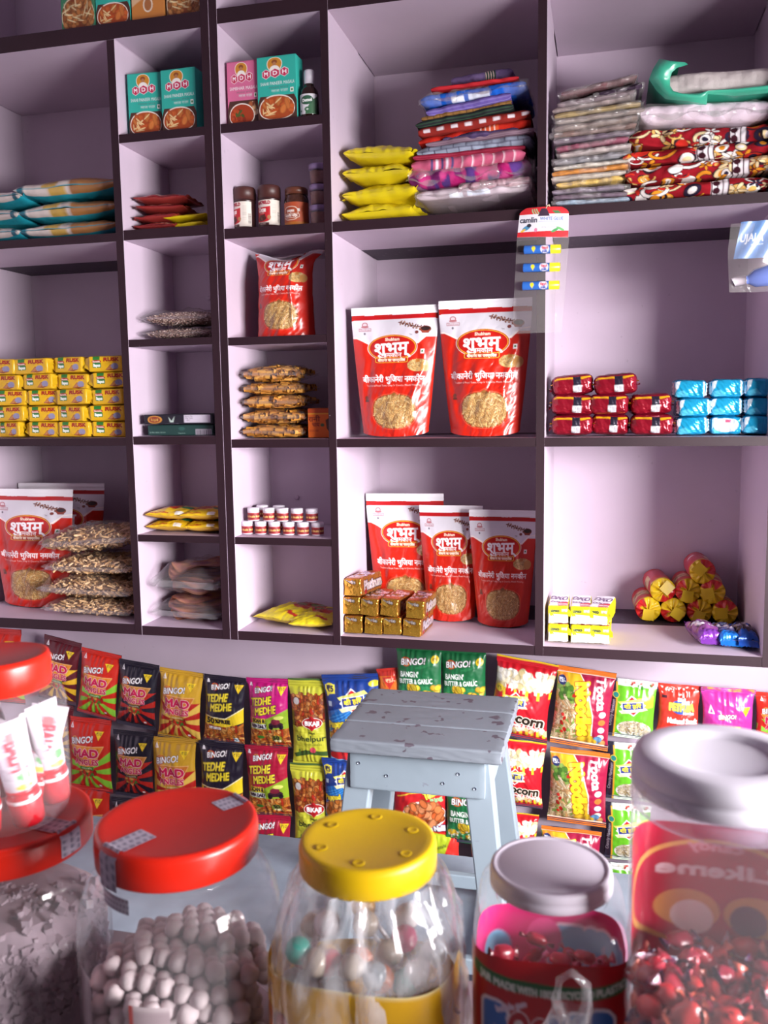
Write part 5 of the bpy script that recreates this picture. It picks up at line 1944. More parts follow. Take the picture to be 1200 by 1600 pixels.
# --- rolls of biscuits
RO = art_roll()
g = 'yellow and red biscuit rolls in a pyramid'
ro0 = None
for k, (px, py, lb) in enumerate([(1013, 950, 'first from left in the bottom row'), (1052, 950, 'second from left in the bottom row'), (1093, 951, 'third from left in the bottom row'), (1133, 951, 'last at the right in the bottom row'),
                                  (1036, 916, 'left of three in the middle row'), (1075, 919, 'centre of three in the middle row'), (1113, 922, 'right of three in the middle row'), (1098, 884, 'single one on top')]):
    y = .285
    p = at(px, py, y)
    row = 0 if k < 4 else 1 if k < 7 else 2
    lb = 'yellow-ended red biscuit roll, ' + lb + ' of the pyramid'
    zz = SHELF[4][3] + .031 + .050 * row
    loc = (p[0], y, zz)
    if ro0 is None:
        r = thing('biscuit_roll', lb, 'biscuit roll', loc, (0, 0, .05), g)
        m, n = 40, 60
        a = np.linspace(0, 2 * PI, n)
        yy = np.linspace(.128, 0, m)
        P = np.array([[[.0305 * (1 + .02 * math.sin(5 * t + q * 60) + .02 * math.sin(9 * t)) * math.cos(t), q, .0305 * (1 + .02 * math.sin(5 * t + q * 60)) * math.sin(t)] for t in a] for q in yy])
        idx = np.linspace(0, RO.shape[0] - 1, m).astype(int)
        MB().grid(P, RO[idx][:, :n]).build('roll_body', FILMM, r)
        b = MB()
        rr = np.linspace(1, .05, 9)
        P = np.array([[[.0305 * q * math.cos(t), -.010 * (1 - q) ** .5 * (1 + .5 * math.sin(6 * t + q * 3)) - .002 * math.sin(11 * t), .0305 * q * math.sin(t)] for t in a] for q in rr])
        C = np.array([[(lin('#c41c24') if (2.0 < t < 4.0 and q > .45 + .2 * math.sin(5 * t)) else lin('#dcb81c')) * (1 + .08 * math.sin(11 * t)) for t in a] for q in rr])
        b.grid(P, C)
        fin(b, ((-.016, -.013, -.024), (.012, -.013, -.027), (-.013, -.016, .004), (.013, -.0155, .002)), 10, .0012, '#cfae20', 1, 0, 5)
        b.build('gathered_end', FILMM, r)
        b = MB()
        P2 = np.array([[[.0305 * q * math.cos(t), .128 + .006 * (1 - q), .0305 * q * math.sin(t)] for t in a] for q in rr])
        b.grid(P2, '#c82028')
        b.build('gathered_end', FILMM, r)
        ro0 = r
    else:
        dup(ro0, loc, (rnd.uniform(-.05, .05), rnd.uniform(0, 6.2) if row < 2 else 2.2, rnd.uniform(-.05, .12)), lb)

# --- three chocolate-coloured bars
def bar(px, py, y, W, L, T, cols, label, rz, seed):
    p = at(px, py, y)
    c = Cv(1, L / W, 36, cols[0])
    h = L / W
    c.rect(.06, .15 * h, .94, .72 * h, cols[1]); c.bits(.5, .4 * h, .35, .22 * h, 12, .12, .05, cols[2:], 3, dark=.8)
    c.text('choco', .45, .5 * h, .22, '#e8e0f0', width=.7, rot=-.9, bold=.02)
    r = thing('snack_bar', label, 'snack bar', (p[0], y + L / 2, SHELF[4][3]), (0, 0, rz), 'small foil snack bars in the bottom right bay')
    bag(MB(), W, L, T, c.noise(.1, 2, seed).done(), None, 2.3, 1.2, seed, .04, 3.0).build('bar_body', 'glossy_foil', r)
    for sgn in (-1, 1):
        f = MB()
        fin(f, ((-W * .44, sgn * L * .47, T * .5), (W * .44, sgn * L * .47, T * .5), (-W * .5, sgn * L * .57, T * (.3 if sgn < 0 else .7)), (W * .5, sgn * L * .57, T * (.2 if sgn < 0 else .6))), 14, .0012, cols[0], 2, seed, 6)
        f.build('end_seal', 'glossy_foil', r)


bar(1104, 1012, .050, .055, .115, .044, ['#7a3aa0', '#8a4a8c', '#c8a0b8', '#4a2a6a', '#e0c8d0'], 'purple foil snack bar, left of three in the bottom right bay', .20, 1)
bar(1136, 1014, .045, .048, .105, .042, ['#1d6ac0', '#5a5a8c', '#a8c8e8', '#b88a70', '#2a4a8a'], 'bright blue foil snack bar, middle of three beside the right board', .15, 2)
bar(1167, 1018, .042, .044, .11, .046, ['#1c4aa0', '#3a2a3a', '#a8a0b0', '#2a5ab8', '#5a3a34'], 'dark blue foil snack bar against the right side board', .05, 3)

# ------------------------------------------------------------------ folded cloth
def slab(mb, W, D, T, C, layers=2, seed=0, sag=.0, rough=1.0, endtaper=.5):
    """folded cloth: front fold towards -y carries the colours; rests on z = 0"""
    m, n = C.shape[:2]
    x = np.linspace(-1, 1, n)
    prof, cidx = [], []
    for t in np.linspace(0, 1, 8)[:-1]:
        prof.append((D / 2 - t * (D - T / 2), T, 0.0)); cidx.append(0)
    for k, ph in enumerate(np.linspace(PI / 2, -PI / 2, m)):
        lob = 1 - .10 * rough * abs(math.sin(layers * (ph + PI / 2) / 1.0)) ** 6
        prof.append((-D / 2 + T / 2 - T * .5 * math.cos(ph) * lob * 1.15, T / 2 + T / 2 * math.sin(ph), 1.0)); cidx.append(k)
    for t in np.linspace(0, 1, 6)[1:]:
        prof.append((-D / 2 + T / 2 + t * (D - T / 2), 0, 0.0)); cidx.append(m - 1)
    pr = np.array(prof)
    P = np.zeros((len(prof), n, 3))
    taper = 1 - endtaper * np.exp(-((1 - np.abs(x)) / .05))
    for i, (y, zz, fr) in enumerate(pr):
        nz = fnoise(x, x * 0 + i / len(prof) * T / W * 6, 1.6, seed)
        P[i, :, 0] = x * W / 2 * (1 - .02 * abs(zz / T - .5)) + (.004 * rough * fnoise(x * 0 + y / D, x * 0, 2, seed + 1))
        P[i, :, 1] = y + fr * T * .12 * rough * nz + .003 * rough * fnoise(x, x * 0, 1.1, seed + 2) * fr
        P[i, :, 2] = T / 2 + (zz - T / 2) * taper * (1 + .05 * rough * fnoise(x, x * 0 + (zz > T / 2), 1.0, seed + 3)) - sag * (1 - x ** 2)
    mb.grid(P, C[np.array(cidx)], 0)
    for e in (0, -1):
        Q = np.stack([P[:, e], P[::-1, e] * .5 + P[:, e] * .5], 1)
        mb.grid(Q, C[np.array(cidx)][:, [e, e]], 0)
    return mb


def cloth(name, label, cat, L, R, th, y, art, group, D=.20, layers=2, seed=0, mat='woven_cloth', film_=False, rough=1.0, zoff=0.0):
    """L, R: pixel centres of the left and right ends of the fold; th: thickness in pixels"""
    a, b = at(L[0], L[1], y), at(R[0], R[1], y)
    W = math.hypot(b[0] - a[0], b[2] - a[2])
    T = (at(L[0], L[1] - th / 2, y) - at(L[0], L[1] + th / 2, y))[2]
    T *= .84
    ang = math.atan2(b[2] - a[2], b[0] - a[0])
    c0 = (a + b) / 2
    k_ = 1.08 if film_ else 1.01
    if True:
        nx, hf = fit(c0[0], W * math.cos(ang) / 2 * k_ + .003)
        c0[0] = nx
        W = min(W, 2 * (hf - .003) / k_ / math.cos(ang))
    r = thing(name, label, cat, (c0[0] + math.sin(ang) * T / 2, y + D / 2, c0[2] - math.cos(ang) * T / 2 + zoff), (0, -ang, random.Random(seed).uniform(-.03, .03)), group)
    slab(MB(), W, D, T, art, layers, seed, 0, rough).build('folded_cloth', mat, r)
    if film_:
        f = MB()
        slab(f, W * 1.03, D * 1.02, T * 1.06, solid('#ffffff', 60, 12), 2, seed + 50, 0, rough * 1.6, .2)
        fin(f, ((-W * .5, -D * .5, T * .5), (W * .5, -D * .5, T * .5), (-W * .52, -D * .5 - .010, T * .15), (W * .52, -D * .5 - .012, T * .4)), 24, T * .2, '#ffffff', 2, seed, 3)
        e0, e1 = W * .5, W * (.51 + .025 * random.Random(seed).random())
        fin(f, ((e0, -D * .45, T * .5), (e0, D * .4, T * .5), (e1, -D * .5, T * .9), (e1, D * .4, T * .8)), 12, T * .15, '#ffffff', 2, seed, 2)
        f.build('clear_sleeve', 'garment_film', r)
    return r


g = 'folded cloths and towels in the tall pile'
ST_ = [
    ((720, 294), (832, 282), 21, ['#b08c94', 'lines', '#d8c0c8'], 3, 'folded pink-white cloth in clear plastic at the bottom of the towel pile', True),
    ((650, 306), (828, 290), 19, ['#c8b8c0', 'tag'], 2, 'white cloth in a loose clear bag overhanging the shelf edge', True),
    ((641, 279), (833, 261), 42, ['#a01c60', 'blot', '#c83a80', '#7a2a6a', '#d05090', '#5a3a80'], 2, 'magenta patterned cloth in clear plastic near the pile foot', True),
    ((644, 259), (823, 240), 22, ['#c05a78', 'towel'], 2, 'pink towel with white stripes and a blue woven border', False),
    ((646, 247), (822, 229), 10, ['#8a2038', 'lines', '#a83a50'], 1, 'thin dark red cloth lying on the striped pink towel', False),
    ((654, 238), (831, 215), 22, ['#8f96a8', 'brick', '#3a3448'], 2, 'grey cloth with a dark brick-like check', False),
    ((664, 225), (836, 202), 9, ['#7c6270', 'lines', '#9a8490'], 1, 'thin dusky pink cloth, its right end curling up', False),
    ((690, 218), (808, 203), 14, ['#4a3a5c', 'lines', '#5c4c70'], 2, 'dark violet cloth folded short inside the pile', False),
    ((653, 223), (829, 190), 15, ['#b02418', 'band', '#c8502c'], 2, 'bright red cloth with a paler check band', False),
    ((654, 207), (829, 175), 18, ['#8c2a24', 'dash', '#d8ccd0'], 2, 'brick red cloth with white dashes', False),
    ((650, 196), (803, 165), 13, ['#262a2c', 'lines', '#3a5a40'], 2, 'dark green and black cloth with thin green lines', False),
    ((658, 186), (800, 158), 8, ['#8a6438', 'check', '#4a3020'], 1, 'tan cloth with dark threads', False),
    ((667, 176), (800, 148), 15, ['#6a58a0', 'lines', '#8f80c0'], 2, 'lavender folded cloth under the bright blue packet', False),
    ((658, 158), (824, 132), 24, ['#1c5cc0', 'tag'], 1, 'bright blue packet of folded cloth in glossy film', True),
    ((674, 140), (812, 120), 7, ['#b8242c', 'lines', '#c83a40'], 1, 'thin red cloth lying on the bright blue packet', False),
    ((708, 126), (806, 112), 20, ['#6a5880', 'band', '#3a4a44'], 2, 'rolled lavender towel with a green stripe on top of the towel pile', False),
]
for k, (L, R, th, art, ly, lb, fl) in enumerate(ST_):
    y = .03 + (.06 if k == 15 else 0.004 * (k % 3))
    cloth('folded_cloth', lb, 'cloth', L, R, th, y, art_cloth(art, 100, .16), g, .20, ly, 200 + k, film_=fl)

g = 'folded garments in clear sleeves'
GA = [(843 + 0, 318, 975, 311, 9, '#93a4b4'), (859, 309, 975, 302, 8, '#6a5a66'), (859, 300, 974, 291, 9, '#7a6e7c'), (867, 290, 976, 276, 9, '#c8a860'), (860, 280, 978, 268, 9, '#b0a698'), (860, 272, 980, 258, 9, '#c08040'), (862, 264, 980, 250, 8, '#b8b2a6'),
      (862, 254, 981, 239, 12, '#7e7c80'), (872, 243, 984, 226, 9, '#a89c98'), (871, 233, 984, 215, 10, '#8a5060'), (861, 222, 988, 205, 10, '#6c5e6a'), (860, 212, 990, 194, 11, '#7c6660'),
      (861, 202, 991, 183, 11, '#85766e'), (862, 192, 1000, 171, 11, '#8c807a'), (860, 183, 996, 160, 10, '#9a8660'), (862, 173, 984, 150, 11, '#8a7c7a'), (870, 164, 990, 142, 10, '#7a6c70'),
      (925, 152, 1004, 132, 12, '#3e3040'), (875, 148, 993, 119, 11, '#6e4c50')]
GW = ['pale blue', 'dusky plum', 'grey violet', 'yellow', 'cream', 'orange', 'off-white', 'grey', 'pale cream', 'dark red edged', 'smoky plum', 'brown', 'taupe', 'greyish tan', 'olive yellow', 'grey beige', 'mauve grey', 'very dark violet', 'reddish brown']
for k, (xl, yl, xr, yr, th, col) in enumerate(GA):
    xl = max(xl, 861)
    pos = 'lowest of the sleeved pile' if k == 0 else 'on top of the sleeved pile' if k == 18 else ORD[k] + ' from the pile foot' if k < 9 else ORD[18 - k] + ' from the pile top'
    cloth('sleeved_garment', GW[k] + ' folded garment in a clear sleeve, ' + pos, 'garment', (xl, yl), (xr, yr), th, .028 + .003 * (k % 4), art_cloth([col, 'lines' if k % 3 else 'check', '#%02x%02x%02x' % tuple(min(255, int(int(col[i:i + 2], 16) * 1.12 + 8)) for i in (1, 3, 5))], 70, .12), g, .19, 2, 230 + k, film_=True, rough=1.3)

g = 'red patterned blankets folded in a pile'
for k, (L, R, th, lb) in enumerate([((980, 303), (1216, 283), 27, 'red patterned blanket with cream scrolls, lowest of its pile'), ((982, 275), (1216, 252), 30, 'red patterned blanket with large white loops, second from the bottom'),
                                    ((984, 247), (1216, 227), 25, 'red and orange patterned blanket, second from the top of its pile'), ((988, 217), (1216, 203), 32, 'red patterned blanket with navy and cream flowers, topmost of its pile')]):
    cloth('folded_blanket', lb, 'blanket', L, R, th, .035, art_blanket(170, .22, 31 + k), g, .30, 2, 260 + k, rough=1.5)
cloth('wrapped_sheet', 'white folded sheet in a pinkish plastic bag on the red blankets', 'sheet', (1008, 178), (1216, 168), 36, .04, solid('#d8c6d2', 70, 20), None, .28, 1, 270, film_=True, rough=1.0)
r = cloth('folded_towel', 'thick off-white towel held in a green plastic bag on top of the blankets', 'towel', (1047, 132), (1222, 118), 44, .045, solid('#c4bab8', 70, 20), None, .24, 1, 271, rough=.6)
# the green carrier bag round the towel
b = MB()
pts = [(1014, 124), (1030, 92), (1062, 100), (1047, 118), (1048, 138), (1060, 146), (1090, 146), (1110, 142), (1216, 132), (1216, 148), (1130, 156), (1104, 162), (1075, 158), (1040, 154), (1026, 142)]
P = [at(x, y_, .035 + .012 * math.sin(i * 1.7)) for i, (x, y_) in enumerate(pts)]
inner = [pts[i] for i in (3, 4, 5, 6, 7, 8)]
o_ = np.array([at(x, y_, .030 + .008 * math.sin(i * 1.9)) for i, (x, y_) in enumerate([(1062, 100), (1030, 92), (1020, 108), (1014, 124), (1026, 142), (1040, 155), (1075, 158), (1104, 163), (1106, 147), (1150, 150), (1216, 144)])])
i_ = np.array([at(x, y_, .020 + .01 * math.sin(i * 2.3)) for i, (x, y_) in enumerate([(1075, 101), (1058, 106), (1050, 113), (1047, 122), (1047, 134), (1052, 142), (1066, 146), (1085, 146), (1104, 143), (1150, 138), (1216, 131)])])
tt = np.linspace(0, 1, 6)[:, None, None]
G = o_[None] * (1 - tt) + i_[None] * tt
G[..., 1] += -.012 * np.sin(tt[..., 0] * PI)
base = np.array([1.0 * at(1110, 160, .03)[0], .03, at(1110, 163, .03)[2]])
b.grid(G - base, '#3fae8e')
bk = np.stack([o_, o_ + np.array([0, .17, .0])]) - base
b.grid(bk, '#37a184')
o = b.build('carrier_bag', FILMM, None, base)
tag(o, 'crumpled sea-green plastic bag wrapped round the off-white towel', 'bag')

# ------------------------------------------------------------------ cards hanging from the shelf edge
def card_glue():
    y = -.012
    px = lambda x, y_: at(x, y_, y)
    O = px(848, 326)
    r = thing('glue_card', 'hanging blister card with three small blue and yellow glue tubes', 'glue card', O)
    c = Cv(1, .72, 130, '#dcd8de')
    c.rect(0, 0, 1, .17, '#c8242c'); c.poly([(0, .60), (1, .56), (1, .72), (0, .72)], '#c8242c')
    c.poly([(.44, .04), (.56, .04), (.62, .22), (.38, .22)], '#3a2438')
    for k in range(3):
        c.line([(.22 + .05 * k, .04), (.30 + .05 * k, .16)], .02, '#8ac08a')
        c.ell(.72 + .04 * k, .13, .05, .018, '#3a7a4a', .8)
    c.text('camlin', .20, .30, .13, '#2a2840', width=.34, bold=.006)
    c.text('WHITE GLUE', .66, .28, .075, '#5a7ab0', width=.46, bold=.003)
    c.line([(.40, .35), (.95, .35)], .008, '#7a94c0')
    c.text('strong and washable', .62, .48, .03, '#8a8a9a', width=.3)
    c.ell(.17, .50, .10, .05, '#4a8ab0', -.7); c.ell(.22, .44, .045, .045, '#2a2a3a'); c.ell(.11, .56, .06, .025, '#e0b03a', -.7)
    c.ell(.74, .55, .09, .03, '#4a9a5a', -.6); c.ell(.84, .52, .09, .028, '#6ab06a', .5); c.ell(.36, .55, .03, .05, '#d87a9a')
    A = c.done()
    m, n = A.shape[:2]
    tl, tr, bl, br = px(813, 326), px(889, 322), px(808, 371), px(888, 371)
    u, v = np.linspace(0, 1, n)[None, :, None], np.linspace(0, 1, m)[:, None, None]
    P = (tl * (1 - u) + tr * u) * (1 - v) + (bl * (1 - u) + br * u) * v - O
    tapr = np.clip((.22 - v[..., 0]) / .22, 0, 1)
    P[..., 0] = P[..., 0] * (1 - .28 * tapr ** 2)
    P[..., 1] += -.006 * np.sin(u[..., 0] * PI)
    b = MB().grid(P, A)
    Q = P.copy(); Q[..., 1] += .0008
    b.grid(Q, '#cfcad2', flip=True)
    b.build('header_card', 'printed_carton', r)
    f = MB()
    k_ = 26
    ys = np.linspace(366, 522, k_)
    P = np.array([[px(808 - 8 * (q - 366) / 156 + (82 - 4 * ((q - 366) / 156)) * s, q - 3 * s) - O + np.array([0, -.004 * math.sin(s * PI) - .002 * math.sin(q * .22), 0]) for s in np.linspace(0, 1, 14)] for q in ys])
    f.grid(P, '#ffffff')
    f.build('blister_sheet', 'garment_film', r)
    for k, yy in enumerate((391, 419, 447)):
        t = link('glue_tube', None, r)
        a, b2 = px(819 - k * 1.2, yy + 1) - O, px(877 - k * 1.2, yy - 1) - O
        a[1] -= .010; b2[1] -= .010
        d = b2 - a
        R_ = .0092
        m1 = MB().tube([a, a + d * .02, a + d * .72], [R_ * .7, R_, R_], 18, '#2f66b8')
        art = Cv(1, .30, 40, '#2f66b8')
        art.ell(.36, .13, .07, .06, '#e8d42a'); art.poly([(.30, .14), (.42, .14), (.36, .24)], '#e8d42a'); art.ell(.78, .15, .16, .13, '#ece8f2'); art.text('fevi', .78, .12, .08, '#c8243a', width=.22, bold=.01); art.text('stik', .78, .20, .08, '#2a4a9a', width=.2, bold=.01)
        AA = art.done()
        th = np.linspace(.35, -1.2 - PI / 2, AA.shape[0])
        xs = np.linspace(.02, .72, AA.shape[1])
        P = np.array([[a + d * s + np.array([0, math.cos(q + 0) * -R_ * 1.03 * 1.0, math.sin(q) * R_ * 1.03]) for s in xs] for q in np.linspace(1.2, -1.2, AA.shape[0])])
        m1.grid(P, AA)
        m1.build('tube_body', FILMM, t)
        MB().tube([a + d * .72, a + d * .98, b2], [R_ * 1.02, R_ * 1.02, R_ * .8], 18, '#e0cf22').build('tube_cap', FILMM, t)
    hk = MB().tube([px(852, 330) - O + np.array([0, -.004, 0]), px(855, 322) - O + np.array([0, -.006, 0]), px(858, 320) - O, px(860, 326) - O + np.array([0, .004, 0])], .0016, 8, '#b8a888')
    hk.build('string_loop', 'printed_carton', r)


card_glue()


def ujala():
    y = -.012
    px = lambda x, y_, dy=0.0: at(x, y_, y) + np.array([0, dy, 0])
    O = px(1180, 345)
    r = thing('bottle_sachet', 'hanging clear pouch with a blue header and a small white-capped bottle', 'pouch', O)
    c = Cv(1, .55, 100, '#6c90c4')
    c.text('UJALA', .27, .24, .115, '#f2f4f8', width=.42, bold=.006); c.line([(.26, .35), (.48, .34)], .012, '#dce8f4')
    for k in range(6):
        c.line([(.2 + .12 * k, .02), (.1 + .14 * k, .5)], .008, '#7ea2d2')
    A = c.noise(.06, 2, 3).done()
    m, n = A.shape[:2]
    tl, tr, bl, br = px(1158, 347), px(1236, 343), px(1146, 405), px(1236, 402)
    u, v = np.linspace(0, 1, n)[None, :, None], np.linspace(0, 1, m)[:, None, None]
    P = (tl * (1 - u) + tr * u) * (1 - v) + (bl * (1 - u) + br * u) * v - O
    P[..., 1] += -.006 * np.sin(u[..., 0] * PI) - .002 * np.sin(u[..., 0] * 17 + v[..., 0] * 6)
    MB().grid(P, A).build('printed_header', FILMM, r)
    f = MB()
    P = np.array([[px(1136 + 3 * t + 105 * s + 14 * max(0, .4 - t) * (1 - s), 350 + 107 * t - 2 * s) - O + np.array([0, -.012 * math.sin(s * PI) * math.sin(t * PI) - .003 * math.sin(7 * s + 9 * t) - .0015, 0]) for s in np.linspace(0, 1, 20)] for t in np.linspace(0, 1, 24)])
    f.grid(P, '#ffffff')
    f.build('clear_pouch', 'garment_film', r)
    b = MB()
    a, e = px(1164, 438, -.002) - O, px(1232, 424, -.002) - O
    d = e - a
    b.tube([a, a + d * .08, a + d * .22, a + d * .5, e], [.007, .010, .018, .021, .021], 24, '#3a4f9a')
    b.build('bottle', 'clear_film' if False else plain('indigo_bottle', '#6a7ab8', .15), r)
    MB().tube([px(1145, 442, -.002) - O, px(1147, 441, -.002) - O, px(1165, 438, -.002) - O], [.0085, .010, .010], 20).build('bottle_cap', plain('cream_cap', '#e0d6dc', .4), r)


ujala()

# ------------------------------------------------------------------ packets hanging in strips on the wall below the shelves
GY = .375
DESIGN = {}


def design(key, h, art, pinch=.09, T=.036, seal=(.07, .06), back='#3a3648', seed=1):
    DESIGN[key] = (h, art, pinch, T, seal, back, seed)


MH = 1.55
design('mad_maroon', MH, art_mad(MH, '#5a1a24', '#5a1a24', '#e0b02c'), seed=1)
design('mad_red', MH, art_mad(MH, '#c8281a', '#8ac83a', '#c8281a'), seed=2)
design('mad_black', MH, art_mad(MH, '#1e1a28', '#1e1a28', '#b0241c', '#c8843c', '#4a3a2c'), seed=3)
design('mad_yellow', MH, art_mad(MH, '#cfa02e', '#e0b850', '#b8201c', '#d07a2c', '#c89a3a'), seed=4)
design('tedhe_black', MH, art_tedhe(MH, '#221c2c'), seed=5)
design('tedhe_pink', MH, art_tedhe(MH, '#c01a78', True), seed=6)
design('tedhe_red', MH, art_tedhe(MH, '#a81838', True), seed=7)
design('bhel', 2.25, art_bhel(2.25), .12, .036, (.09, .02), '#9a9a30', 8)
design('pappad', 1.62, art_pappad(1.62), seed=9)
design('green', 1.32, art_green(1.32), .04, seed=10)
design('popcorn', 1.45, art_popcorn(1.45), .10, .05, seed=11)
design('noodles', 1.36, art_noodles(1.36), .06, .045, (.08, .08), seed=12)
design('sev', 1.36, art_sev(1.36), .05, .035, seed=13)
design('petpuja', 1.30, art_petpuja(1.30), seed=14)
design('pinktedhe', 1.25, art_pinktedhe(1.25), seed=15)
design('tomato', 1.32, art_tomato(1.32), .04, seed=16)
design('lowred', 1.2, art_lowred(1.2), seed=17)
design('lowpop', 1.5, art_lowpop(1.5), seed=18)
design('orange', 1.3, art_orangebit(1.3), seed=19)
MADE = {}


def packet(key, TL, TR, label, group, tilt=.55, y=GY, hs=1.0, yaw=0.0, name='snack_packet'):
    h, art, pinch, T, seal, back, seed = DESIGN[key]
    a, b = at(*TL, y), at(*TR, y)
    W = math.hypot(b[0] - a[0], b[2] - a[2])
    H = W * h * hs
    ang = math.atan2(b[2] - a[2], b[0] - a[0]) * tilt
    top = (a + b) / 2
    loc = (top[0] + math.sin(ang) * H * 0 - (-math.sin(ang)) * H, y, top[2] - math.cos(ang) * H)
    rot = (0, -ang, yaw)
    sx = W / .1
    if key not in MADE:
        r = thing(name, label, 'snack packet', loc, rot, group)
        b_ = MB()
        pillow(b_, .1, .1 * h, T, art, seal, pinch, 1.35, seed, .6, .55, back)
        b_.build('packet_body', FILMM, r)
        s = MB()
        tc = art[:3].mean((0, 1))
        uu = np.linspace(-.05, .05, 22)
        P = np.array([[[x, -.0012 + .0010 * math.sin(q * 40) + .0012 * math.sin(x * 90), .1 * h * (1 - seal[0] * .9 * q) + .0003] for x in uu] for q in np.linspace(0, 1, 10)])
        Cc = np.array([[art[min(int(q * seal[0] * .9 * art.shape[0]), art.shape[0] - 1), min(int((x / .1 + .5) * (art.shape[1] - 1)), art.shape[1] - 1)] for x in uu] for q in np.linspace(0, 1, 10)])
        s.grid(P, Cc)
        s.build('crimped_seal', FILMM, r)
        r.scale = (sx, sx, sx * hs)
        MADE[key] = r
        return r
    r = dup(MADE[key], loc, rot, label, (sx, sx, sx * hs))
    r['group'] = group
    return r


g1, g2 = 'triangle chip packets hanging on the wall', 'crunchy stick packets hanging on the wall'
packet('mad_maroon', (70, 987), (128, 1009), 'maroon chip packet with yellow rays, top of the strip behind the small jar', g1, .6, GY + .006)
packet('mad_maroon', (62, 1094), (116, 1104), 'maroon chip packet, second down behind the small jar', g1, .6, GY + .006)
packet('mad_red', (128, 1009), (190, 1026), 'red chip packet with green rays, top of its strip', g1, .75)
packet('mad_red', (105, 1117), (174, 1126), 'red chip packet with green rays, second in its strip', g1, .6)
packet('mad_red', (100, 1222), (172, 1229), 'red chip packet with green rays, third down, mostly behind jar lids', g1, .6)
packet('mad_red', (-34, 980), (33, 984), 'red chip packet at the left frame edge above the small jar', g1, .3)
packet('mad_black', (187, 1027), (249, 1041), 'black chip packet with dark red rays, top of its strip', g1, .7, GY - .004)
packet('mad_black', (177, 1138), (240, 1146), 'black chip packet with dark red rays, second in its strip', g1, .5, GY - .004)
packet('mad_black', (174, 1244), (238, 1250), 'black chip packet, third down, behind the large red lid', g1, .5, GY - .004)
packet('mad_yellow', (250, 1041), (318, 1053), 'yellow chip packet with red rays, top of its strip', g1, .8)
packet('mad_yellow', (236, 1150), (306, 1155), 'yellow chip packet with red rays, second in its strip', g1, .6)
packet('tedhe_black', (319, 1052), (384, 1060), 'black snack packet with a yellow offer band, top of its strip', g2, .8, GY - .003)
packet('tedhe_black', (311, 1156), (381, 1164), 'black snack packet with a yellow offer band, lower one', g2, .6, GY - .003)
packet('tedhe_pink', (385, 1059), (450, 1060), 'bright pink snack packet in the strip beside the lime green packets', g2, .6, GY + .003, 1.04)
packet('tedhe_red', (382, 1164), (450, 1166), 'crimson snack packet under the bright pink one', g2, .6, GY + .003, 1.02)
packet('tedhe_red', (386, 1272), (454, 1274), 'crimson snack packet lowest of its strip, beside the yellow jar lid', g2, .6, GY + .003)
g3 = 'lime green puffed snack packets in a strip'
packet('bhel', (450, 1060), (508, 1060), 'lime green puffed snack packet, upper, with a red badge', g3)
packet('bhel', (453, 1192), (512, 1194), 'lime green puffed snack packet, lower, half behind the yellow lid', g3)
g4 = 'blue pappad packets beside the stool'
packet('pappad', (503, 1058), (590, 1048), 'blue pappad packet, upper, partly behind the stool top', g4, .5, GY - .01)
packet('pappad', (503, 1186), (572, 1184), 'blue pappad packet, lower, behind the stool leg', g4, .3, GY - .01)
packet('orange', (588, 1047), (624, 1041), 'small orange packet corner behind the stool, between blue and green packets', None, .6)
g5 = 'green butter flavoured chip packets'
packet('green', (618, 1008), (690, 1011), 'green chip packet left of two above the stool', g5, 0, GY - .012, yaw=-.05)
packet('green', (688, 1013), (759, 1016), 'green chip packet right of two above the stool', g5, .4, GY + .004)
packet('green', (696, 1226), (772, 1233), 'green chip packet seen under the stool, between its legs', g5, .8, GY, .92)
packet('tomato', (612, 1194), (697, 1200), 'red and green tomato ring packet seen under the stool', None, 1, GY + .008)
packet('lowred', (668, 1300), (718, 1302), 'red packet with a lime panel, low under the stool beside the yellow lid', None, .5, GY + .004)
packet('lowpop', (736, 1310), (792, 1318), 'red striped popcorn packet low under the stool', 'popcorn packets with red and yellow stripes', .6)
g6 = 'popcorn packets with red and yellow stripes'
packet('popcorn', (777, 1020), (873, 1041), 'popcorn packet at the top of its strip, right of the stool', g6, .8, GY - .01, .93)
packet('popcorn', (779, 1152), (854, 1162), 'popcorn packet second in its strip, half behind the stool leg', g6, .8, GY - .01)
packet('popcorn', (768, 1266), (842, 1273), 'popcorn packet lowest of its strip, above the frosted white lid', g6, .5, GY - .01, .8)
g7 = 'noodle snack packets with orange seals'
packet('noodles', (872, 1036), (963, 1055), 'orange sealed noodle packet, top of its strip', g7, .6, GY - .012, 1.04)
packet('noodles', (860, 1166), (953, 1178), 'orange sealed noodle packet, second in its strip', g7, .7, GY - .012, .98)
packet('noodles', (846, 1289), (940, 1300), 'orange sealed noodle packet, third down, behind the frosted white lid', g7, .6, GY - .012, .8)
g8 = 'bright green crispy snack packets in one strip'
for k, (TL, TR) in enumerate([((953, 1056), (1028, 1068)), ((948, 1157), (1022, 1165)), ((944, 1252), (1018, 1259)), ((941, 1346), (1016, 1351)), ((939, 1440), (1014, 1445))]):
    packet('sev', TL, TR, 'bright green snack packet with a black side band, ' + ORD[k] + ' from the top of its strip', g8, .6, GY, .96)
g9 = 'packets behind the tall clear jar'
packet('petpuja', (1028, 1066), (1096, 1073), 'orange-red packet with a blue oval badge above the tall clear jar', g9, .5, GY + .004)
packet('petpuja', (1030, 1172), (1098, 1178), 'orange-red packet seen through the tall clear jar', g9, .5, GY + .004)
packet('pinktedhe', (1096, 1072), (1181, 1078), 'bright pink packet above the lid of the tall clear jar', g9, .5, GY - .004)
packet('pinktedhe', (1098, 1182), (1182, 1188), 'bright pink packet seen through the tall clear jar', g9, .5, GY - .004)
packet('mad_red', (1181, 1080), (1248, 1086), 'red chip packet cut by the right frame edge', g1, .5)

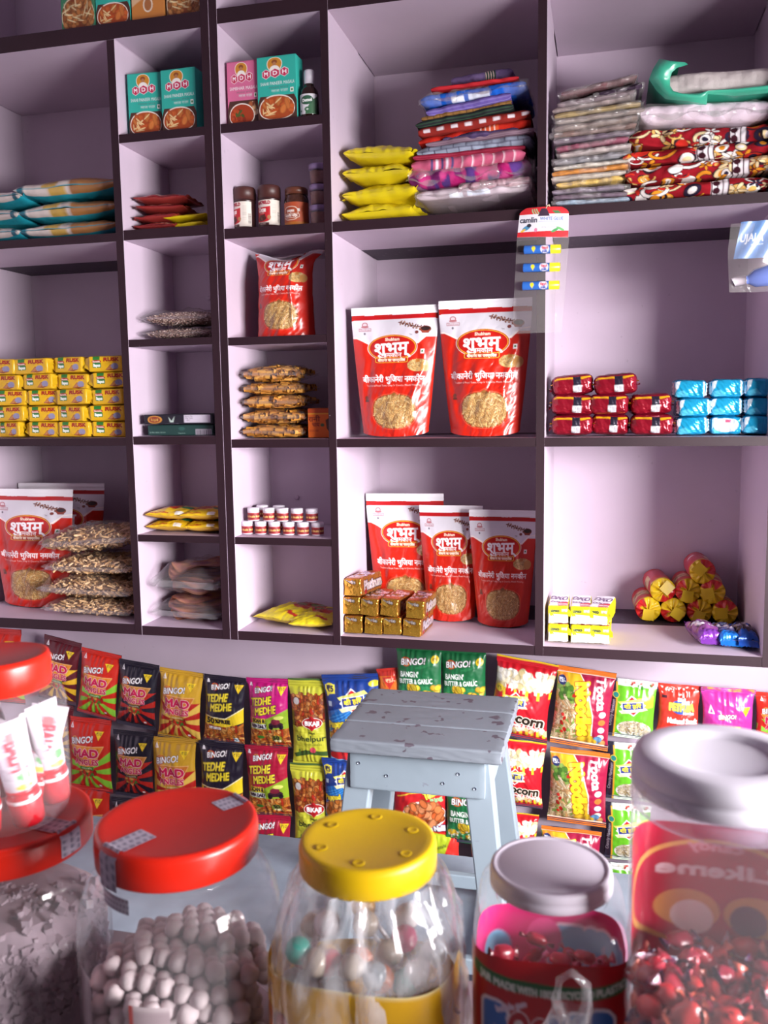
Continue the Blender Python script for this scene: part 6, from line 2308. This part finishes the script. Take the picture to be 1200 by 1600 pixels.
# ------------------------------------------------------------------ the stool on its low bench
BZ = .44
b = MB().box(-1.5, 1.15, -.62, -.02, BZ - .04, BZ).build('low_bench_top', plain('bench_board', '#8f9aa8', .6, var=.1), None, (0, 0, 0), smooth=False)
bench = thing('low_bench', 'pale grey-blue low bench behind the jars, carrying the stool', 'bench', (-.15, -.32, 0))
b.parent = bench
b.location = (.15, .32, 0)
b.name = 'bench_top'
for (x, y) in ((-1.45, -.58), (1.1, -.58), (-1.45, -.08), (1.1, -.08)):
    MB().box(x - .025, x + .025, y - .025, y + .025, 0, BZ - .04).build('leg', MATS['bench_board'], bench, (.15, .32, 0), smooth=False)


def bevel_box(x0, x1, y0, y1, z0, z1, r, wob=0.0, seed=0):
    m = MB()
    brick(m, x1 - x0, y1 - y0, z1 - z0, r, {k: np.tile(lin('#8f9cad'), (24, 30, 1)) for k in 'FBTLRU'}, '#8f9cad', wob, seed)
    for i in range(len(m.v)):
        m.v[i] = m.v[i] + np.array([(x0 + x1) / 2, (y0 + y1) / 2, z0])
    return m


SX, SY, SZ = -.328, -.35, .898
stool = thing('wooden_stool', 'worn grey-blue wooden stool with scuffed planks standing before the hanging packets', 'stool', (SX, SY, BZ))
hz = SZ - BZ
for k, (y0, y1) in enumerate(((-.152, -.052), (-.0505, .0505), (.052, .152))):
    bevel_box(-.158, .158, y0, y1, hz - .026, hz, .004, .0012, k).build('seat_plank', STOOLP, stool)
TOPX, BOTX, TOPY, BOTY = .106, .158, .098, .146


def leg(sx, sy):
    m = MB()
    wtop, wbot = .026, .022
    top, bot = Vector((sx * TOPX, sy * TOPY, hz - .026)), Vector((sx * BOTX, sy * BOTY, 0))
    V = []
    for p, w_ in ((top, wtop), (bot, wbot)):
        V += [(p.x + a * w_, p.y + c_ * w_ * .8, p.z) for a, c_ in ((-1, -1), (1, -1), (1, 1), (-1, 1))]
    m.add(V, [(0, 1, 2, 3), (7, 6, 5, 4), (0, 4, 5, 1), (1, 5, 6, 2), (2, 6, 7, 3), (3, 7, 4, 0)])
    o = m.build('leg', STOOLL, stool, smooth=False)
    bv = o.modifiers.new('edge', 'BEVEL')
    bv.width = .003
    bv.segments = 2


for sx in (-1, 1):
    for sy in (-1, 1):
        leg(sx, sy)
for sy in (-1, 1):
    bevel_box(-.126, .126, sy * .124 - .009, sy * .124 + .009, hz - .100, hz - .027, .003, .0004, 9).build('apron', STOOLL, stool)
for sx in (-1, 1):
    bevel_box(sx * .126 - .008, sx * .126 + .008, -.112, .112, hz - .096, hz - .027, .003, .0004, 9).build('apron', STOOLL, stool)
    bevel_box(sx * .156 - .010, sx * .156 + .010, -.13, .13, .03, .062, .003, .0004, 9).build('stretcher', STOOLL, stool)
for sy in (-1, 1):
    bevel_box(-.15, .15, sy * .143 - .009, sy * .143 + .009, +.03, .060, .003, .0004, 9).build('stretcher', STOOLL, stool)
for x, z_ in ((-.108, hz - .05), (-.055, hz - .07), (.050, hz - .075), (.078, hz - .055), (.108, hz - .08)):
    MB().tube([(x, -.1325, z_), (x, -.1345, z_)], .003, 10, '#6a7280').build('nail_head', plain('nail_grey', '#7a8290', .4, .5), stool)

# ------------------------------------------------------------------ the counter and its jars
CZ = .958
ct = MB().box(-1.3, 1.15, -1.72, -1.22, CZ - .03, CZ).build('counter_top', plain('counter_laminate', '#6a5a60', .35, var=.1), smooth=False)
cb = MB().box(-1.28, 1.13, -1.70, -1.24, .0, CZ - .0301).build('counter_base', plain('counter_front', '#7a6870', .6, var=.1), smooth=False)
counter = thing('shop_counter', 'shop counter under the row of clear sweet jars', 'counter', (0, -1.47, 0))
for o in (ct, cb):
    o.parent = counter
    o.location = (0, 1.47, 0)
JAR = 'jar_plastic'


def jar_profile(R, neck, hb, sh):
    """base, wall, rounded shoulder and neck up to hb"""
    p = [(.0005, .004), (R * .82, .002), (R * .93, .004), (R * .99, .014), (R, .024), (R, hb - sh)]
    for t in np.linspace(0, 1, 9)[1:]:
        p.append((neck + (R - neck) * math.cos(t * PI / 2) ** .9, hb - sh + sh * .80 * math.sin(t * PI / 2)))
    p += [(neck * 1.0, hb - sh * .16), (neck * 1.03, hb - sh * .12), (neck, hb - sh * .06), (neck, hb)]
    return p


def jar(name, label, x, y, R, neck, hb, sh, lid_r, lid_h, lid_mat, sq=2.0, z=CZ, rz=0.0, lid_prof=None, ridge=False, glass=JAR):
    r = thing(name, label, 'jar', (x, y, z), (0, 0, rz))
    MB().lathe(jar_profile(R, neck, hb, sh), 72, sq=sq).build('jar_body', glass, r)
    pr = lid_prof or lid_profile(lid_r, lid_h)
    l = MB()
    if ridge:
        seg = 160
        P = np.array([[[q[0] * (1 + (.006 * (k % 2) if .15 < q[1] / lid_h < .8 and q[0] > lid_r * .98 else 0)) * math.cos(2 * PI * k / seg), q[0] * (1 + (.006 * (k % 2) if .15 < q[1] / lid_h < .8 and q[0] > lid_r * .98 else 0)) * math.sin(2 * PI * k / seg), q[1]] for k in range(seg)] for q in pr])
        l.grid(P, '#808080', cu=True, flip=True)
    else:
        l.lathe(pr, 96)
    l.build('jar_lid', lid_mat, r, (0, 0, hb - .004))
    return r


def tape_art(bg='#b8b0c0'):
    c = Cv(1, .35, 60, bg)
    for k in range(9):
        for q in range(3):
            c.ell(.06 + k * .11 + .03 * (q % 2), .06 + q * .115, .038, .030, '#6a6478', 0, 1, 3)
    return c.done()


def lid_tape(r, lid_r, ztop, ang, r0, w_, drop, name='tape_strip'):
    """strip of printed tape from radius r0 to the rim and down the side"""
    A = tape_art()
    m, n = A.shape[:2]
    b = MB()
    path = [(r0 + (lid_r - .004 - r0) * t, ztop + .0005 + (.0018 if t > .9 else 0)) for t in np.linspace(0, 1, 26)]
    path += [(lid_r + .0008, ztop - .004 - drop * t) for t in np.linspace(0, 1, 14)]
    nn = len(path)
    idx = np.linspace(0, n - 1, nn).astype(int)
    P = np.zeros((9, nn, 3))
    for i, s_ in enumerate(np.linspace(-w_ / 2, w_ / 2, 9)):
        for j, (q, zz) in enumerate(path):
            if j < 26:
                P[i, j] = (q * math.cos(ang) - s_ * math.sin(ang), q * math.sin(ang) + s_ * math.cos(ang), zz)
            else:
                a2 = ang + s_ / lid_r
                P[i, j] = (q * math.cos(a2), q * math.sin(a2), zz)
    b.grid(P, A[np.linspace(0, m - 1, 9).astype(int)][:, idx])
    o = b.build(name, 'printed_carton', r)
    return o


RED = plain('red_lid_plastic', '#c8200f', .32, var=.03)
YEL = plain('yellow_lid_plastic', '#e2b80c', .38, var=.03)
WHT = plain('milky_lid_plastic', '#c6bcc9', .42, var=.02, sss=.0)
WH2 = plain('white_lid_plastic', '#e2dce8', .4, var=.02)


def blob(seed, n=14, m=9, amp=.10):
    b = MB()
    t = np.linspace(0, 2 * PI, n, endpoint=False)
    f = np.linspace(0.02, PI - .02, m)
    P = np.array([[[math.sin(q) * math.cos(a), math.sin(q) * math.sin(a), math.cos(q)] for a in t] for q in f])
    d = 1 + amp * fnoise(P[..., 0] + P[..., 2] * .7, P[..., 1] - P[..., 2] * .6, .7, seed)
    b.grid(P * d[..., None], '#e4d8d8', cu=True)
    return b


# --- large left jar of rock sugar, with a small jar of balm tubes on its lid
x, y = -.494, -1.377
j = jar('candy_jar', 'large clear jar of rock sugar with a red lid, carrying a smaller jar on top', x, y, .082, .062, .180, .03, .070, .024, RED, ridge=False)
lid_tape(j, .070, .180 - .004 + .024, -.15, .030, .022, .016)
sug = MB()
rg = random.Random(5)
prof = [(.0005, .008), (.070, .008), (.075, .02), (.076, .115), (.06, .128), (.03, .134), (.0005, .136)]
sug.lathe(prof, 40, '#b8a4ac')
for _ in range(1500):
    a, zz = rg.uniform(-PI, .6), rg.uniform(.05, .134)
    R = (.0745 if zz < .115 else .0745 - (zz - .115) * 3.2) if rg.random() < .8 else rg.uniform(.0, .07)
    if R < .07 and zz < .115:
        zz = rg.uniform(.118, .136)
    s = rg.uniform(.0014, .0038)
    c_ = Vector((R * math.cos(a), R * math.sin(a), zz))
    M = Euler((rg.uniform(0, 6), rg.uniform(0, 6), rg.uniform(0, 6))).to_matrix()
    V = [c_ + M @ (Vector(q) * s) for q in ((-1, -1, -1), (1, -1, -1), (1, 1, -.8), (-1, 1, -1), (-.8, -1, 1), (1, -.9, 1), (.9, 1, 1), (-1, .8, 1))]
    sug.add([list(q) for q in V], [(0, 3, 2, 1), (4, 5, 6, 7), (0, 1, 5, 4), (1, 2, 6, 5), (2, 3, 7, 6), (3, 0, 4, 7)], lin('#d8c8d0') * rg.uniform(.7, 1.05))
o = sug.build('rock_sugar', plain('sugar_crystal', '#a8959f', .3, var=.12, scale=60), None, (x, y, CZ), smooth=False)
tag(o, 'heap of pale rock sugar crystals inside the left jar', 'rock sugar', None, 'stuff')

zl = CZ + .180 - .004 + .024 + .0022
j = jar('candy_jar', 'small clear jar of lip balm tubes standing on a larger red lid', x + .004, y - .004, .053, .040, .118, .022, .0425, .026, RED, z=zl)
g = 'red and white balm tubes in the small jar'
tube0 = None
ta = Cv(1, 2.4, 40, '#c4bac4')
ta.rect(0, 0, 1, .12, '#c8bcc8'); ta.ell(.5, .55, .14, .18, '#c86a70'); ta.text('BALM', .5, 1.15, .32, '#c83a4a', width=.95, rot=-PI / 2, bold=.03)
for k in range(7):
    ta.line([(.12, 1.5 + .06 * k), (.34, 1.52 + .06 * k)], .02, '#9a8a98')
ta.ell(.55, 1.85, .13, .16, '#5a9a5a'); ta.ell(.5, 2.18, .16, .10, '#d8a83a'); ta.rect(0, 2.30, 1, 2.4, '#c8202a')
TA = ta.done()
for k, (tx, ty, tz, rx, ry, rz, lb) in enumerate([
        (.010, -.040, .006, .10, .10, .0, 'front balm tube standing upright, cap down, nearest the glass'), (.036, -.018, .008, .0, -.16, .9, 'balm tube leaning right, printed side to the room'),
        (-.030, -.030, .012, -.1, .42, .3, 'balm tube leaning left with its crimped end raised'), (.018, .012, .010, .1, .22, .5, 'balm tube behind the front one'),
        (-.012, .022, .010, .05, -.2, -.4, 'balm tube at the back of the small jar'), (.034, .020, .010, .0, -.10, 1.2, 'balm tube against the right rear glass')]):
    loc = (x + .004 + tx, y - .004 + ty, zl + tz)
    if tube0 is None:
        r = thing('balm_tube', lb, 'balm tube', loc, (rx, ry, rz), g)
        n, m = 30, TA.shape[0]
        t = np.linspace(0, 2 * PI, n)
        P = np.array([[[(.0125 * (1 + .22 * (1 - v))) * math.cos(a), .0125 * max(.06, v ** .7) * math.sin(a), .088 - v * .058] for a in t] for v in np.linspace(0, 1, m)])
        half = TA[:, np.clip((np.abs(((np.linspace(0, 2 * PI, n) + PI / 2) % (2 * PI)) - PI) / PI * (TA.shape[1] - 1)).astype(int), 0, TA.shape[1] - 1)]
        uu = ((np.linspace(0, 2 * PI, n) - PI) / PI)
        half = TA[:, np.clip((np.where(uu >= 0, uu, -uu) * (TA.shape[1] - 1)).astype(int), 0, TA.shape[1] - 1)]
        MB().grid(P, half).build('tube_body', FILMM, r)
        b = MB().lathe([(.0005, 0), (.0115, 0), (.0125, .002), (.0132, .026), (.011, .030), (.0005, .030)], 30, '#b81422')
        b.lathe([(.0132, .021), (.0136, .0215), (.0136, .0235), (.0133, .024)], 30, '#e6dfe4')
        b.build('tube_cap', FILMM, r)
        tube0 = r
    else:
        dup(tube0, loc, (rx, ry, rz), lb)

# --- jar of white sugar balls
x, y = -.321, -1.400
j = jar('candy_jar', 'wide clear jar of white sugar balls with a taped orange-red lid', x, y, .079, .0545, .203, .062, .0625, .025, RED, ridge=True)
zt_ = .203 - .004 + .025
lid_tape(j, .0625, zt_, -2.02, .026, .020, .024)
lid_tape(j, .0625, zt_, .95, .036, .020, .005)
c = Cv(1, 1.6, 30, '#a8949a')
c.rect(.0, 0, .12, 1.6, '#b0281c'); c.rect(.12, 0, 1, .08, '#c8b8bc')
LB_ = c.done()
for a0, a1, z0, z1 in ((-2.55, -2.15, .03, .128), (-1.62, -1.22, .03, .122)):
    b = MB()
    disc_patch(b, .0785, z0, z1, a0, a1, LB_, -.0022)
    b.build('paper_label', 'printed_carton', j)
b = MB()
disc_patch(b, .055, .178, .190, -2.3, -1.75, tape_art('#a8a0b4'), .004)
b.build('tape_end', 'printed_carton', j)
ball_me = None
R_ = .0074
rg = random.Random(3)
lat = []
d = R_ * 2.03
Mr = Euler((.5, .8, .3)).to_matrix()
for i in range(-16, 17):
    for k in range(-16, 17):
        for l in range(-16, 17):
            p = Mr @ Vector(((i + k) * d / math.sqrt(2), (i + l) * d / math.sqrt(2), (k + l) * d / math.sqrt(2)))
            rr = math.hypot(p.x, p.y)
            zz = p.z + .09
            top = .128 - .55 * max(0, rr - .02) * .6
            if rr < .066 and .045 < zz < top:
                ang_ = math.atan2(p.y, p.x)
                if (rr > .047 and (p.y < .02)) or zz > top - .022:
                    lat.append((p.x, p.y, zz))
rg.shuffle(lat)
lat.sort(key=lambda q: q[1])
gb = 'white sugar balls in the red-lidded jar'
for p in lat[:300]:
    q = (x + p[0] + rg.uniform(-.0012, .0012), y + p[1] + rg.uniform(-.0012, .0012), CZ + p[2] + rg.uniform(-.001, .001))
    s = R_ * rg.uniform(.92, 1.08)
    if ball_me is None:
        o = blob(2).build('sugar_ball', plain('sugar_ball_white', '#d0c0c3', .65, var=.05, scale=40), None, q)
        tag(o, 'white sugar ball inside the jar with the taped red lid', 'sweet', gb)
        ball_me = o
    else:
        o = ball_me.copy()
        COL.objects.link(o)
        o.location = q
    o.rotation_euler = (rg.uniform(0, 6), rg.uniform(0, 6), rg.uniform(0, 6))
    o.scale = (s, s, s)
low = MB().lathe([(.0005, .006), (.072, .006), (.072, .052), (.0005, .060)], 32, '#d8ccd0').build('sugar_ball_mass', plain('sugar_ball_mass_white', '#c8b8bc', .7, var=.1), None, (x, y, CZ))
tag(low, 'lower layer of white sugar balls in the taped red-lidded jar', 'sweets', None, 'stuff')

# --- plastic-wrapped jar of lollipops, yellow lid
x, y = -.1690, -1.392
j = jar('candy_jar', 'plastic-wrapped clear jar of mixed lollipops with a yellow lid', x, y, .0675, .046, .205, .052, .0515, .021, YEL, sq=3.6, rz=.2)
for a in np.linspace(0, 2 * PI, 7)[:-1]:
    MB().lathe([(.0005, .0003), (.0028, .0002), (.0040, .0008), (.005, .0002)], 14).build('lid_dimple', YEL, j, (.036 * math.cos(a + .4), .036 * math.sin(a + .4), .205 - .004 + .021))
b = MB()
t = np.linspace(0, 2 * PI, 160, endpoint=False)
P = []
for zz, R in ((.004, .0700), (.03, .071), (.07, .0715), (.10, .072), (.135, .0715), (.16, .068), (.180, .060), (.194, .0515), (.203, .050)):
    k = (np.abs(np.cos(t)) ** 3 + np.abs(np.sin(t)) ** 3) ** (-1 / 3)
    wv = .0022 * np.sin(17 * t + zz * 60) + .0016 * np.sin(31 * t - zz * 90) + .0015 * np.sin(7 * t + zz * 40)
    P.append(np.stack([(R + wv) * k * np.cos(t), (R + wv) * k * np.sin(t), zz + 0 * t], -1))
b.grid(np.array(P), '#ffffff', cu=True, flip=True)
b.build('plastic_wrap', 'wrap_plastic', j)
c = Cv(1, .42, 120, '#d8a418')
c.rect(0, 0, 1, .012, '#e8d8a0')
for k, (cx_, col) in enumerate([(.16, '#8a5a34'), (.22, '#c8702c'), (.28, '#a8482c')]):
    c.ell(cx_, .16, .03, .045, '#3a2420'); c.ell(cx_, .16, .026, .04, col); c.text('o', cx_, .16, .02, '#f0e0c0')
c.ell(.50, .15, .065, .04, '#b08a1c'); c.ell(.50, .15, .06, .035, '#d8a818'); c.text('Fruit', .50, .15, .05, '#6a5a2c', width=.09, shear=.2, bold=.003)
c.ell(.27, .30, .08, .07, '#3a3a4a'); c.ell(.27, .30, .07, .06, '#c8602a'); c.ell(.75, .3, .06, .06, '#b8501c'); c.ell(.68, .14, .012, .02, '#5a6a7a')
b = MB()
disc_patch(b, .0675, .048, .146, -PI * .98, -.02, c.done(), .0016, 3.6)
b.build('yellow_label', FILMM, j, None, (0, 0, -.2))
b = MB()
disc_patch(b, .0675, .03, .10, .1, PI - .1, solid('#c89a1c', 30, 20), -.001, 3.6)
b.build('yellow_label', FILMM, j)
rg = random.Random(8)
cols = ['#c8384a', '#d8702a', '#e0a83a', '#2a9a8a', '#c83a6a', '#d8d0d8', '#b8c0c8', '#e8e0e0', '#c8b8a8']
ln = ['pink-red', 'orange', 'amber', 'sea green', 'rose', 'milky white', 'pale grey', 'clear white', 'cream']
pops = [(-.040, -.035, .128, 0), (-.018, -.043, .130, 0), (.004, -.040, .132, 1), (.020, -.044, .124, 1), (.036, -.036, .118, 3), (-.048, -.036, .106, 6), (-.026, -.048, .108, 5), (.0, -.05, .108, 6), (.022, -.05, .098, 4), (.046, -.038, .098, 8),
        (.05, -.030, .120, 2), (-.04, -.046, .088, 5), (-.015, -.05, .088, 6), (.010, -.05, .082, 7), (.034, -.046, .080, 0), (-.03, -.01, .138, 5), (.0, -.01, .142, 8), (.03, -.012, .136, 4), (-.01, .02, .138, 2), (.025, .02, .134, 7), (-.045, .0, .128, 8), (.05, .0, .120, 6)]
pops += [(rg.uniform(-.05, .05), rg.uniform(-.05, -.02), rg.uniform(.092, .136), rg.randrange(9)) for _ in range(18)]
gp = 'wrapped lollipops in the yellow-lidded jar'
cnt = {}
for k, (a, b_, zz, ci) in enumerate(pops):
    o = thing('wrapped_lollipop', '', 'lollipop', (x + a, y + b_, CZ + zz + .018), (rg.uniform(-.6, .6), rg.uniform(-.6, .6), rg.uniform(0, 6)), gp)
    cnt[ci] = cnt.get(ci, 0) + 1
    o['label'] = ln[ci] + ' wrapped lollipop inside the yellow-lidded jar'
    o['group'] = ln[ci] + ' lollipops in the yellow-lidded jar'
    bb = blob(k, 18, 12, .03)
    s = .0098
    bb.v[0] = bb.v[0] * s
    bb.build('candy_ball', plain('candy_' + ln[ci].replace(' ', '_'), cols[ci], .2, var=.15, scale=60), o)
    f = blob(k + 40, 24, 14, .16)
    f.v[0] = f.v[0] * .0112
    f.build('clear_wrapper', 'clear_film', o)
    MB().tube([(0, 0, -.012), (0, 0, -.040)], .0016, 8, '#e8e4e8').build('stick', FILMM, o)

# --- bubble-gum jar with frosted lid
x, y = -.0345, -1.384
lidw = [(.0005, .0138), (.037, .0138), (.0385, .0133), (.0395, .0143), (.0418, .0143), (.0430, .0128), (.0437, .0085), (.0428, .0070), (.0437, .0055), (.0437, .001), (.0425, 0), (.040, 0), (.040, .010), (.0005, .010)]
j = jar('candy_jar', 'clear bubble gum jar with a red printed label and a frosted white lid', x, y, .0545, .038, .203, .030, .0437, .0145, WHT, sq=4.5, lid_prof=lidw, rz=.08)
c = Cv(1, .62, 150, '#b8141f')
c.ell(.5, .0, .46, .03, '#b8141f')
pts = [(.12, .05), (.30, .085), (.5, .10), (.70, .095), (.88, .06), (.885, .115), (.70, .15), (.5, .155), (.30, .14), (.115, .105)]
c.poly(pts, '#1f6a3a'); c.ell(.12, .078, .028, .028, '#1f6a3a'); c.ell(.88, .088, .028, .028, '#1f6a3a')
c.text('JAR MADE WITH 100% RECYCLED PLASTIC', .5, .138, .030, '#d8e4d8', width=.70, bold=.003, arc=-.05)
for k, ch in enumerate('BOOMER'):
    xx = .23 + .105 * k
    yy = .32 - .02 * abs(k - 2.5)
    if k in (1, 2):
        c.ell(xx, yy, .055, .07, '#e8d8dc'); c.ell(xx, yy, .05, .064, '#b01c2c'); c.ell(xx, yy, .024, .03, '#e8dce0')
    else:
        c.text(ch, xx, yy, .12, '#2a6ab8', width=.085, bold=.018, out='#e8e0ea', ow=.014, out2='#8a1c2c', ow2=.006)
c.text('bubble gum', .30, .205, .028, '#e0d0e0', width=.14, rot=.3, bold=.003)
b = MB()
disc_patch(b, .0545, .070, .173, -PI * .86, -PI * .14, c.done(), .0008, 4.5)
b.build('printed_label', FILMM, j)
c = Cv(1, .5, 120, '#c0286a')
c.text('BOOMER', .30, .18, .15, '#7aa8d0', width=.36, bold=.02, out='#e0c8d8', ow=.012); c.ell(.72, .2, .06, .08, '#7ab0d0'); c.ell(.52, .15, .08, .09, '#d84a8a'); c.line([(.42, .28), (.6, .30)], .02, '#e8d8a8')
b = MB()
disc_patch(b, .0545, .060, .150, .02, PI - .02, c.done(), -.0008, 4.5)
b.build('rear_label', FILMM, j)
rg = random.Random(21)


def candy(seed, body, tip, L=.014, R=.0064):
    """a wrapped sweet with twisted ends"""
    b = MB()
    t = np.linspace(0, 2 * PI, 12, endpoint=False)
    st = [(-L * .95, R * .85, .25), (-L * .62, R * .18, .1), (-L * .5, R * .8, 0), (-L * .25, R, 0), (L * .25, R, 0), (L * .5, R * .8, 0), (L * .62, R * .18, .1), (L * .95, R * .85, .25)]
    P = np.array([[[q, r * math.cos(a) * (1 + .25 * (wv > .2) * math.sin(5 * a) + .16 * (wv < .05) * math.sin(4 * a + seed)), r * math.sin(a) * (.35 if wv > .2 else .72) * (1 + .12 * math.sin(3 * a + q * 300))] for a in t] for q, r, wv in st])
    C = np.array([[(lin(tip) if (i in (0, 7) or (3 <= i <= 4 and 2 < k < 5)) else lin(body)) for k in range(12)] for i in range(8)])
    b.grid(P, C, cu=True, flip=True)
    b.add([(0, 0, 0)] * 3, [])
    return b


def scatter(n, x, y, R, sq, z0, z1, ztop, kinds, seed, name, lab, group, cat, rear=.0):
    rg = random.Random(seed)
    src = {}
    for k in range(n):
        a = rg.uniform(-PI, PI) if k % 3 == 0 else rg.uniform(-PI, 0)
        kk = (abs(math.cos(a)) ** sq + abs(math.sin(a)) ** sq) ** (-1 / sq)
        if k % 4 == 0:
            rr, zz = R * math.sqrt(rg.random()) * kk, ztop + rg.uniform(-.006, .003)
        else:
            rr, zz = (R - rg.choice([0, 0, .012])) * kk, rg.uniform(z0, z1)
        ki = rg.randrange(len(kinds))
        loc = (x + rr * math.cos(a), y + rr * math.sin(a), CZ + zz)
        rot = (rg.uniform(0, 6), rg.uniform(-.7, .7), a + PI / 2 + rg.uniform(-.8, .8))
        if ki not in src:
            o = candy(k, *kinds[ki][:2]).build(name, FILMM, None, loc, rot)
            tag(o, lab % kinds[ki][2], cat, group % kinds[ki][2])
            src[ki] = o
        else:
            o = src[ki].copy()
            COL.objects.link(o)
            o.location = loc
            o.rotation_euler = rot


scatter(60, x, y, .041, 4.5, .105, .130, .130, [('#8a1428', '#5a0c1c', 'dark red'), ('#a81c34', '#c86a8a', 'crimson'), ('#b82430', '#3a4a9a', 'red and blue')], 4, 'wrapped_gum', '%s wrapped gum piece in the jar with the frosted lid', '%s gum pieces in the frosted-lid jar', 'wrapped sweet')

# --- tall square jar with big white lid
x, y = .0715, -1.4535
lid2 = [(.0005, .0160), (.029, .0160), (.0315, .0168), (.0335, .0188), (.036, .0195), (.0475, .0195), (.0515, .0178), (.0535, .013), (.054, .008), (.0525, .0065), (.054, .005), (.054, -.001), (.0525, -.003), (.049, -.003), (.049, .010), (.0005, .011)]
j = jar('candy_jar', 'tall square clear jar of red wrapped sweets with a wide white lid', x, y, .0535, .0465, .318, .034, .054, .020, WH2, sq=5.0, lid_prof=lid2, rz=-.06, glass='hazy_jar_plastic')
lip = MB().lathe([(.048, .298), (.0535, .300), (.0545, .304), (.0535, .308), (.048, .310)], 72)
lip.build('neck_ring', 'frosted_plastic', j)
c = Cv(1, 1.05, 110, '#b01c38')
c.ell(.48, .55, .46, .44, '#d8a058'); c.ell(.48, .55, .43, .41, '#b82440')
c.text('Likeme', .50, .34, .10, '#e8d0d8', width=.52, rot=-.04, bold=.008)
c.ell(.62, .66, .15, .15, '#d89a5a'); c.ell(.30, .66, .15, .15, '#d89a5a'); c.ell(.60, .72, .10, .13, '#e8d8d8'); c.ell(.34, .70, .08, .12, '#7a4a64'); c.rect(.1, .12, .2, .17, '#d8c0c8'); c.text('candy', .5, .16, .07, '#d88a9a', width=.26, bold=.006)
b = MB()
disc_patch(b, .0535, .165, .262, .35, PI - .35, c.done(), -.0012, 5.0)
b.build('rear_label', FILMM, j)
kinds = [('#8f1022', '#b83a4a', 'red'), ('#700c1c', '#a02a3a', 'dark red'), ('#961820', '#c8b0c0', 'red and white'), ('#84162e', '#3a2a52', 'red and violet'), ('#a02222', '#c0604a', 'orange-red')]
scatter(300, x, y, .0435, 5.0, .11, .185, .188, kinds, 9, 'wrapped_candy', '%s twisted-wrapper sweet in the tall square jar', '%s sweets in the tall square jar', 'wrapped sweet')
low = MB().lathe([(.0005, .006), (.037, .006), (.038, .165), (.0005, .178)], 40, '#7a1020', sq=5.0).build('candy_mass', plain('candy_mass_red', '#7a1422', .5, var=.3, scale=90), None, (x, y, CZ), (0, 0, -.12))
tag(low, 'packed red sweets in the middle of the tall square jar', 'sweets', None, 'stuff')

# --- crumpled clear bag in front of the gum jar
b = MB()
O = at(832, 1600, -1.485)
O[2] = CZ
H = at(862, 1512, -1.485)[2] - CZ
P = []
for v in np.linspace(0, 1, 26):
    row = []
    rad = .040 * (1 - v ** 1.6 * .85) + .004
    for a in np.linspace(0, 2 * PI, 44, endpoint=False):
        q = rad * (1 + .16 * math.sin(5 * a + 5 * v) + .10 * math.sin(9 * a - 8 * v) * (1 - v))
        row.append([q * math.cos(a) + .024 * v ** 2, q * .45 * math.sin(a), v * H * (.86 if v < .99 else .88)])
    P.append(row)
b.grid(np.array(P), '#ffffff', cu=True, flip=True)
bagr = thing('clear_bag', 'crumpled clear plastic bag with a knotted loop in front of the gum jar', 'bag', O)
b.build('bag_body', 'wrap_plastic', bagr)
kn = MB().tube([(.022, 0, H * .80), (.014, 0, H * .90), (.016, -.002, H * .97), (.024, -.002, H), (.032, 0, H * .96), (.033, 0, H * .88), (.026, 0, H * .80)], [.004, .003, .0022, .0024, .003, .004, .005], 12, '#ffffff')
kn.build('knotted_loop', 'wrap_plastic', bagr)
